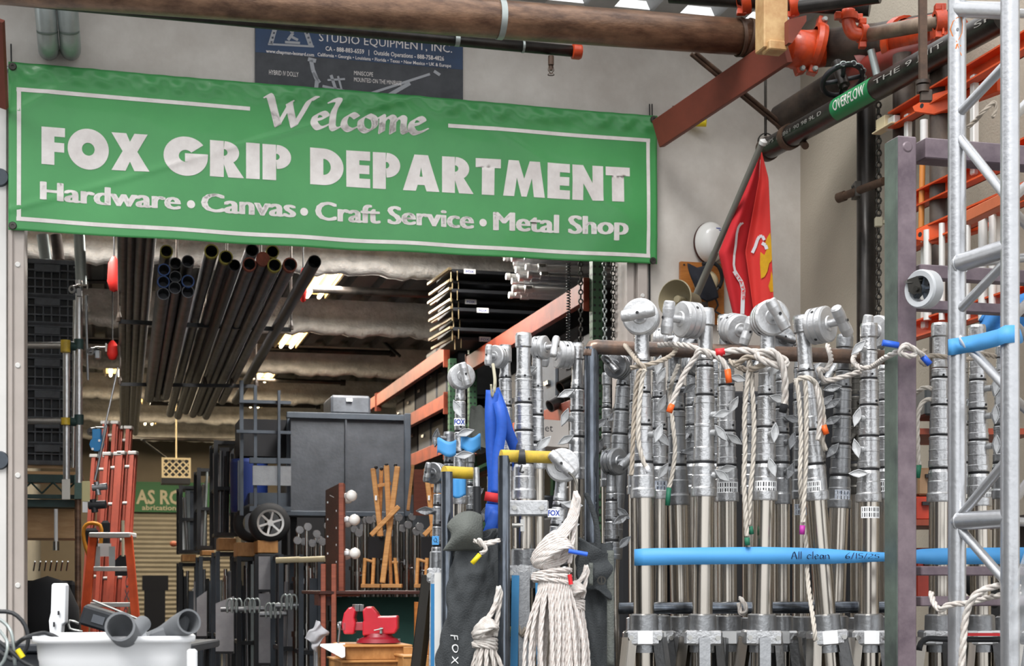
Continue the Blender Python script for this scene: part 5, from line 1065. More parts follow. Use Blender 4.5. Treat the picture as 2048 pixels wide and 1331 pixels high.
def stand(px, pxb, d, yt, kind, label, az=0, rot=.5, w=1.0, rings=(788, 854, 924), wings=(), legs=0, cast=1000, R=.055, lab=None, neck=None, mt='alu', grp='silver rolling stands in the rack', ycol=None, tilt=0.0, group=True, ybk=1274):
    k = d/F; zz = lambda y: EYE-(y-HY)*k
    xb = (pxb-1024)*k; xt = (px-1024)*k; z0 = zz(1290); z1 = zz(yt)
    lean = math.atan2(xt-xb, z1-z0); xf = xb-math.tan(lean)*z0
    t = thing('rolling_stand', label, 'stand', (xf, d, 0), grp, rot=(0, lean, 0))
    C = 1/math.cos(lean); h = lambda y: zz(y)*C
    P = lambda y: V((0, 0, h(y)))
    yn = rings[0]-50 if neck is None else neck
    # stainless lower tube
    m = MB(); r0 = .0315*w; m.lathe([(0, .05), (r0, .05), (r0, h(cast-3)), (0, h(cast-3))], V((0, 0, 0)), Z, 24); m.build('lower_tube', M['stain'], t)
    # riser sections, widening downwards
    ys = [yn]+list(rings)+[cast]; n = len(ys)-1
    for i in range(n):
        ya, yb_ = ys[i], ys[i+1]; r = (.0255+.0022*i)*w if i < n-1 else .0345*w; a, b = h(ya)-.0035, h(yb_)+.0035; L = a-b
        if i < n-1:
            pr = [(0, b), (r*1.04, b), (r*1.06, b+.004), (r*1.06, b+L*.2), (r, b+L*.22), (r, b+L*.52), (r*1.03, b+L*.53), (r*1.03, b+L*.56), (r, b+L*.57), (r*.98, a-L*.12), (r*1.03, a-L*.11), (r*1.03, a-.003), (r*.95, a), (0, a)]
        else:
            pr = [(0, b), (r*1.12, b), (r*1.14, b+.004), (r*1.14, b+L*.24), (r*1.08, b+L*.27), (r*1.05, b+L*.3), (r*1.05, b+L*.62), (r*1.0, b+L*.65), (r, b+L*.9), (r*.93, a-.003), (r*.9, a), (0, a)]
        m = MB(); m.lathe(pr, (0, 0, 0), Z, 22); m.build('riser_collar' if i < n-1 else 'casting', M[mt], t)
        if i:
            m = MB(); m.lathe([(0, h(ya)-.004), (r*.93, h(ya)-.004), (r*.93, h(ya)+.004), (0, h(ya)+.004)], (0, 0, 0), Z, 20); m.build('rubber_ring', M['groove'], t)
        m = MB(); ang = .3+i; m.lathe([(0, .0012), (.0038, .0012)], V((math.sin(ang*.5)*r*1.07, -math.cos(ang*.5)*r*1.07, b+L*.1)), V((math.sin(ang*.5), -math.cos(ang*.5), 0)), 8); m.build('rivet_hole', M['groove'], t)
    # neck / socket and head
    rn = .0225*w; hy = h(yt)
    if kind == 'A':
        hc = hy-R; aa = V((math.sin(az), -math.cos(az), math.sin(tilt)))
        m = MB(); m.lathe([(0, h(yn)), (rn*1.12, h(yn)), (rn*1.15, h(yn)+.006), (rn*1.02, h(yn)+.02), (rn, hc-R*.4), (rn*.8, hc), (0, hc)], (0, 0, 0), Z, 20); m.build('neck', M[mt], t)
        grip(t, V((0, 0, hc))+aa*.012, aa, rot, R, hl=R*1.85, mt=mt, scale=R/.055)
    elif kind == 'B':
        m = MB(); m.lathe([(0, h(yn)), (rn*1.12, h(yn)), (rn*1.15, h(yn)+.006), (rn*1.02, h(yn)+.02), (rn, hy-.055), (rn*1.25, hy-.05), (rn*1.25, hy-.012), (rn*1.15, hy-.004), (rn*1.15, hy), (rn*.8, hy), (rn*.75, hy-.01), (0, hy-.01)], (0, 0, 0), Z, 20); m.build('socket', M[mt], t)
        aa = V((math.sin(az), -math.cos(az), math.sin(tilt))).normalized(); c = V((0, 0, hy-.04))+aa*(rn+.038*R/.055)
        m = MB(); m.cyl(V((0, 0, hy-.04)), c, rn*.8, 12); m.build('side_boss', M[mt], t)
        grip(t, c, aa, rot, R, hl=R*1.85, mt=mt, scale=R/.055)
    else:
        m = MB(); m.lathe([(0, h(yn)), (rn*1.12, h(yn)), (rn*1.02, h(yn)+.02), (rn, hy-.045), (rn*1.2, hy-.04), (rn*1.2, hy-.008), (rn*1.1, hy), (rn*.8, hy), (rn*.75, hy-.012), (0, hy-.012)], (0, 0, 0), Z, 20); m.build('socket', M[mt], t)
    for (y, a_, r_) in wings: wing(t, P(y), .027*w, a_*.68, r_, L=.031, mt=mt)
    if lab:
        for (y0, y1, a0, a1, kk) in lab:
            rr_ = .0315*w*1.02 if y0 >= cast else .0345*w*1.075
            m = MB(); m.grid(lambda i, j: V((math.sin(lerp(a0, a1, i))*rr_, -math.cos(lerp(a0, a1, i))*rr_, lerp(h(y0), h(y1), j))), 10, 1); lb_ = m.build('barcode_sticker', M['label'] if kk else M['sticker'], t)
            m = MB()
            for q in range(9 if kk == 1 else 4):
                f0 = .06+q*.1 if kk == 1 else .15+q*.2; fw = .05 if q % 2 else .03
                for (g0, g1) in ((.1, .42), (.55, .9)):
                    m.grid(lambda i, j: V((math.sin(lerp(a0, a1, f0+fw*i))*(rr_+.0004), -math.cos(lerp(a0, a1, f0+fw*i))*(rr_+.0004), lerp(h(y0), h(y1), lerp(g0, g1, j)))), 1, 1)
            m.build('barcode_print', M['ink'], lb_)
    if legs is not None and ybk < 1400:
        zb = h(ybk); m = MB(); m.lathe([(0, zb+.02), (.042*w, zb+.02), (.044*w, zb+.024), (.043*w, zb+.068), (.036*w, zb+.072), (0, zb+.072)], (0, 0, 0), Z, 24); m.lathe([(0, zb-.045), (.038*w, zb-.045), (.038*w, zb-.02), (0, zb-.02)], (0, 0, 0), Z, 20); m.build('leg_collar', M['alu2'], t)
        m = MB(); m.box((0, 0, zb), (.115*w, .085*w, .045), None); br = m.build('leg_bracket', M['alu'], t, .006)
        m = MB()
        for s_ in (-1, 1): m.lathe([(0, .008), (.008, .008), (.008, 0)], V((s_*.042*w, -.043*w, zb)), V((0, -1, 0)), 6)
        m.build('bolt', M['chrome'], br)
        m = MB(); m.box((0, -.0435*w, zb+.002), (.045*w, .004, .04)); m.build('clip_plate', M['label'] if legs % 2 else M['alu'], br)
        for q in range(3):
            a_ = (-90+[-1, 1, 0][q]*120+({0: 0, 1: 60, 2: 20, 3: -25}[legs % 4]))*PI/180
            dr = V((math.cos(a_), math.sin(a_), 0)); a = V((0, 0, zb-.0))+dr*.052*w; b = V((0, 0, .02))+dr*.20
            sd_ = V((-dr.y, dr.x, 0)); m = MB(); dd_ = (b-a).normalized()
            for s_ in (-1, 1): m.box((a+b)/2+sd_*.015*s_, (.003, (b-a).length, .032), (sd_, dd_, sd_.cross(dd_)))
            m.box((a+b)/2-sd_.cross(dd_)*(-.015 if sd_.cross(dd_).dot(dr) < 0 else .015)*-1, (.033, (b-a).length, .003), (sd_, dd_, sd_.cross(dd_)))
            lg = m.build('leg', M['alu2'] if q else M['stain'], t)
            m = MB(); m.sphere(b, .018, 10); m.build('foot', M['groove'], lg)
    return t
RA = math.radians
T3 = lambda y, a, b: [(y, a, b)]
# front row
stand(1283, 1288, 4.7, 600, 'A', 'silver stand at the left end of the blue tape, level handle on its round head', az=RA(-12), rot=RA(8), w=1.0, rings=(785, 850, 924), neck=722, wings=[(870, RA(70), 1.2), (735, RA(75), 1.3)], legs=1, cast=998, lab=[])
stand(1411, 1404, 4.72, 617, 'B', 'silver stand whose round head points left beside the flag tip', az=RA(-62), rot=RA(80), rings=(733, 790, 924), neck=720, wings=[(830, RA(75), .3), (866, RA(70), -.9), (950, RA(80), -.6)], legs=0, cast=995)
stand(1537, 1523, 4.7, 602, 'A', 'silver stand with shiny round head and steep handle right under the flag', az=RA(10), rot=RA(122), rings=(790, 854, 925), neck=715, wings=[(742, RA(20), 1.0), (800, RA(35), -.25), (870, RA(25), 1.5), (938, RA(18), 1.9)], legs=0, cast=1003, lab=[(962, 988, -1.1, 1.1, 1)])
stand(1603, 1656, 4.72, 631, 'B', 'silver stand leaning left at its top, head pointing right with drooping handle', az=RA(48), rot=RA(-50), rings=(742, 860, 928), neck=742, wings=[], legs=1, cast=1003, lab=[(962, 985, -1.2, .3, 1)])
stand(1738, 1737, 4.72, 647, 'C', 'tall plain-topped silver stand just before the purple frame post', rings=(757, 810, 872, 938), neck=700, wings=[(700, RA(-70), .8), (838, RA(-75), 1.3), (900, RA(-75), 1.8), (948, RA(-70), 0)], legs=1, cast=1006, lab=[(1013, 1036, -1.0, 1.2, 1)])
stand(1880, 1878, 4.8, 646, 'C', 'plain-topped silver stand between purple frame post and first truss tube', rings=(755, 810, 870, 936), neck=735, wings=[], legs=2, cast=1006)
stand(1954, 1962, 4.85, 650, 'C', 'silver stand seen between the two truss tubes', rings=(760, 818, 880, 945), neck=715, wings=[(778, RA(70), 1.4), (833, RA(65), 1.5), (893, RA(70), 1.5)], legs=1, cast=1014, lab=[(975, 998, -.2, 1.2, 1)])
# second row
D2 = 5.05
stand(1318, 1318, D2-.1, 655, 'A', 'slimmer silver stand tucked right behind the taped end stand', az=RA(60), rot=RA(60), w=.84, R=.036, rings=(795, 858, 930), neck=740, wings=[(757, RA(0), 1.1), (812, RA(5), 1.2), (878, RA(8), -.9), (945, RA(10), 1.0)], legs=1, cast=1000, lab=[(962, 982, -.9, .9, 0)])
stand(1348, 1362, 5.1, 668, 'B', 'silver stand in the second row with tall neck left of the red-capped rope', az=RA(25), rot=RA(40), w=1.0, R=.045, rings=(765, 820, 930), neck=765, wings=[(780, RA(70), .6), (905, RA(60), .2)], legs=2, cast=1012, mt='alu2')
stand(1452, 1455, 4.98, 630, 'B', 'second row silver stand with head tilted down left of the flag bottom', az=RA(25), rot=RA(78), R=.05, rings=(770, 862, 930), neck=720, tilt=-.25, wings=[(760, RA(40), -.2), (815, RA(20), 1.1), (880, RA(20), -.6), (940, RA(-15), .2)], legs=3, cast=1005, lab=[(964, 988, -1.1, 1.1, 1)])
stand(1563, 1563, 5.05, 656, 'A', 'second row stand with small dim disc right behind the steep-handled head', az=RA(0), rot=RA(-20), w=.86, R=.04, rings=(815, 866, 925), neck=760, wings=[(840, RA(40), -.2), (885, RA(40), 1.3), (945, RA(30), 1.2)], legs=1, cast=1010, mt='alu2')
stand(1601, 1602, 5.2, 665, 'C', 'dim silver stand directly behind the leaning one', w=.9, rings=(800, 870, 935), neck=735, wings=[(770, RA(60), .5)], legs=2, cast=1000, mt='alu2', lab=[(1008, 1030, -1.0, .6, 0)])
stand(1690, 1668, 5.0, 669, 'C', 'silver stand tipped slightly right of the leaning one, white smudged sticker', rings=(775, 830, 888, 950), neck=740, wings=[(780, RA(-75), .2), (812, RA(-70), .6), (845, RA(-70), .4), (905, RA(-60), .9)], legs=0, cast=1018, mt='alu2', lab=[(980, 1002, -.6, .9, 0)])
stand(1770, 1772, 5.15, 632, 'A', 'second row stand partly covered by the purple post, round head seen edge-on', az=RA(-55), rot=RA(80), w=.9, rings=(800, 870, 935), neck=740, wings=[(820, RA(10), .5)], legs=1, cast=1000, mt='alu', lab=[(962, 985, -1.0, 1.0, 1)])
stand(2005, 2000, 5.2, 690, 'C', 'dim silver stand behind the second truss tube', w=.9, rings=(790, 850, 925), neck=740, wings=[(860, RA(-20), 1.4), (800, RA(-40), 1.2)], legs=2, cast=1000, mt='alu2')
stand(2072, 2068, 5.1, 660, 'C', 'silver stand at the far edge beyond the second truss tube', w=.9, rings=(790, 850, 925), neck=740, wings=[], legs=2, cast=1000, mt='alu2')
# third row, mostly hidden
for px, yt, d, lb in ((1383, 705, 5.45, 'shadowed third row stand behind the orange-tipped rope'), (1430, 720, 5.5, 'shadowed third row stand left of the hanging double rope'), (1497, 700, 5.5, 'third row stand just behind the hanging double rope'), (1538, 720, 5.6, 'third row stand behind the steep-handled head stand'), (1636, 725, 5.5, 'third row stand behind the leaning stand column'), (1712, 735, 5.5, 'dark third row stand before the plain-topped stand'), (1765, 720, 5.6, 'back row stand behind the purple post'), (1270, 735, 5.5, 'back row stand behind the taped end stand'), (1925, 715, 5.5, 'back row stand behind the first truss tube')):
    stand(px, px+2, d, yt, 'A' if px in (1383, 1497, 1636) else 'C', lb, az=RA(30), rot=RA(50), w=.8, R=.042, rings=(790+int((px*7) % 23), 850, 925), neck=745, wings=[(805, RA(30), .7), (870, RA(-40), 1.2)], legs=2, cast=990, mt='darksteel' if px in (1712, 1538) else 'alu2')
# left cluster
g2 = 'silver stands beside the canvas bags'
stand(921, 917, 4.9, 728, 'A', 'slim silver stand with blue FOX sticker and round head left of the blue webbing', az=RA(14), rot=RA(105), R=.041, w=.68, rings=(862, 905, 945), neck=800, wings=[(822, RA(-10), 2.0), (868, RA(25), .3), (912, RA(20), .15)], legs=None, cast=1010, lab=[], grp=g2)
stand(898, 900, 4.95, 863, 'C', 'short silver stand wrapped in blue tape beside the FOX stickered one', w=.66, rings=(925, 960, 990), neck=905, wings=[(878, RA(-80), 1.4)], legs=None, cast=1020, grp=g2, mt='alu2')
stand(1010, 1014, 4.75, 690, 'B', 'silver stand behind the blue webbing with its handle hanging left', az=RA(-35), rot=RA(85), R=.034, w=.72, rings=(755, 812, 870, 930), neck=755, wings=[(720, RA(-70), 1.3)], legs=None, cast=1010, grp=g2)
stand(1047, 1048, 4.6, 666, 'C', 'tall silver stand topped by a wing knob, square clamp half-way down', w=.92, rings=(755, 806, 861, 925), neck=752, wings=[], legs=0, cast=1000, grp=g2, ybk=1145)
stand(1074, 1075, 4.72, 672, 'A', 'silver stand with back-turned disc right beside the wing-topped one', az=RA(60), rot=RA(70), R=.036, w=.7, rings=(775, 830, 885), neck=772, wings=[(890, RA(30), .8), (745, RA(-60), .3)], legs=None, cast=940, grp=g2)
stand(1155, 1150, 4.95, 686, 'B', 'silver stand close to the black corner post, drum head pointing left', az=RA(-70), rot=RA(70), R=.044, w=.78, rings=(777, 822, 873), neck=772, wings=[(790, RA(-70), .4), (838, RA(-75), 1.2), (882, RA(-70), .5)], legs=None, cast=960, grp=g2)
stand(1128, 1095, 4.45, 898, 'A', 'low silver stand with big round head and steel hook hanging the coiled rope', az=RA(-4), rot=RA(-40), R=.048, w=.74, rings=(1012, 1050, 1082), neck=1000, wings=[(1008, RA(60), .0), (1052, RA(50), .3)], legs=None, cast=1120, lab=[], grp=g2, ybk=1500)
stand(1250, 1212, 5.0, 712, 'B', 'tilted silver stand between black corner post and taped stands', az=RA(-30), rot=RA(-45), R=.04, w=.86, rings=(770, 820, 868, 1020), neck=765, wings=[(1025, RA(30), -.6), (1085, RA(50), .8), (930, RA(30), 1.0)], legs=None, cast=1120, grp=g2, mt='alu2', ybk=1500)
stand(1222, 1225, 4.85, 896, 'A', 'low stand with dull disc head and upturned handle behind the black corner post', az=RA(42), rot=RA(35), R=.043, w=.7, rings=(1000, 1040, 1080), neck=985, wings=[(1040, RA(40), .5)], legs=None, cast=1120, grp=g2, mt='alu2', ybk=1500)
stand(876, 872, 4.6, 925, 'A', 'thin silver stand at the left edge of the group with a blue marked sticker', az=RA(-30), rot=RA(80), R=.032, w=.5, rings=(1010, 1050, 1090), neck=985, wings=[(1022, RA(-80), .0)], legs=0, cast=1130, grp=g2, ybk=1150, mt='alu2')
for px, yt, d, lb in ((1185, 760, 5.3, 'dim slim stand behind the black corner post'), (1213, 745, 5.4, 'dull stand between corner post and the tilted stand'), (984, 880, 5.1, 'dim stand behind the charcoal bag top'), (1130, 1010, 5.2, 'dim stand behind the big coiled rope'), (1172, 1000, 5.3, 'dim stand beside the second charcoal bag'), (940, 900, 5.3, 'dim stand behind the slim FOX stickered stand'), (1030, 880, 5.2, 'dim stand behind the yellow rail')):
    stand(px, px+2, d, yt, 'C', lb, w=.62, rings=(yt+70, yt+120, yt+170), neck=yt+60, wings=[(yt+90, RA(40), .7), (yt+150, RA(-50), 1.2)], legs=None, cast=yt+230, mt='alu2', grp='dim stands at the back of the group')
def fox(px, py, d, w_=.034, txt='FOX'):
    m = MB(); c = W(px, py, d); r = .0215
    m.grid(lambda i, j: c+V((math.sin(lerp(-.95, .95, i))*r, r-math.cos(lerp(-.95, .95, i))*r, lerp(.012, -.012, j))), 8, 1); o = one('brand_sticker', m, M['label'], 'white sticker with blue FOX letters on the %s' % ('slim round-headed stand' if px < 1000 else 'low stand with the hook'), 'sticker', 'white stickers with blue letters on stands')
    vs, fs = text_mesh(txt, 1, .03); vs = fit(vs, -.85, .85, -.008, .008); m = MB(); m.add([c+V((math.sin(v.x)*(r+.0005), r-math.cos(v.x)*(r+.0005), v.y)) for v in vs], fs); m.build('lettering', M['blueink'], o)
fox(919, 843, 4.85); fox(1108, 1025, 4.405)
m = MB(); c = W(871, 1080, 4.58); m.box(c, (.02, .004, .026)); o = one('marked_sticker', m, M['tape'], 'small blue sticker with a marked letter on the thin stand', 'sticker'); m = MB(); put(m, hand('Q', .1), lambda x, y: c+V((x*.017-.006, -.003, y*.015-.006))); m.build('marking', M['ink'], o)
# wing knob on top of tall stand & square clamp
t = thing('square_clamp', 'square silver clamp block bolted across the wing-topped stand', 'clamp', tuple(W(1056, 1016, 4.55)))
c = W(1056, 1016, 4.56); m = MB(); m.box(c, (.12, .07, .045)); m.build('block', M['alu'], t, .004); m = MB()
for s_ in (-1, 1): m.lathe([(0, .01), (.008, .01), (.008, 0)], c+V((s_*.04, -.036, 0)), (0, -1, 0), 6)
m.build('bolt', M['chrome'], t); m = MB(); m.cyl(W(1024, 1050, 4.5), W(1046, 1050, 4.5), .007, 8); m.box(W(1045, 1050, 4.5), (.012, .012, .035)); m.build('wing_bolt', M['chrome'], t)
for x in (1031, 1078): m = MB(); m.beam(W(x, 1150, 4.52), W(x+(-4 if x < 1050 else 4), 1400, 4.5), .022, .012, (0, 1, 0)); one('blue_leg_bar', m, M['tblue'] if 0 else mat('sky blue enamel', '#3b8cc4', .4), 'sky blue flat leg bar %s of the chrome tube below the square clamp' % ('left' if x < 1050 else 'right'), 'bar', 'sky blue leg bars')

# ================= black pipe racks =================
t = thing('stand_rack', 'black pipe rack holding the row of silver stands, worn to rust at its top corner', 'rack', tuple(W(1186, 1400, 4.88)))
d = 4.88; a = W(1183, 694, d); b = W(1815, 716, 4.95)
wornb = mat('worn black pipe paint', '#4a4a4c', .3, .5, var=.7, scale=9, col2='#8a6f5e', bump=.1); wb2 = mat('scratched black paint', '#8d95a0', .17, .85, var=.5, scale=9, col2='#2a2d33', stretch=(1, 1, .35))
m = MB(); m.tube(spline([a+V((-.004, 0, -.03)), a+V((.004, 0, 0)), a+V((.03, 0, .0))], .01)+[b], .0235, 16); m.build('top_rail', wornb, t)
m = MB(); m.cyl(V((a.x, a.y, 0)), a+Z*.0, .0235, 18); m.build('post', wb2, t); m = MB(); p = W(1815, 716, 4.95); m.cyl(V((p.x, p.y, 0)), p, .0215, 18); m.build('post', wb2, t)
m = MB(); m.cyl(W(1183, 1216, d), W(1815, 1213, 4.95), .019, 16); m.build('bottom_rail', wb2, t)
m = MB(); m.cyl(W(1200, 1010, 4.85), W(1215, 1090, 4.8), .012, 10); one('small_black_tube', m, M['black'], 'small black tube by the second charcoal bag', 'tube') if False else None
def post_bar(px, y0, px2, d, lab, ry):
    t = thing('yellow_topped_rack', lab, 'rack', tuple(V((W(px, 0, d).x, d, 0))), 'black racks with yellow top bars')
    m = MB(); p = W(px, y0, d); m.cyl(V((p.x, p.y, 0)), p, .017, 16); m.build('post', wb2, t)
    m = MB(); q = W(px-6, y0, d-.0); m.cyl(q, W(px2, y0+3, d+.05), .0175, 14); m.build('yellow_bar', M['yellow'], t)
    if px > 950:
        m = MB(); 
        for k in range(3): ring(m, W(1040+k*4, y0+2, d), V((1, 0, .1*(k-1))), .018, .008, .004, 14)
        m.tube(spline([W(1044, y0+18, d-.02), W(1040, y0+32, d-.02), W(1048, y0+32, d-.02)], .01), .003, 6); m.build('black_tie', M['cable'], t)
    return t
post_bar(1008, 911, 1103, 4.35, 'black post with chipped yellow top bar tied with black cord', 0); post_bar(894, 943, 945, 4.4, 'shorter black post with chipped yellow bar beside the FOX stickered stand', 0)
m = MB(); m.cyl(W(1020, 1262, 4.55), W(1062, 1264, 4.55), .015, 12); o = one('yellow_foot_bar', m, M['yellow'], 'low chipped yellow bar with rope tied round it', 'bar'); 
m = MB(); m.rope([W(1036, 1250, 4.52), W(1044, 1270, 4.5), W(1050, 1256, 4.5), W(1058, 1276, 4.5), W(1060, 1252, 4.53)], .006); m.build('rope_tie', M['rope2'], o)
t = thing('two_tone_tube', 'tube with silver top and black sleeve standing in the bag mouth', 'tube', tuple(W(953, 1090, 4.4))); m = MB(); m.cyl(W(953, 976, 4.4), W(952, 934, 4.4), .0095, 14); m.build('silver_end', M['alu'], t); m = MB(); m.lathe([(0, 0), (.0115, 0), (.0115, .147), (0, .147)], W(954, 1076, 4.4), Z, 16); m.build('black_sleeve', M['black'], t)
m = MB(); m.beam(W(885, 1150, 4.5), W(880, 1400, 4.5), .028, .02, (0, 1, 0)); one('white_flat_leg', m, M['rung'], 'white flat leg standing at the left of the charcoal bag', 'leg bar') if False else None
m = MB(); m.box(W(877, 1250, 4.42), (.022, .02, .3)); one('pale_plank', m, M['rung'], 'pale flat bar standing between the crate and the charcoal bag', 'bar')
m = MB(); m.box(W(866, 1270, 4.5), (.012, .02, .3)); one('blue_plank', m, M['bclamp'], 'blue flat bar standing at the left edge of the stand group', 'bar')

# ================= canvas bags =================
def bagf(a, b, cx, w0, w1, y0, y1, d, rad=.05, seed=0, sq=0):
    # a around 0..1, b down 0..1
    th = a*2*PI; y = lerp(y0, y1, b); w_ = lerp(w0, w1, min(1, b*3.2)**.6)*(1+.04*math.sin(b*9+seed)); k = d/F
    cx_ = cx(b) if callable(cx) else cx
    n = .004*math.sin(th*5+b*14+seed)+.003*math.sin(th*9-b*23)+.005*math.sin(th*3+b*5+seed)+.0025*math.sin(th*6+b*60+2*math.sin(th*2))*max(0, 1-b*1.6)+.002*math.sin(th*13+b*31)
    return W(cx_, y, d)+V((math.cos(th)*(w_*k+n), math.sin(th)*(rad*min(1, .45+b*3)+n), n*.3))
t = thing('canvas_bag', 'tall charcoal canvas bag with vertical FOX GRIP print, tied at the top', 'bag', tuple(W(945, 1400, 4.3)))
cxf = lambda b: 950-16*min(1, b*1.6)+4*math.sin(b*3)
m = MB(); m.grid(lambda a, b: bagf(a, b, cxf, 36, 60, 1086, 1420, 4.42, .075), 60, 60); 
m.build('body', M['bag'], t)
m = MB(); m.grid(lambda a, b: bagf(a, 0, 950, 34+12*b*math.sin(a*9+1)**2+6*b, 50, 1088-22*b-10*b*math.sin(a*14), 1400, 4.42, .05)+V((0, 0, 0)), 48, 8); m.build('mouth', M['bag'], t, solid=.003)
m = MB(); m.grid(lambda a, b: W(lerp(893, 965, a)+10*math.sin(b*4)*(1-a), lerp(1052-30*math.sin(a*PI*.8)**.7, 1100, b)+0, 4.34-.05*math.sin(a*PI)*math.sin(b*PI)+.03*a), 22, 14); m.build('flap', M['bagl'], t, solid=.004)
# vertical print
vs, fs = text_mesh('FOX GRIP', 1, .005); vs = fit(vs, 0, .17, 0, .019); m = MB(); c0 = W(905, 1268, 4.34)
m.add([c0+V((v.y+.0*v.x, -.008-.02*(v.y/.02)-.0, -v.x)) for v in vs], fs); 
m = MB()
def bagpt(x, y): # x px, y px -> front surface of bag
    b = (y-1086)/(1420-1086); cx = cxf(b); w_ = lerp(36, 60, min(1, b*3.2)**.6)*(1+.04*math.sin(b*9)); c = max(-.99, min(.99, (x-cx)/w_)); a = 1-math.acos(c)/(2*PI)
    p = bagf(a, b, cxf, 36, 60, 1086, 1420, 4.42, .075); return p+V((0, -.004, 0))
vs, fs = text_mesh('F O X  G R I P', 1, .0); vs = fit(vs, 0, 135, 0, 13); vs, fs = subdiv(vs, fs, 3); m.add([bagpt(904+v.y, 1268+v.x) for v in vs], fs, True); m.build('print', M['label'], t)
t = thing('tool_pouch_bag', 'second charcoal canvas bag with buckled flap and long strap', 'bag', tuple(W(1195, 1400, 4.5)))
m = MB(); m.grid(lambda a, b: bagf(a, b, lambda b: 1188+6*b, 30, 36, 1085, 1420, 4.55, .06, 2), 44, 40); m.build('body', M['bag'], t)
m = MB(); m.grid(lambda a, b: W(lerp(1158, 1226, a)+3*math.sin(b*7), lerp(1074+38*a, 1168+30*a+4*math.sin(a*9), b), 4.47-.025*math.sin(a*PI)+.006*math.sin(b*11+a*8)), 24, 20); m.build('flap', M['bag'], t, solid=.006)
m = MB(); m.grid(lambda a, b: W(lerp(1214, 1228, a), lerp(1100, 1330, b), 4.46), 2, 20); m.build('side_strap', M['bagl'], t, solid=.004)
m = MB(); m.grid(lambda a, b: W(lerp(1166, 1177, a)+24*b+8*math.sin(b*3), lerp(985, 1100, b), 4.5), 2, 16); m.build('shoulder_strap', M['bag'], t, solid=.004)
m = MB(); c = W(1203, 1160, 4.43); ring(m, c, (0, 1, 0), .009, .004, .004, 12); m.box(c, (.004, .006, .024)); m.build('buckle', M['darksteel'], t)
m = MB(); m.grid(lambda a, b: W(lerp(1178, 1186, a), lerp(1125, 1170, b), 4.43), 2, 6); m.build('tab', M['bagl'], t, solid=.003)

# ================= straps, ropes, tapes =================
def web(P, w_, mt, name, parent=None, tw=0):
    Q = spline(P, .015); m = MB(); vs = []
    for i, p in enumerate(Q):
        tn = (Q[min(i+1, len(Q)-1)]-Q[max(i-1, 0)]).normalized(); sd_ = tn.cross(V((math.sin(tw*i/len(Q)), 1, 0))).normalized(); vs += [p-sd_*w_/2, p+sd_*w_/2]
    m.add(vs, [(2*i, 2*i+1, 2*i+3, 2*i+2) for i in range(len(Q)-1)], True); return m.build(name, M[mt], parent, solid=.0025)
t = thing('webbing_sling', 'royal blue webbing sling with a red stitched patch hanging on a hook', 'strap', tuple(W(990, 1100, 4.45)))
d = 4.52
web([W(984, 780, d), W(982, 830, d-.01), W(984, 900, d), W(988, 960, d), W(986, 1010, d)], .036, 'bluestrap', 'long_loop', t)
web([W(986, 778, d+.02), W(1000, 820, d-.02), W(1003, 860, d-.02), W(994, 920, d-.015), W(992, 985, d-.02)], .03, 'bluestrap', 'inner_loop', t)
web([W(988, 778, d+.03), W(1004, 820, d+.03), W(1016, 860, d+.04), W(1032, 905, d+.07), W(1036, 940, d+.08)], .032, 'bluestrap', 'back_loop', t)
web([W(988, 985, d-.025), W(985, 1003, d-.025)], .05, 'redstrap', 'red_patch', t)
web([W(986, 1008, d-.02), W(984, 1040, d-.03), W(990, 1070, d), W(974, 1090, d-.01)], .042, 'bluestrap', 'tail', t)
web([W(992, 1020, d-.04), W(978, 1060, d-.04), W(968, 1082, d-.02)], .03, 'bluestrap', 'tail', t)
m = MB(); m.tube(spline([W(990, 765, d), W(988, 780, d), W(984, 792, d-.01), W(982, 768, d-.02)], .006), .003, 6); m.tube(spline([W(986, 728, d+.05), W(990, 760, d+.01), W(988, 785, d)], .01), .005, 8); m.build('hook', M['signt'], t)
def rope(P, r, mt, lab, grp=None, ends=(), pitch=None, cat='rope'):
    r *= .86; m = MB(); Q = [W(*p) for p in P]; m.rope(Q, r, pitch or r*3.4, step=max(.004, r*.7)); o = one('rope', m, M[mt], lab, cat, grp)
    for (x, y, d, x2, y2, cm) in ends: m = MB(); m.tube([W(x, y, d), W(x2, y2, d)], r*1.12, 8); m.build('taped_end', M[cm], o)
    return o
f = 4.62
rope([(1250, 690, 4.84), (1262, 705, 4.7), (1275, 722, f), (1290, 738, f), (1278, 745, f), (1270, 800, f+.02), (1266, 880, f+.02), (1263, 950, f+.02)], .0085, 'rope2', 'natural rope hitched round the taped end stand, long tail down its outer side')
rope([(1290, 738, f-.01), (1284, 760, f), (1278, 820, f), (1277, 880, f), (1286, 920, f), (1297, 940, f)], .0085, 'rope', 'shorter rope tail on the taped end stand with a frayed pale tip', ends=[(1293, 932, f, 1298, 945, 'scroll')])
rope([(1262, 735, 4.66), (1310, 725, f), (1340, 712, f+.05), (1352, 698, f+.1), (1345, 690, 4.8)], .0085, 'rope2', 'grey rope running from the taped end stand up to the top rail')
rope([(1318, 690, 4.8), (1345, 688, 4.7), (1380, 692, f), (1400, 700, f), (1425, 706, f), (1445, 722, f), (1456, 742, f)], .010, 'ropew', 'white rope slung across the top rail ending in orange tape', ends=[(1455, 738, f, 1458, 765, 'torange')])
rope([(1420, 712, f), (1400, 700, f-.02), (1390, 715, f-.01), (1370, 745, f), (1352, 785, f), (1342, 812, f)], .010, 'ropew', 'white rope slanting down from the knot, orange taped tip', ends=[(1344, 808, f, 1338, 824, 'torange')])
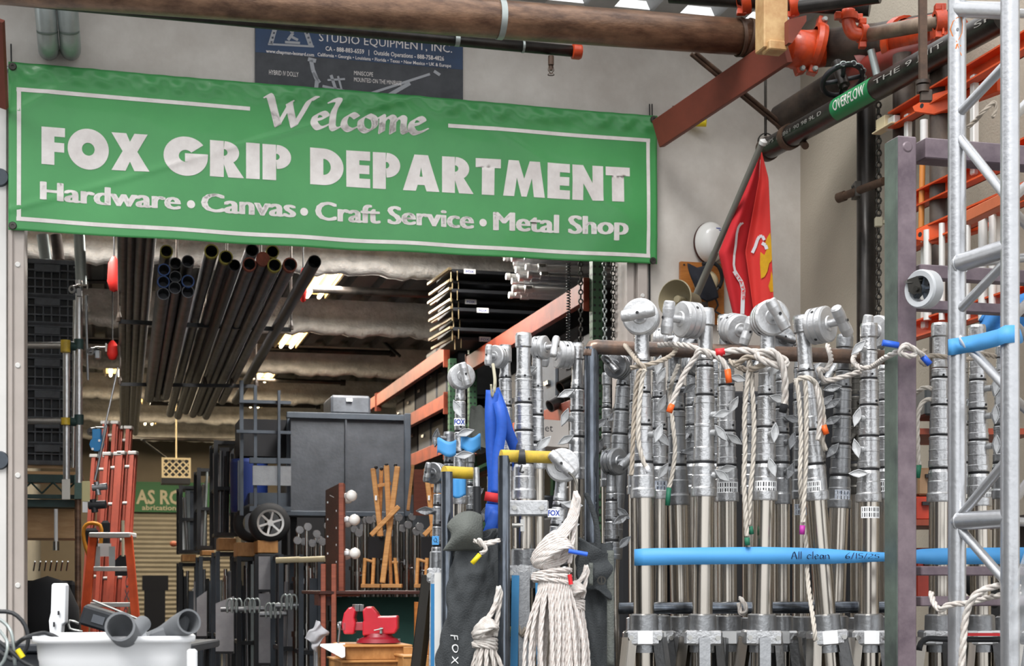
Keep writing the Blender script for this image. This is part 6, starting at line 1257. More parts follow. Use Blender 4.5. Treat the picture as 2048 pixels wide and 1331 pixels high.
rope([(1445, 704, f), (1480, 700, f-.01), (1520, 705, f-.03), (1545, 712, f-.03), (1572, 720, f-.02), (1565, 732, f-.03), (1525, 720, f-.04), (1515, 706, f-.03), (1550, 705, f-.05), (1568, 745, f-.04), (1570, 800, f-.02), (1568, 812, f-.02)], .0125, 'ropew', 'thick white rope with red capped end knotted below the steep-handled head', ends=[(1431, 705, f, 1449, 703, 'tred'), (1569, 808, f-.02, 1565, 824, 'canvasb')])
rope([(1460, 722, 4.75), (1490, 738, f+.05), (1520, 732, f), (1535, 720, f), (1500, 712, f+.03), (1470, 730, f+.05)], .0105, 'rope2', 'tangled rope wound round the top rail under the steep-handled head')
rope([(1499, 715, f+.04), (1495, 760, f+.03), (1489, 830, f+.03), (1490, 900, f+.03), (1488, 960, f+.03), (1492, 1040, f+.03), (1494, 1072, f+.03)], .0085, 'rope', 'long rope of the hanging pair, green taped low end', ends=[(1494, 1074, f+.03, 1495, 1090, 'tgreen')])
rope([(1499, 715, f+.05), (1503, 760, f+.04), (1508, 840, f+.04), (1506, 920, f+.04), (1501, 980, f+.04), (1497, 1050, f+.045)], .0085, 'rope', 'second rope of the hanging pair, joining the other below', ends=[(1500, 1052, f+.05, 1503, 1068, 'tgreen')])
rope([(1357, 730, 4.8), (1345, 760, 4.75), (1340, 790, 4.8), (1346, 850, 4.75), (1350, 900, 4.75), (1344, 950, 4.75), (1338, 975, 4.75)], .008, 'rope', 'rope hanging between the second and third columns, green taped end', ends=[(1338, 975, 4.75, 1335, 1010, 'tgreen')])
rope([(1590, 762, f), (1605, 755, f-.03), (1625, 760, f-.03), (1640, 790, f), (1648, 850, f+.02), (1644, 880, f+.02), (1652, 900, f+.03)], .0095, 'rope', 'rope looped over the leaning stand, orange tag at its side', ends=[(1647, 850, f, 1653, 868, 'torange')])
rope([(1630, 765, f-.02), (1638, 800, f-.02), (1640, 840, f), (1636, 880, f)], .009, 'ropew', 'short white rope strand alongside the looped one on the leaning stand')
rope([(1592, 760, f-.02), (1598, 800, f-.02), (1602, 880, f-.02), (1600, 960, f-.03), (1606, 1040, f+.03), (1612, 1090, 4.677), (1614, 1135, 4.677), (1618, 1180, f+.03), (1628, 1250, f-.06), (1630, 1280, f-.06)], .008, 'rope', 'long thin rope hanging down over the blue tape before the leaning stand')
rope([(1610, 758, f-.03), (1612, 800, f-.02), (1612, 900, f-.01), (1608, 1000, f-.02), (1606, 1045, f-.03)], .0085, 'rope', 'rope over the leaning stand ending in pink tape', ends=[(1605, 1050, f-.03, 1604, 1068, 'tpink')])
rope([(1655, 690, 4.85), (1662, 720, 4.75), (1650, 740, 4.72), (1638, 738, 4.7), (1650, 760, 4.72), (1690, 752, 4.7), (1722, 742, 4.66)], .0095, 'ropew', 'whitish rope looped on the rail before the tipped stand')
rope([(1716, 700, 4.85), (1706, 720, 4.78), (1722, 735, 4.66), (1745, 732, 4.64), (1770, 715, 4.45), (1798, 702, 4.38), (1815, 696, 4.38), (1832, 702, 4.38), (1822, 712, 4.37), (1800, 705, 4.36), (1812, 690, 4.36), (1838, 705, 4.38), (1850, 715, 4.42)], .0095, 'ropew', 'white rope knotted round the purple post with blue taped ends', ends=[(1797, 690, 4.37, 1765, 685, 'tblue'), (1845, 712, 4.4, 1860, 728, 'tblue')])
rope([(1850, 700, 4.75), (1842, 720, 4.7), (1852, 728, 4.7), (1860, 712, 4.7), (1895, 714, 4.72), (1930, 720, 4.72), (1960, 708, 4.75), (1990, 712, 4.8)], .009, 'rope2', 'grey rope stretching behind the first truss tube')
rope([(1828, 790, 4.85), (1848, 775, 4.8), (1872, 782, 4.8), (1876, 800, 4.8), (1850, 800, 4.8), (1836, 830, 4.8), (1836, 900, 4.8), (1838, 930, 4.8)], .0085, 'rope', 'rope hanging behind the purple post with green taped end', ends=[(1838, 930, 4.8, 1835, 955, 'tgreen')])
rope([(1862, 1185, 4.3), (1868, 1205, 4.25), (1880, 1218, 4.2), (1895, 1210, 4.18), (1912, 1207, 4.18), (1940, 1205, 4.18), (1970, 1196, 4.15), (2000, 1190, 4.1), (2040, 1185, 4.1)], .0095, 'ropew', 'white rope tied round the first truss tube low down')
rope([(2040, 1172, 4.1), (1990, 1172, 4.1), (1950, 1190, 4.1), (1932, 1230, 4.12), (1926, 1290, 4.12), (1920, 1380, 4.12)], .011, 'ropew', 'thick white rope curving down beside the first truss tube')
rope([(1480, 1195, 4.84), (1488, 1205, 4.82), (1492, 1220, 4.82), (1482, 1226, 4.84), (1478, 1205, 4.85)], .009, 'ropew', 'small rope knot tied on the bottom black rail')
rope([(1935, 255, 4.3), (1952, 240, 4.28), (1965, 225, 4.25), (1988, 205, 4.25), (1992, 218, 4.25), (1985, 235, 4.25)], .007, 'rope2', 'short rope tied between the truss tubes high up')
# low small hank and tied cord by the bag
hg = 'rope hanks on the bag rack'
d = 4.32
rope([(948, 1080, d), (962, 1086, d-.01), (975, 1084, d), (998, 1080, d), (965, 1090, d-.02), (958, 1078, d-.03), (972, 1098, d-.03), (960, 1106, d-.03)], .007, 'ropew', 'thin white cord knotted round the bag mouth with a yellow taped tip', ends=[(960, 1108, d-.03, 944, 1126, 'tyellow')])
def hank(name, cx, d, y0, y1, y2, w_, r, mt, lab, n=10, seed=1):
    rnd = random.Random(seed); t = thing(name, lab, 'rope', tuple(W(cx, y2, d)), hg)
    for k in range(max(2, n//5)):
        m = MB(); o_ = k*3.2*w_/84; m.rope([W(cx+w_*.50+o_*.25, y0+k*2, d-.004*k), W(cx+w_*.34+o_, lerp(y0, y1, .5), d-.01), W(cx+w_*.0+o_*1.3, y1-8*w_/84, d-.02), W(cx+o_*.5, y1+30*w_/84, d)], r); m.build('hanging_strand', M[mt], t)
    m = MB(); m.rope([W(cx+w_*.50, y0, d), W(cx+w_*.58, y0+20*w_/84, d), W(cx+w_*.50, lerp(y0, y1, .6), d), W(cx+w_*.36, y1+40*w_/84, d-.01)], r*1.15); m.build('hanging_strand', M[mt], t)
    q_ = w_/84
    for k in range(8):
        ca, cb = math.cos(-.85+.05*k), math.sin(-.85+.05*k); m = MB(); ox, oy = cx-w_*.05+(k-4)*3.5*q_, y1+20*q_+(k-4)*3.0*q_; ea, eb = (40-1.2*abs(k-3))*q_, 15*q_
        m.rope([W(ox+ea*math.cos(a)*ca-eb*math.sin(a)*cb*.3, oy+ea*math.cos(a)*cb+eb*math.sin(a)*ca, d+.026*math.sin(a)-.012-.002*k) for a in [2*PI*i/12 for i in range(13)]], r*1.08); m.build('knot_turn', M[mt], t)
    for k in range(3):
        m = MB(); y = y1+(58+k*9)*q_
        m.rope([W(cx-4*q_+w_*.44*math.cos(a), y+4*q_*math.sin(a)+5*q_*math.cos(a)*(k-1), d+.028*math.sin(a)) for a in [2*PI*i/10 for i in range(11)]], r*1.1); m.build('wrap_turn', M[mt], t)
    for k in range(n):
        a = 2*PI*k/n+.2; xx = cx+w_*.62*math.cos(a)*rnd.uniform(.55, 1.12); dd = d+.034*math.sin(a)*rnd.uniform(.6, 1.1)
        m = MB(); m.rope([W(cx+w_*.28*math.cos(a), y1+60*q_, d+.02*math.sin(a)), W(cx+w_*.34*math.cos(a), y1+85*q_, d+.024*math.sin(a)), W(xx+rnd.uniform(-5, 5)*q_, lerp(y1, y2, .6), dd), W(xx+rnd.uniform(-8, 8)*q_, y2-6, dd), W(xx+(cx-xx)*.3, y2+4, dd)], r); m.build('strand', M[mt], t)
    return t
hank('rope_hank', 972, 4.26, 1172, 1248, 1400, 50, .0062, 'ropew', 'small white rope hank hanging low before the charcoal bag', 11, 3)
hank('rope_hank', 1108, 4.22, 982, 1085, 1410, 86, .0054, 'ropep', 'big white and pink flecked rope hank hanging from a steel hook', 30, 4)
hank('rope_hank', 1150, 4.3, 1130, 1175, 1400, 44, .0054, 'ropep', 'narrow twisted rope hank tucked beside the big one', 14, 6)
t = thing('rope_hook', 'thin steel hook on the low round-headed stand', 'hook', tuple(W(1150, 990, 4.28))); m = MB(); m.tube(spline([W(1138, 945, 4.3), W(1148, 955, 4.28), W(1154, 972, 4.26), W(1152, 990, 4.24)], .006), .0035, 8); m.build('rod', M['dchrome'], t)
m = MB(); m.cyl(W(1137, 1101, 4.17), W(1175, 1108, 4.17), .006, 8); one('rope_end', m, M['tblue'], 'blue taped rope end sticking out of the big hank', 'rope end'); m = MB(); m.cyl(W(1139, 1148, 4.17), W(1142, 1168, 4.17), .006, 8); one('rope_end', m, M['tred'], 'red taped rope end hanging by the big hank', 'rope end')
# tapes
def band(P, hts, mt, name, lab, cat='tape', nib_=None):
    Q = [W(x, y, d) for x, y, d in P]; m = MB(); n = len(Q); vs = []
    for i, p in enumerate(Q): h_ = hts[i]/2*p.y/F; vs += [p+Z*h_, p-Z*h_]
    m.add(vs, [(2*i, 2*i+2, 2*i+3, 2*i+1) for i in range(n-1)], True); return one(name, m, M[mt], lab, cat, solid=.0008)
tp = 4.655
tb = band([(1275, 1114, 4.76), (1267, 1114, 4.70), (1271, 1114, 4.67), (1288, 1113, tp), (1404, 1111, tp+.018), (1523, 1110, tp-.002), (1600, 1111, tp+.005), (1660, 1112, tp+.01), (1710, 1113, tp+.01), (1740, 1113, tp+.02), (1775, 1113, 4.7), (1800, 1113, 4.72), (1845, 1112, 4.745), (1880, 1112, 4.75), (1960, 1111, 4.8), (2075, 1110, 4.85)], [33, 33, 33, 34, 34, 34, 33, 30, 24, 20, 18, 22, 30, 33, 33, 33], 'tape', 'blue_tape_band', 'long blue tape band with handwriting stretched round the silver stands')
m = MB(); put(m, hand('All clean', .13, 35), lambda x, y: W(1583+x*17.5, 1117-y*14, tp+.003-.0025)); put(m, hand('6/15/25', .13, 35), lambda x, y: W(1690+x*20, 1116-y*(12-x*1.2), tp+.006)); m.build('handwriting', mat('navy marker', '#1d2a55', .6), tb)
for (x, y, d_, rr_, lb, gr) in ((898, 893, 4.90, .036, 'blue tape wrapped round the short stand top', None), (941, 885, 4.88, .03, 'blue tape scrap right of the FOX stickered stand', None)):
    m = MB(); c = W(x, y, d_); m.grid(lambda i, j: c+V((math.sin(lerp(-1.7, 1.7, i))*rr_*1.05, rr_-math.cos(lerp(-1.7, 1.7, i))*rr_*1.05-.02, lerp(.022, -.026, j)+.008*math.sin(i*9))), 20, 4); one('tape_wrap', m, M['tape'], lb, 'tape', solid=.001)
for (x0, y0, x1, y1, d_, lb) in ((903, 950, 932, 992, 4.6, 'blue tape flap under the shorter yellow bar'), (722, 0, 0, 0, 0, '')):
    if d_: m = MB(); m.grid(lambda i, j: W(lerp(x0, x1, i), lerp(y0, y1, j)+4*math.sin(i*4), d_+.006*math.sin(i*7)), 8, 8); one('tape_flap', m, M['tape'], lb, 'tape', solid=.001)
m = MB(); c = W(1270, 1112, 4.7); one('x', m, M['tape'], 'x', 'x') if False else None
for (x, y, d_, w_, h_, lb) in ((1190, 1030, 4.85, 10, 26, 'small blue tape on the black corner post'),):
    m = MB(); p = W(x, y, d_); r_ = .0225; m.grid(lambda i, j: V((W(1183, y, 4.88).x, 4.88, 0))+V((math.sin(lerp(-.2, 1.4, i))*r_, -math.cos(lerp(-.2, 1.4, i))*r_, p.z+lerp(.02, -.02, j))), 8, 2); one('tape_patch', m, M['tape'], lb, 'tape', solid=.0008)

# tall dark boxes added to darken the gaps between the silver stands
for i, (x0, x1, yt, d, lb) in enumerate(((1232, 1330, 792, 6.3, 'nearest the doorway'), (1334, 1452, 768, 6.5, 'below the horn speaker'), (1456, 1570, 780, 6.4, 'below the flag'), (1574, 1690, 762, 6.5, 'behind the leaning stand'), (1694, 1800, 775, 6.3, 'nearest the purple post'))):
    a = W(x0, yt, d); b = W(x1, yt, d); t = thing('dark_filler_box', 'tall dark filler box added behind the silver stands, '+lb, 'case', ((a.x+b.x)/2, d+.25, 0), 'dark filler boxes behind the stands')
    m = MB(); m.box(V(((a.x+b.x)/2, d+.25, a.z/2)), (b.x-a.x, .5, a.z)); m.build('cover', M['canvasb'], t, .03, seg=2)
    m = MB(); m.box(V(((a.x+b.x)/2, d-.004, a.z*.55)), (.04, .008, a.z*.8)); m.build('front_strap', M['black'], t)
# ================= aluminium truss =================
t = thing('aluminium_truss', 'upright silver aluminium truss with round chords and welded braces', 'truss', tuple(W(1965, 1500, 4.3)))
tm = mat('satin truss aluminium', '#c3c5c9', .34, .85, var=.1, scale=14, bump=.06, bscale=60)
d1, d2, d3 = 4.25, 4.05, 4.5
for px, d in ((1914, d1), (2020, d2), (2100, d3)):
    p = W(px, 0, d); m = MB(); m.cyl(V((p.x, d, 0)), V((p.x, d, W(0, -140, d).z)), .0245, 28); m.build('chord', tm, t)
def br(x0, y0, x1, y1, r=.013, da=None, db=None): m = MB(); m.cyl(W(x0, y0, da or d1), W(x1, y1, db or d2), r, 16); m.build('brace', tm, t)
br(1914, 232, 2020, 120); br(1914, 268, 2020, 402); br(1914, 625, 2020, 515); br(1914, 668, 2020, 782); br(1914, 1040, 2020, 912); br(1914, 1050, 2020, 1172)
br(1914, 1010-1160+16, 2020, 30-60, .013); 
br(1914, 528, 2020, 494, .025); br(1914, 1042, 2020, 1036, .025); br(1914, 18, 2020, 22, .022)
for y in (20, 500, 1036): m = MB(); m.cyl(W(1914, y+(28 if y == 500 else 0), d1), W(2100, y+10, d3), .013, 14); m.build('brace', tm, t)
for y0, y1 in ((240, 160), (400, 330), (415, 500), (640, 560), (790, 860), (1010, 905), (640, 720)): m = MB(); m.cyl(W(2020, y0, d2), W(2100, y1, d3), .013, 14); m.build('brace', tm, t)
for y0, y1 in ((528, 300), (528, 760), (1042, 800), (1042, 1290), (18, 250)): m = MB(); m.cyl(W(1914, y0, d1), W(2100, y1, d3), .011, 12); m.build('brace', tm, t) if False else None
for y, x0 in ((527, 1914), (1042, 1914)):
    c = W(x0+8, y, d1-.015); m = MB(); ax = (W(2020, y-(34 if y == 527 else 6), d2)-W(x0, y, d1)).normalized(); m.tube([c+(frame(ax)[0]*math.cos(a)+frame(ax)[1]*math.sin(a))*.026 for a in [2*PI*i/20 for i in range(20)]], .003, 6, closed=True); m.build('weld_bead', tm, t)
m = MB(); om = mat('orange marker', '#d8792c', .6); pc = W(1914, 0, d1)
def tpnt(x, y): a_ = math.asin(max(-1, min(1, (x-1914)/18.2))); return V((pc.x+math.sin(a_)*.0250, d1-math.cos(a_)*.0250, W(0, y, d1).z))
def tst(P, w_=1.6):
    for (a, b), (c, e) in zip(P[:-1], P[1:]): L = math.hypot(c-a, e-b); nx, ny = -(e-b)/L*w_/2, (c-a)/L*w_/2; m.add([tpnt(a+nx, b+ny), tpnt(c+nx, e+ny), tpnt(c-nx, e-ny), tpnt(a-nx, b-ny)], [(0, 1, 2, 3)])
tst([(1909, 90), (1901, 75), (1898, 62), (1902, 48), (1910, 41), (1918, 42), (1920, 55), (1919, 72), (1912, 86)]); tst([(1918, 117), (1910, 96)]); tst([(1907, 103), (1909, 94), (1917, 98)], 2.4)
m.build('marker_scribble', om, t)
m = MB(); m.lathe([(0, .002), (.004, .002), (.004, 0)], tpnt(1910, 65), (0, -1, 0), 10); m.build('rivet', M['alu2'], t)
tb = band([(1896, 694, d1+.0), (1897, 694, d1-.015), (1905, 693, d1-.0255), (1920, 691, d1-.0265), (1960, 684, 4.13), (1995, 675, d2-.01), (2010, 668, d2-.0265), (2028, 667, d2-.0265), (2040, 672, d2-.0), (2046, 680, d2+.02)], [30, 32, 33, 33, 34, 34, 36, 35, 30, 8], 'tape', 'truss_tape', 'blue tape with N.Y. ST. handwriting joining the two truss tubes')
m = MB(); put(m, hand('N.Y. St.', .1, 35), lambda x, y: W(1974-x*11, 678+x*1.8+y*11, lerp(4.13, 4.205, min(1, x/4.3))-.004)); m.build('handwriting', M['ink'], tb)

# ================= purple steel frame with caster =================
t = thing('steel_cart', 'purple grey steel cart frame standing on end with a swivel caster', 'cart frame', tuple(W(1800, 1500, 4.5)))
d = 4.42; e = W(1796, 270, d); zt = e.z; ez = V((e.x, e.y, 0)); w1, w2 = .06, .075
m = MB(); m.box(ez+U*w1/2+VV*w2/2+Z*zt/2, (w1, w2, zt), (U, VV, Z)); m.build('post', M['purple'], t, .004)
m = MB(); m.box(ez-U*.0015+VV*w2/2+Z*(zt/2+.5), (.003, w2*.96, zt-1.01), (U, VV, Z)); m.build('green_side', M['greenedge'], t)
p2 = ez+U*.95; m = MB(); m.box(p2+VV*w2/2+Z*zt/2, (w1, w2, zt), (U, VV, Z)); m.build('post', M['purple'], t, .004)
k = d/F
for y0, y1, th in ((271, 312, .075), (520, 548, .04), (592, 612, .04), (1131, 1150, .05), (1192, 1212, .05)):
    za, zb = EYE-(y0-HY)*k, EYE-(y1-HY)*k; m = MB(); m.box(ez+U*(w1+.475)+VV*(w2-th/2-.005)+Z*(za+zb)/2, (.9, th, za-zb), (U, VV, Z)); m.build('cross_bar', M['purple'], t, .003)
m = MB()
for y in (292,): m.lathe([(0, .004), (.012, .003), (.016, 0)], ez+U*.03+Z*(EYE-(y-HY)*k), -VV, 16)
m.build('plug_weld', M['purple'], t)
m = MB(); c = W(1838, 573, 4.38); m.box(W(1830, 566, 4.42), (.02, .06, .05), (U, VV, Z)); mt_ = m.build('caster_plate', M['darksteel'], t, .003)
wc = W(1848, 578, 4.34); ax = V((-.80, -.60, -.05)).normalized()
m = MB(); m.lathe([(.036, -.02), (.05, -.022), (.054, -.016), (.054, .016), (.05, .022), (.036, .02)], wc, ax, 32); m.lathe([(.036, .02), (.034, .0), (.036, -.02)], wc, ax, 24); cw = m.build('caster_wheel', mat('translucent white wheel', '#c4c8cc', .3, var=.15), t)
m = MB(); m.lathe([(0, -.016), (.012, -.016), (.012, .022), (0, .022)], wc, ax, 14)
x_, y_, _ = frame(ax)
for q in range(5): a_ = q*2*PI/5; dr = x_*math.cos(a_)+y_*math.sin(a_); m.beam(wc+dr*.01, wc+dr*.036, .006, .02, ax)
m.build('spokes', M['bluegrey'], cw)
m = MB(); hd = wc+ax*.028; pl = V((-.6, .8, .1)).normalized()
m.prism([(-.035, .03), (.0, .035), (.014, .0), (.012, -.014), (-.012, -.014), (-.03, -.005)], hd, V((.6, -.8, 0))*1, Z, .004); m.prism([(-.035, .03), (.0, .035), (.014, .0), (.012, -.014), (-.012, -.014), (-.03, -.005)], wc-ax*.028, V((.6, -.8, 0)), Z, .004)
m.lathe([(0, .01), (.008, .01), (.009, 0)], hd, ax, 8); m.lathe([(.02, -.006), (.034, 0), (.02, .006)], W(1832, 560, 4.36), (-.2, -.3, 1), 20); m.build('fork', M['darksteel'], t)
# black pad bar with red strip low
m = MB(); P = spline([W(1838, 1300, 4.6), W(1842, 1285, 4.6), W(1856, 1276, 4.6), W(1880, 1277, 4.6), W(1960, 1278, 4.62), W(2080, 1277, 4.65)], .02); m.tube(P, .009, 10); o = one('bent_black_bar', m, M['black'], 'bent black bar with a red strip low behind the truss', 'bar')
m = MB(); m.box(W(1965, 1268, 4.6), (.1, .012, .009)); m.build('red_strip', M['tred'], o)
m = MB(); 
for q in (0, 1): c = W(1955+q*25, 1165+q*40, 5.05); m.lathe([(.02, -.02), (.045, -.02), (.05, 0), (.045, .02), (.02, .02), (.02, -.02)], c, (.4, -1, .1), 20)
one('black_wheel_pair', m, M['tire'], 'pair of black rubber wheels behind the truss', 'wheel')
# clear plastic bag bottom right
m = MB(); m.grid(lambda a, b: W(lerp(2018+30*(1-math.sin(b*PI*.55))**1.3-8*math.sin(b*5), 2120, a), lerp(1105, 1420, b), 3.95-.07*math.sin(a*PI*.8)+.008*math.sin(a*17+b*9)+.006*math.sin(b*31+a*5)), 30, 40); one('clear_plastic_sheet', m, M['plastic'], 'clear wrinkled plastic sheet hanging at the lower right edge', 'plastic sheet')

# ================= orange ladders on the right wall =================
SV = 4.34   # plane of the ladders, parallel to the right wall
def LP(px, py, s=SV): return RP(px, py, s)
def rail(t, x0, y0, x1, hw=.04, dep=.075, mt='fiber', s=SV, z=None):
    a = LP(x0, y0, s); v0 = sv(a)[1]; v1 = sv(LP(x1, 300, s))[1]; z = a.z if z is None else z
    m = MB(); A = S(s, v0, z-hw); B = S(s, v1, z-hw); m.beam(A+U*.012, B+U*.012, .008, hw*2); m.beam(A+Z*(hw-.004)-U*.015, B+Z*(hw-.004)-U*.015, .06, .008); m.beam(A-Z*(hw-.004)-U*.015, B-Z*(hw-.004)-U*.015, .06, .008); m.build('side_rail', M[mt], t)
    return v0, v1, z
def hladder(lab, x0, yA, yB, s, x1=2110, mt='fiber', every=.3):
    t = thing('wall_ladder', lab, 'ladder', tuple(LP(x0, yB, s)), 'orange ladders stored along the right wall')
    v0, v1, za = rail(t, x0, yA, x1, s=s, mt=mt); _, _, zb = rail(t, x0, yB, x1, s=s, mt=mt)
    v = v0-.12
    while v > v1: m = MB(); m.box(S(s, v, (za+zb)/2-.04), (.03, .035, za-zb), (U, VV, Z)); m.build('rung', M['rung'], t, .005); v -= every
    return t, v0, v1, za, zb
tA, v0, v1, za, zb = hladder('topmost orange ladder on the right wall with a serrated foot', 1792, 226, 408, 4.30)
m = MB(); c = S(4.28, v0+.05, za-.05); m.box(c-VV*.05, (.035, .1, .05), (U, VV, Z)); m.build('rail_shoe', M['rung'], tA, .003)
c = LP(1766, 246, 4.26); m = MB(); m.box(c, (.03, .09, .055), (U, VV, Z)); m.box(c-Z*.035-VV*.03, (.05, .2, .008), (U, VV, Z))
for q in range(6): m.box(c+VV*.048+Z*(.022-q*.009), (.03, .01, .004), (U, VV, Z))
m.build('serrated_foot', M['cream'], tA, .002)
tB, v0, v1, za, zb = hladder('lower orange ladder on the right wall with a rail above the stands', 1824, 470, 648, 4.18, mt='fiber')
def trayp(x, y, x1, s, w_, lab):
    a = LP(x, y, s); v0 = sv(a)[1]; v1 = sv(LP(x1, 200, s))[1]; tt = thing('ladder_step', lab, 'ladder step', tuple(a), 'orange channel steps on the right wall')
    m = MB(); pts = [(-.0, .0), (w_, -.01), (w_+.02, -.035), (w_*.5, -.06), (.0, -.045), (-.03, -.03)]
    A = S(s, v0, a.z); B = S(s, v1, a.z)
    m.prism([(0, 0), (.16, .03), (.6, .02), (.6, -.05), (.16, -.07), (.02, -.03)], A, -VV*.75+U*.3, Z, .05); m.build('channel', M['fiber'], tt, .004)
    m = MB(); m.lathe([(0, .002), (.012, .002)], A-VV*.12+U*.0-Z*.03-U*.03, (-.9, -.6, 0), 10); m.build('drain_hole', M['groove'], tt); return tt
trayp(1830, 215, 1900, 4.24, .1, 'orange channel step end below the topmost ladder rail'); trayp(1826, 468, 1900, 4.12, .1, 'orange channel step end above the caster wheel')
m = MB(); a = LP(1932, 438, 4.05); b = LP(2080, 366, 4.05); m.beam(a, b, .05, .05); one('orange_rail', m, mat('faded orange rail', '#c46a45', .55, var=.2), 'faded orange rail between the two ladders seen between truss tubes', 'rail', bevel=.004)
dq = RP(1846, 240, 4.28).y; m = MB(); a = W(1846, 262, dq); b = W(1842, 482, dq); m.cyl(a, b, .014, 14); o = one('orange_handled_pole', m, mat('orange wooden pole', '#c98036', .5, var=.2), 'thin orange pole standing in front of the white ladder rungs', 'pole')
for i, (x, y0, y1, r) in enumerate(((1855, 484, 640, .018), (1884, 490, 640, .014), (1935, 470, 640, .014), (1966, 455, 640, .02), (1985, 545, 640, .016), (1848, 240, 300, .018))):
    y0 = y0 if i == 5 else 474-(x-1824)*.46; dd_ = RP(x, 400, 4.14).y; m = MB(); m.cyl(W(x, y0, dd_), W(x, y1, dd_), r, 14); one('white_ladder_rung', m, M['rung'], 'white round rung tube, %s' % ('directly right of the caster bracket', 'touching the left edge of the first truss tube', 'just right of the first truss tube', 'between the truss tubes near the orange rail', 'beside the left edge of the second truss tube', 'under the topmost orange step')[i], 'rung', 'white round rung tubes on the right wall')
m = MB(); m.grid(lambda a, b: W(lerp(1960, 2070, a), lerp(640-60*a**.6, 665, b), 5.6+.02*math.sin(a*12+b*5)), 16, 8); one('blue_cloth', m, M['jeans'], 'blue cloth bundle hanging behind the truss above its blue tape', 'cloth', solid=.01)
for x, y, lb in ((1757, 444, 'small yellow clip fixed to the wall chain'),): m = MB(); c = W(x, y, 8.3); m.box(c, (.04, .03, .05)); m.box(c+V((.02, 0, 0)), (.06, .02, .02)); one('yellow_clip', m, M['signt'], lb, 'clip', bevel=.003)

# ================= flag =================
t = thing('flag', 'red military flag with gold eagle emblem and white scroll hanging from a grey pole', 'flag', tuple(W(1500, 640, 8.9)))
pa, pb = W(1523, 288, 8.55), W(1383, 612, 9.2)
m = MB(); m.cyl(pa, pb, .018, 14); m.cyl(W(1430, 505, 8.99), pb, .022, 14); m.build('pole', mat('grey pole', '#77756f', .5, .3), t)
m = MB(); m.lathe([(0, 0), (.022, .01), (.022, .03), (0, .045)], pa-Z*.01, (pa-pb), 12); m.build('pole_tip', M['rung'], t)
def flag(a, b):
    # a across, b down ; left edge follows the pole then falls free
    yl = lerp(300, 640, b); xl = (1520-(yl-300)*.405) if yl < 506 else (1437+(yl-506)*.24)
    if yl < 506: xl = 1521-(yl-300)*.408
    xr = 1521+(yl-300)*.04+ (min(1, b*6))*12
    x = lerp(xl, xr, a); y = yl+4*a*(1-b)
    d_ = 8.75+.25*b-.05*math.sin(a*PI*2.0+.6)*min(1, b*2.5)-.04*a*b+.012*math.sin(a*19+b*4)*b
    return W(x, y, d_)
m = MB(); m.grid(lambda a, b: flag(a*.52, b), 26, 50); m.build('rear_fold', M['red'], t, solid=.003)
m = MB(); m.grid(lambda a, b: flag(.5+a*.5, b)+V((0, -.03-.02*math.sin(a*PI)*b, 0)), 26, 50); m.build('front_fold', M['red_lit'], t, solid=.003)
def fpt(x, y, front=True, lift=.008):
    b = max(0.01, min(.99, (y-300)/340)); A, B = flag(0, b), flag(1, b); xa = A.x/A.y*F+1024; xb = B.x/B.y*F+1024; a = max(0, min(1, (x-xa)/(xb-xa)))
    p = flag(a, b)
    if front: p = p+V((0, -.03-.02*math.sin((a-.5)*2*PI)*b, 0))
    return p+V((0, -lift, 0))
def fpoly(mb, P, front=True, lift=.008):
    vs = [V((x, y, 0)) for x, y in P]; from mathutils.geometry import tessellate_polygon
    tr = tessellate_polygon([vs]); v2, f2 = subdiv(vs, tr, 6); mb.add([fpt(v.x, v.y, front, lift) for v in v2], f2, True)
m = MB(); fpoly(m, [(1538, 466), (1531, 478), (1527, 490), (1531, 500), (1526, 512), (1518, 506), (1517, 530), (1519, 560), (1526, 556), (1532, 545), (1536, 528), (1544, 520), (1541, 500), (1540, 480)])
fpoly(m, [(1540, 543), (1545, 560), (1546, 585), (1538, 586), (1534, 574), (1538, 562)]); fpoly(m, [(1495, 488), (1498, 489), (1498, 508), (1495, 506)], False, .02); m.build('gold_emblem', M['gold'], t)
m = MB()
def fst(P, w_, front=True, L=.01):
    for (a, b), (c, e) in zip(P[:-1], P[1:]):
        q = math.hypot(c-a, e-b); nx, ny = -(e-b)/q*w_/2, (c-a)/q*w_/2; m.add([fpt(a+nx, b+ny, front, L), fpt(c+nx, e+ny, front, L), fpt(c-nx, e-ny, front, L), fpt(a-nx, b-ny, front, L)], [(0, 1, 2, 3)], True)
fst([(1502, 508), (1508, 495), (1512, 482), (1516, 475), (1522, 474), (1526, 482)], 6); fst([(1521, 488), (1528, 492), (1531, 500)], 7)
fst([(1482, 446), (1476, 455), (1473, 468), (1471, 490), (1468, 510), (1467, 530), (1470, 545)], 4.5, False, .012); fst([(1484, 449), (1482, 446)], 7, False, .012); fst([(1468, 542), (1474, 552), (1482, 564), (1486, 580), (1485, 600), (1484, 628)], 8, False, .012)
sw = m.build('white_scroll', M['scroll'], t)
m = MB(); vs, fs = text_mesh('STATES', 1, .01); vs = fit(vs, 0, 1, -.5, .5)
path = [V((1471, 550, 0)), V((1478, 558, 0)), V((1483, 568, 0)), V((1486, 582, 0)), V((1486, 600, 0))]
def pth(q): q = q*4; i = min(3, int(q)); return path[i].lerp(path[i+1], q-i), (path[i+1]-path[i]).normalized()
pts = []
for v in vs: c, tn = pth(v.x); p = c+V((tn.y, -tn.x, 0))*v.y*5.5; pts.append(fpt(p.x, p.y, False, .016))
m.add(pts, fs); m.build('lettering', M['tred'], sw)
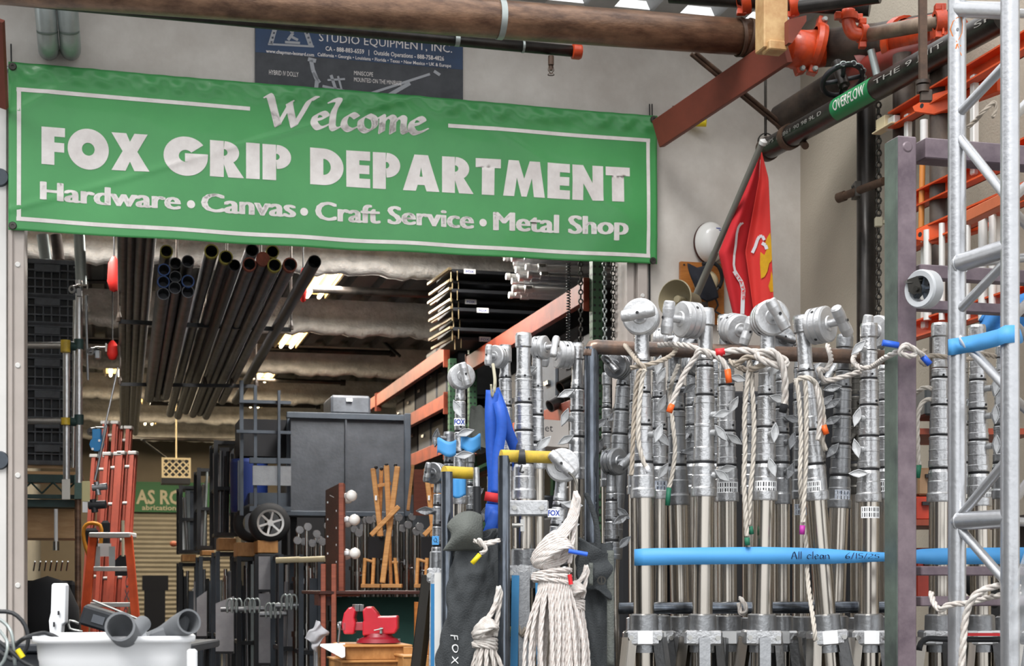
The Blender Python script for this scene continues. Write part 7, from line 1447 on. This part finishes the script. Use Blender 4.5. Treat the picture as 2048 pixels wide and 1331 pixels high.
# hat, board, horn speaker
t = thing('hard_hat', 'white hard hat hung on the wall above the orange wooden board', 'hard hat', tuple(WP(1418, 520, -.1)))
c = WP(1420, 485, -.04); m = MB(); m.grid(lambda a, b: c+U*math.cos(a*2*PI)*.098*math.sin(b*PI/2)**.8+Z*math.sin(a*2*PI)*.125*math.sin(b*PI/2)**.8-VV*(.10*math.cos(b*PI/2)), 36, 12); m.build('shell', M['hathat'], t)
m = MB(); m.tube([c+U*math.cos(q)*.093+Z*math.sin(q)*.118+VV*.015 for q in [2*PI*i/32 for i in range(32)]], .01, 8, closed=True); m.build('brim', M['mahog'], t)
m = MB(); 
for q in range(3): m.box(c+U*.02+Z*(.07-q*.012)-VV*(.088), (.03, .003, .004), (U, VV, Z))
m.build('sticker_lines', M['blueink'], t)
m = MB(); a, b = WP(1358, 523, -.03), WP(1448, 650, -.03); m.box((a+b)/2, (b.x-a.x, .03, a.z-b.z), (U, VV, Z)); o = one('hanging_board', m, M['board'], 'orange pine board on the wall behind the horn speaker', 'board', bevel=.002)
m = MB()
for x, y in ((1368, 529), (1379, 529)): m.lathe([(0, .002), (.006, .002)], WP(x, y, -.046), -VV, 8)
m.build('screw_hole', M['groove'], o)
t = thing('horn_speaker', 'khaki horn loudspeaker fixed on the wall beside the flag pole', 'loudspeaker', tuple(WP(1360, 600, -.2)))
c = W(1349, 597, 8.95); ax = V((-.62, -.78, -.0)).normalized()
m = MB(); m.lathe([(.108, .0), (.112, 0), (.113, -.008), (.09, -.05), (.07, -.09), (.062, -.1), (.06, -.2), (.045, -.22), (0, -.22)], c, ax, 32, False); m.lathe([(.108, .0), (.085, -.05), (.06, -.09), (.03, -.11), (0, -.11)], c, ax, 32, False); m.build('horn', M['horn'], t)
m = MB(); m.lathe([(0, -.02), (.02, -.022), (.024, -.03), (.022, -.1)], c, ax, 18); m.build('cone_plug', M['horn'], t)
m = MB(); m.box(WP(1400, 612, -.08), (.05, .14, .03), (U, VV, Z)); m.build('bracket', M['darksteel'], t)
t = thing('hanging_gear', 'dark cap with pale round pad hanging on the orange board', 'headgear', tuple(WP(1415, 590, -.1)))
m = MB(); m.lathe([(0, .0), (.05, .01), (.075, .03), (.08, .06), (0, .06)], WP(1418, 562, -.12), VV, 24, False); m.build('pad', M['cream'], t)
m = MB(); m.grid(lambda a, b: WP(lerp(1385, 1425, a)-10*math.cos(b*3)+3*math.sin(a*7), lerp(526, 594, b)+9*math.sin(a*3), -.15-.03*math.sin(a*PI)*math.sin(b*PI)), 14, 14); m.build('dark_flap', mat('navy cloth', '#191c26', .85), t, solid=.006)
m = MB(); m.tube(spline([WP(1405, 528, -.12), WP(1430, 527, -.12), WP(1441, 540, -.12), WP(1444, 560, -.1), WP(1438, 575, -.1)], .02), .012, 8); m.build('strap', M['canvasb'], t)
m = MB(); m.tube(spline([WP(1440, 570, -.1), WP(1430, 590, -.1), WP(1436, 610, -.1), WP(1430, 622, -.1), WP(1446, 632, -.1), WP(1448, 650, -.1)], .02), .006, 6); m.build('cord', M['cable'], t)
m = MB(); m.box(WP(1408, 617, -.06), (.055, .03, .03), (U, VV, Z)); m.build('small_socket', M['cream'], t, .003)

# ================= foreground bin, bracket, rubber parts, cables =================
d = 3.1; k = d/F
t = thing('storage_bin', 'large white plastic bin with rolled rim in the lower left foreground', 'bin', tuple(W(230, 1400, d)))
def rr(w_, dp, r, n=6):
    P = []
    for cx, cy, a0 in ((w_/2-r, dp/2-r, 0), (-w_/2+r, dp/2-r, 90), (-w_/2+r, -dp/2+r, 180), (w_/2-r, -dp/2+r, 270)):
        for i in range(n+1): a = math.radians(a0+90*i/n); P.append((cx+r*math.cos(a), cy+r*math.sin(a)))
    return P
c0 = W(230, 1272, d)+VV*.15; c0.z = 0; zt = W(0, 1272, d).z
def loft(mb, rings_):
    n = len(rings_[0]); vs = [p for r in rings_ for p in r]; mb.add(vs, [(i*n+q, i*n+(q+1) % n, (i+1)*n+(q+1) % n, (i+1)*n+q) for i in range(len(rings_)-1) for q in range(n)], True)
def rg(w_, dp, z, r=.05): return [c0+U*x+VV*y+Z*z for x, y in rr(w_, dp, r)]
m = MB(); loft(m, [rg(.302, .30, zt), rg(.32, .32, zt), rg(.32, .32, zt-.012), rg(.304, .304, zt-.014), rg(.300, .30, zt-.045), rg(.296, .296, zt-.05), rg(.27, .27, zt-.22), rg(.05, .05, zt-.222, .02), rg(.262, .262, zt-.215), rg(.30, .30, zt)]); m.build('tub', M['white'], t)
m = MB(); m.box(W(384, 1322, d+.02), (.02, .03, .05), (U, VV, Z)); m.build('corner_lug', M['white'], t, .004)
m = MB(); m.box(W(174, 1283, d-.001), (.008, .003, .016)); m.build('blue_tape', M['tape'], t)
m = MB(); m.box(c0+V((-.2, .05, (zt-.24)))-Z*.02, (.68, .6, .03)); o = one('work_cart', m, M['bluegrey'], 'steel work cart top under the white bin', 'cart', bevel=.004)
m = MB()
for i in (-1, 1):
    for j in (-1, 1): m.box(c0+V((-.2+i*.31, .05+j*.27, (zt-.27)/2)), (.04, .04, zt-.27))
m.build('legs_frame', M['bluegrey'], o)
t = thing('white_bracket', 'tall white plastic bracket standing behind the bin', 'bracket', tuple(W(122, 1280, 3.9)))
m = MB(); m.prism([(-.0, 0), (.028, 0), (.030, .03), (.038, .035), (.040, .128), (.036, .134), (.008, .134), (.004, .13), (.002, .06), (-.003, .04)], W(103, 1272, 3.9), V((1, 0, 0)), Z, .03); m.build('plate', M['white'], t, .003, seg=2)
m = MB(); m.box(W(117, 1225, 3.88), (.004, .003, .01)); m.box(W(108, 1248, 3.88), (.004, .003, .012)); m.build('scuff', M['ink'], t)
gm = M['gbox']
def elbow(P, r, lab, n=22):
    Q = spline([W(*p) for p in P], .008); m = MB(); nn_ = len(Q); m.tube(Q, [r*(.9+.1*i/nn_) for i in range(nn_)], n, cap=False); m.tube(Q[::-1], [r*(.9+.1*i/nn_)*.84 for i in range(nn_)][::-1], n, cap=False)
    e = Q[-1]; ax = (Q[-1]-Q[-2]).normalized(); m.lathe([(r*.84, 0), (r, 0)], e, ax, n); return one('rubber_elbow', m, gm, lab, 'pipe fitting', 'grey rubber fittings in the bin')
elbow([(262, 1290, 3.15), (252, 1270, 3.12), (240, 1252, 3.05)], .03, 'grey rubber pipe elbow with its open mouth up, in the bin')
elbow([(250, 1290, 3.3), (270, 1262, 3.35), (286, 1246, 3.4)], .018, 'small grey rubber stub behind the open-mouthed elbow')
elbow([(300, 1285, 3.2), (330, 1272, 3.2), (362, 1250, 3.15), (378, 1242, 3.12)], .026, 'grey rubber pipe elbow lying toward the bin corner')
m = MB(); m.prism([(0, 0), (.035, .012), (.075, .04), (.085, .03), (.07, -.02), (0, -.02)], W(303, 1262, 3.18), V((1, 0, 0)), Z, .05); one('rubber_flap', m, gm, 'flat grey rubber piece between the bin elbows', 'rubber piece', bevel=.006)
t = thing('work_light', 'black folded work light fixture leaning behind the bin', 'work light', tuple(W(205, 1280, 3.9)))
c = W(198, 1236, 3.9); ex = V((.93, .2, -.3)).normalized(); ey = V((.3, 0, .95)).normalized(); ez_ = ex.cross(ey)
m = MB(); m.box(c, (.085, .07, .05), (ex, ez_, ey)); m.build('housing', M['blackp'], t, .006); m = MB()
for q in range(5): m.box(c+ex*(.05)+ez_*(.025-q*.012)*0+ey*(.02-q*.01), (.03, .07, .003), (ex, ez_, ey))
m.build('cooling_fin', M['black'], t); m = MB(); m.box(c-ez_*(-.036)+ex*.0, (.03, .003, .02), (ex, ez_, ey)); m.build('data_plate', M['grime'], t)
m = MB(); m.tube(spline([W(158, 1246, 3.85), W(140, 1240, 3.85), W(140, 1256, 3.85), W(165, 1262, 3.85)], .01), .0035, 8); m.cyl(W(186, 1200, 3.88), W(284, 1240, 3.88), .003, 8); m.build('wire_stand', M['chrome'], t)
m = MB(); m.box(W(255, 1250, 3.95), (.10, .08, .04), (ex, ez_, ey)); m.build('ballast_box', M['blackp'], t, .008)
m = MB(); m.box(W(215, 1290, 3.9), (.5, .35, .02)); m.box(W(140, 1292, 3.9)+V((0, 0, -.5)), (.3, .3, .98)); one('gear_case', m, M['blackp'], 'black case carrying the work light and bracket behind the bin', 'case', bevel=.004)
m = MB(); m.lathe([(0, 0), (.2, 0), (.19, .2), (.12, .36), (0, .4)], W(95, 1280, 9.6), Z, 16, False); o = one('black_bundle', m, M['canvasb'], 'black cloth bundle beside the jamb behind the bin', 'bundle')
for i, P in enumerate(([(-10, 1222, 3.2), (25, 1225, 3.2), (50, 1250, 3.2), (55, 1290, 3.2), (30, 1320, 3.2), (-5, 1300, 3.2)], [(30, 1290, 3.15), (50, 1275, 3.1), (90, 1265, 3.15), (115, 1275, 3.15)], [(-5, 1280, 3.1), (20, 1300, 3.1), (50, 1325, 3.1), (75, 1335, 3.1)], [(-5, 1255, 3.15), (15, 1285, 3.1), (8, 1320, 3.1), (-5, 1335, 3.1)], [(-5, 1235, 3.15), (22, 1262, 3.12), (30, 1330, 3.12)])):
    m = MB(); m.tube(spline([W(*p) for p in P], .01), .0045 if i < 3 else .0035, 8); one('cable', m, M['cable'] if i < 3 else M['galv'], ('black cable making the big loop at the lower left corner', 'black cable draped over the bin rim', 'black cable low in front of the jamb', 'pale cable curling at the left edge', 'pale cable crossing the black loop')[i], 'cable', 'cables by the bin')
m = MB(); m.box(V((W(58, 1318, 3.3).x, 3.3, zt-.24)), (.05, .05, .05)); one('blue_tray', m, M['tape'], 'pale blue plastic tray beside the white bin', 'tray', bevel=.004)
m = MB(); m.cyl(W(35, 1298, 3.1), W(46, 1314, 3.1), .006, 8); one('yellow_plug', m, M['tyellow'], 'small yellow cable plug at the lower left', 'plug')
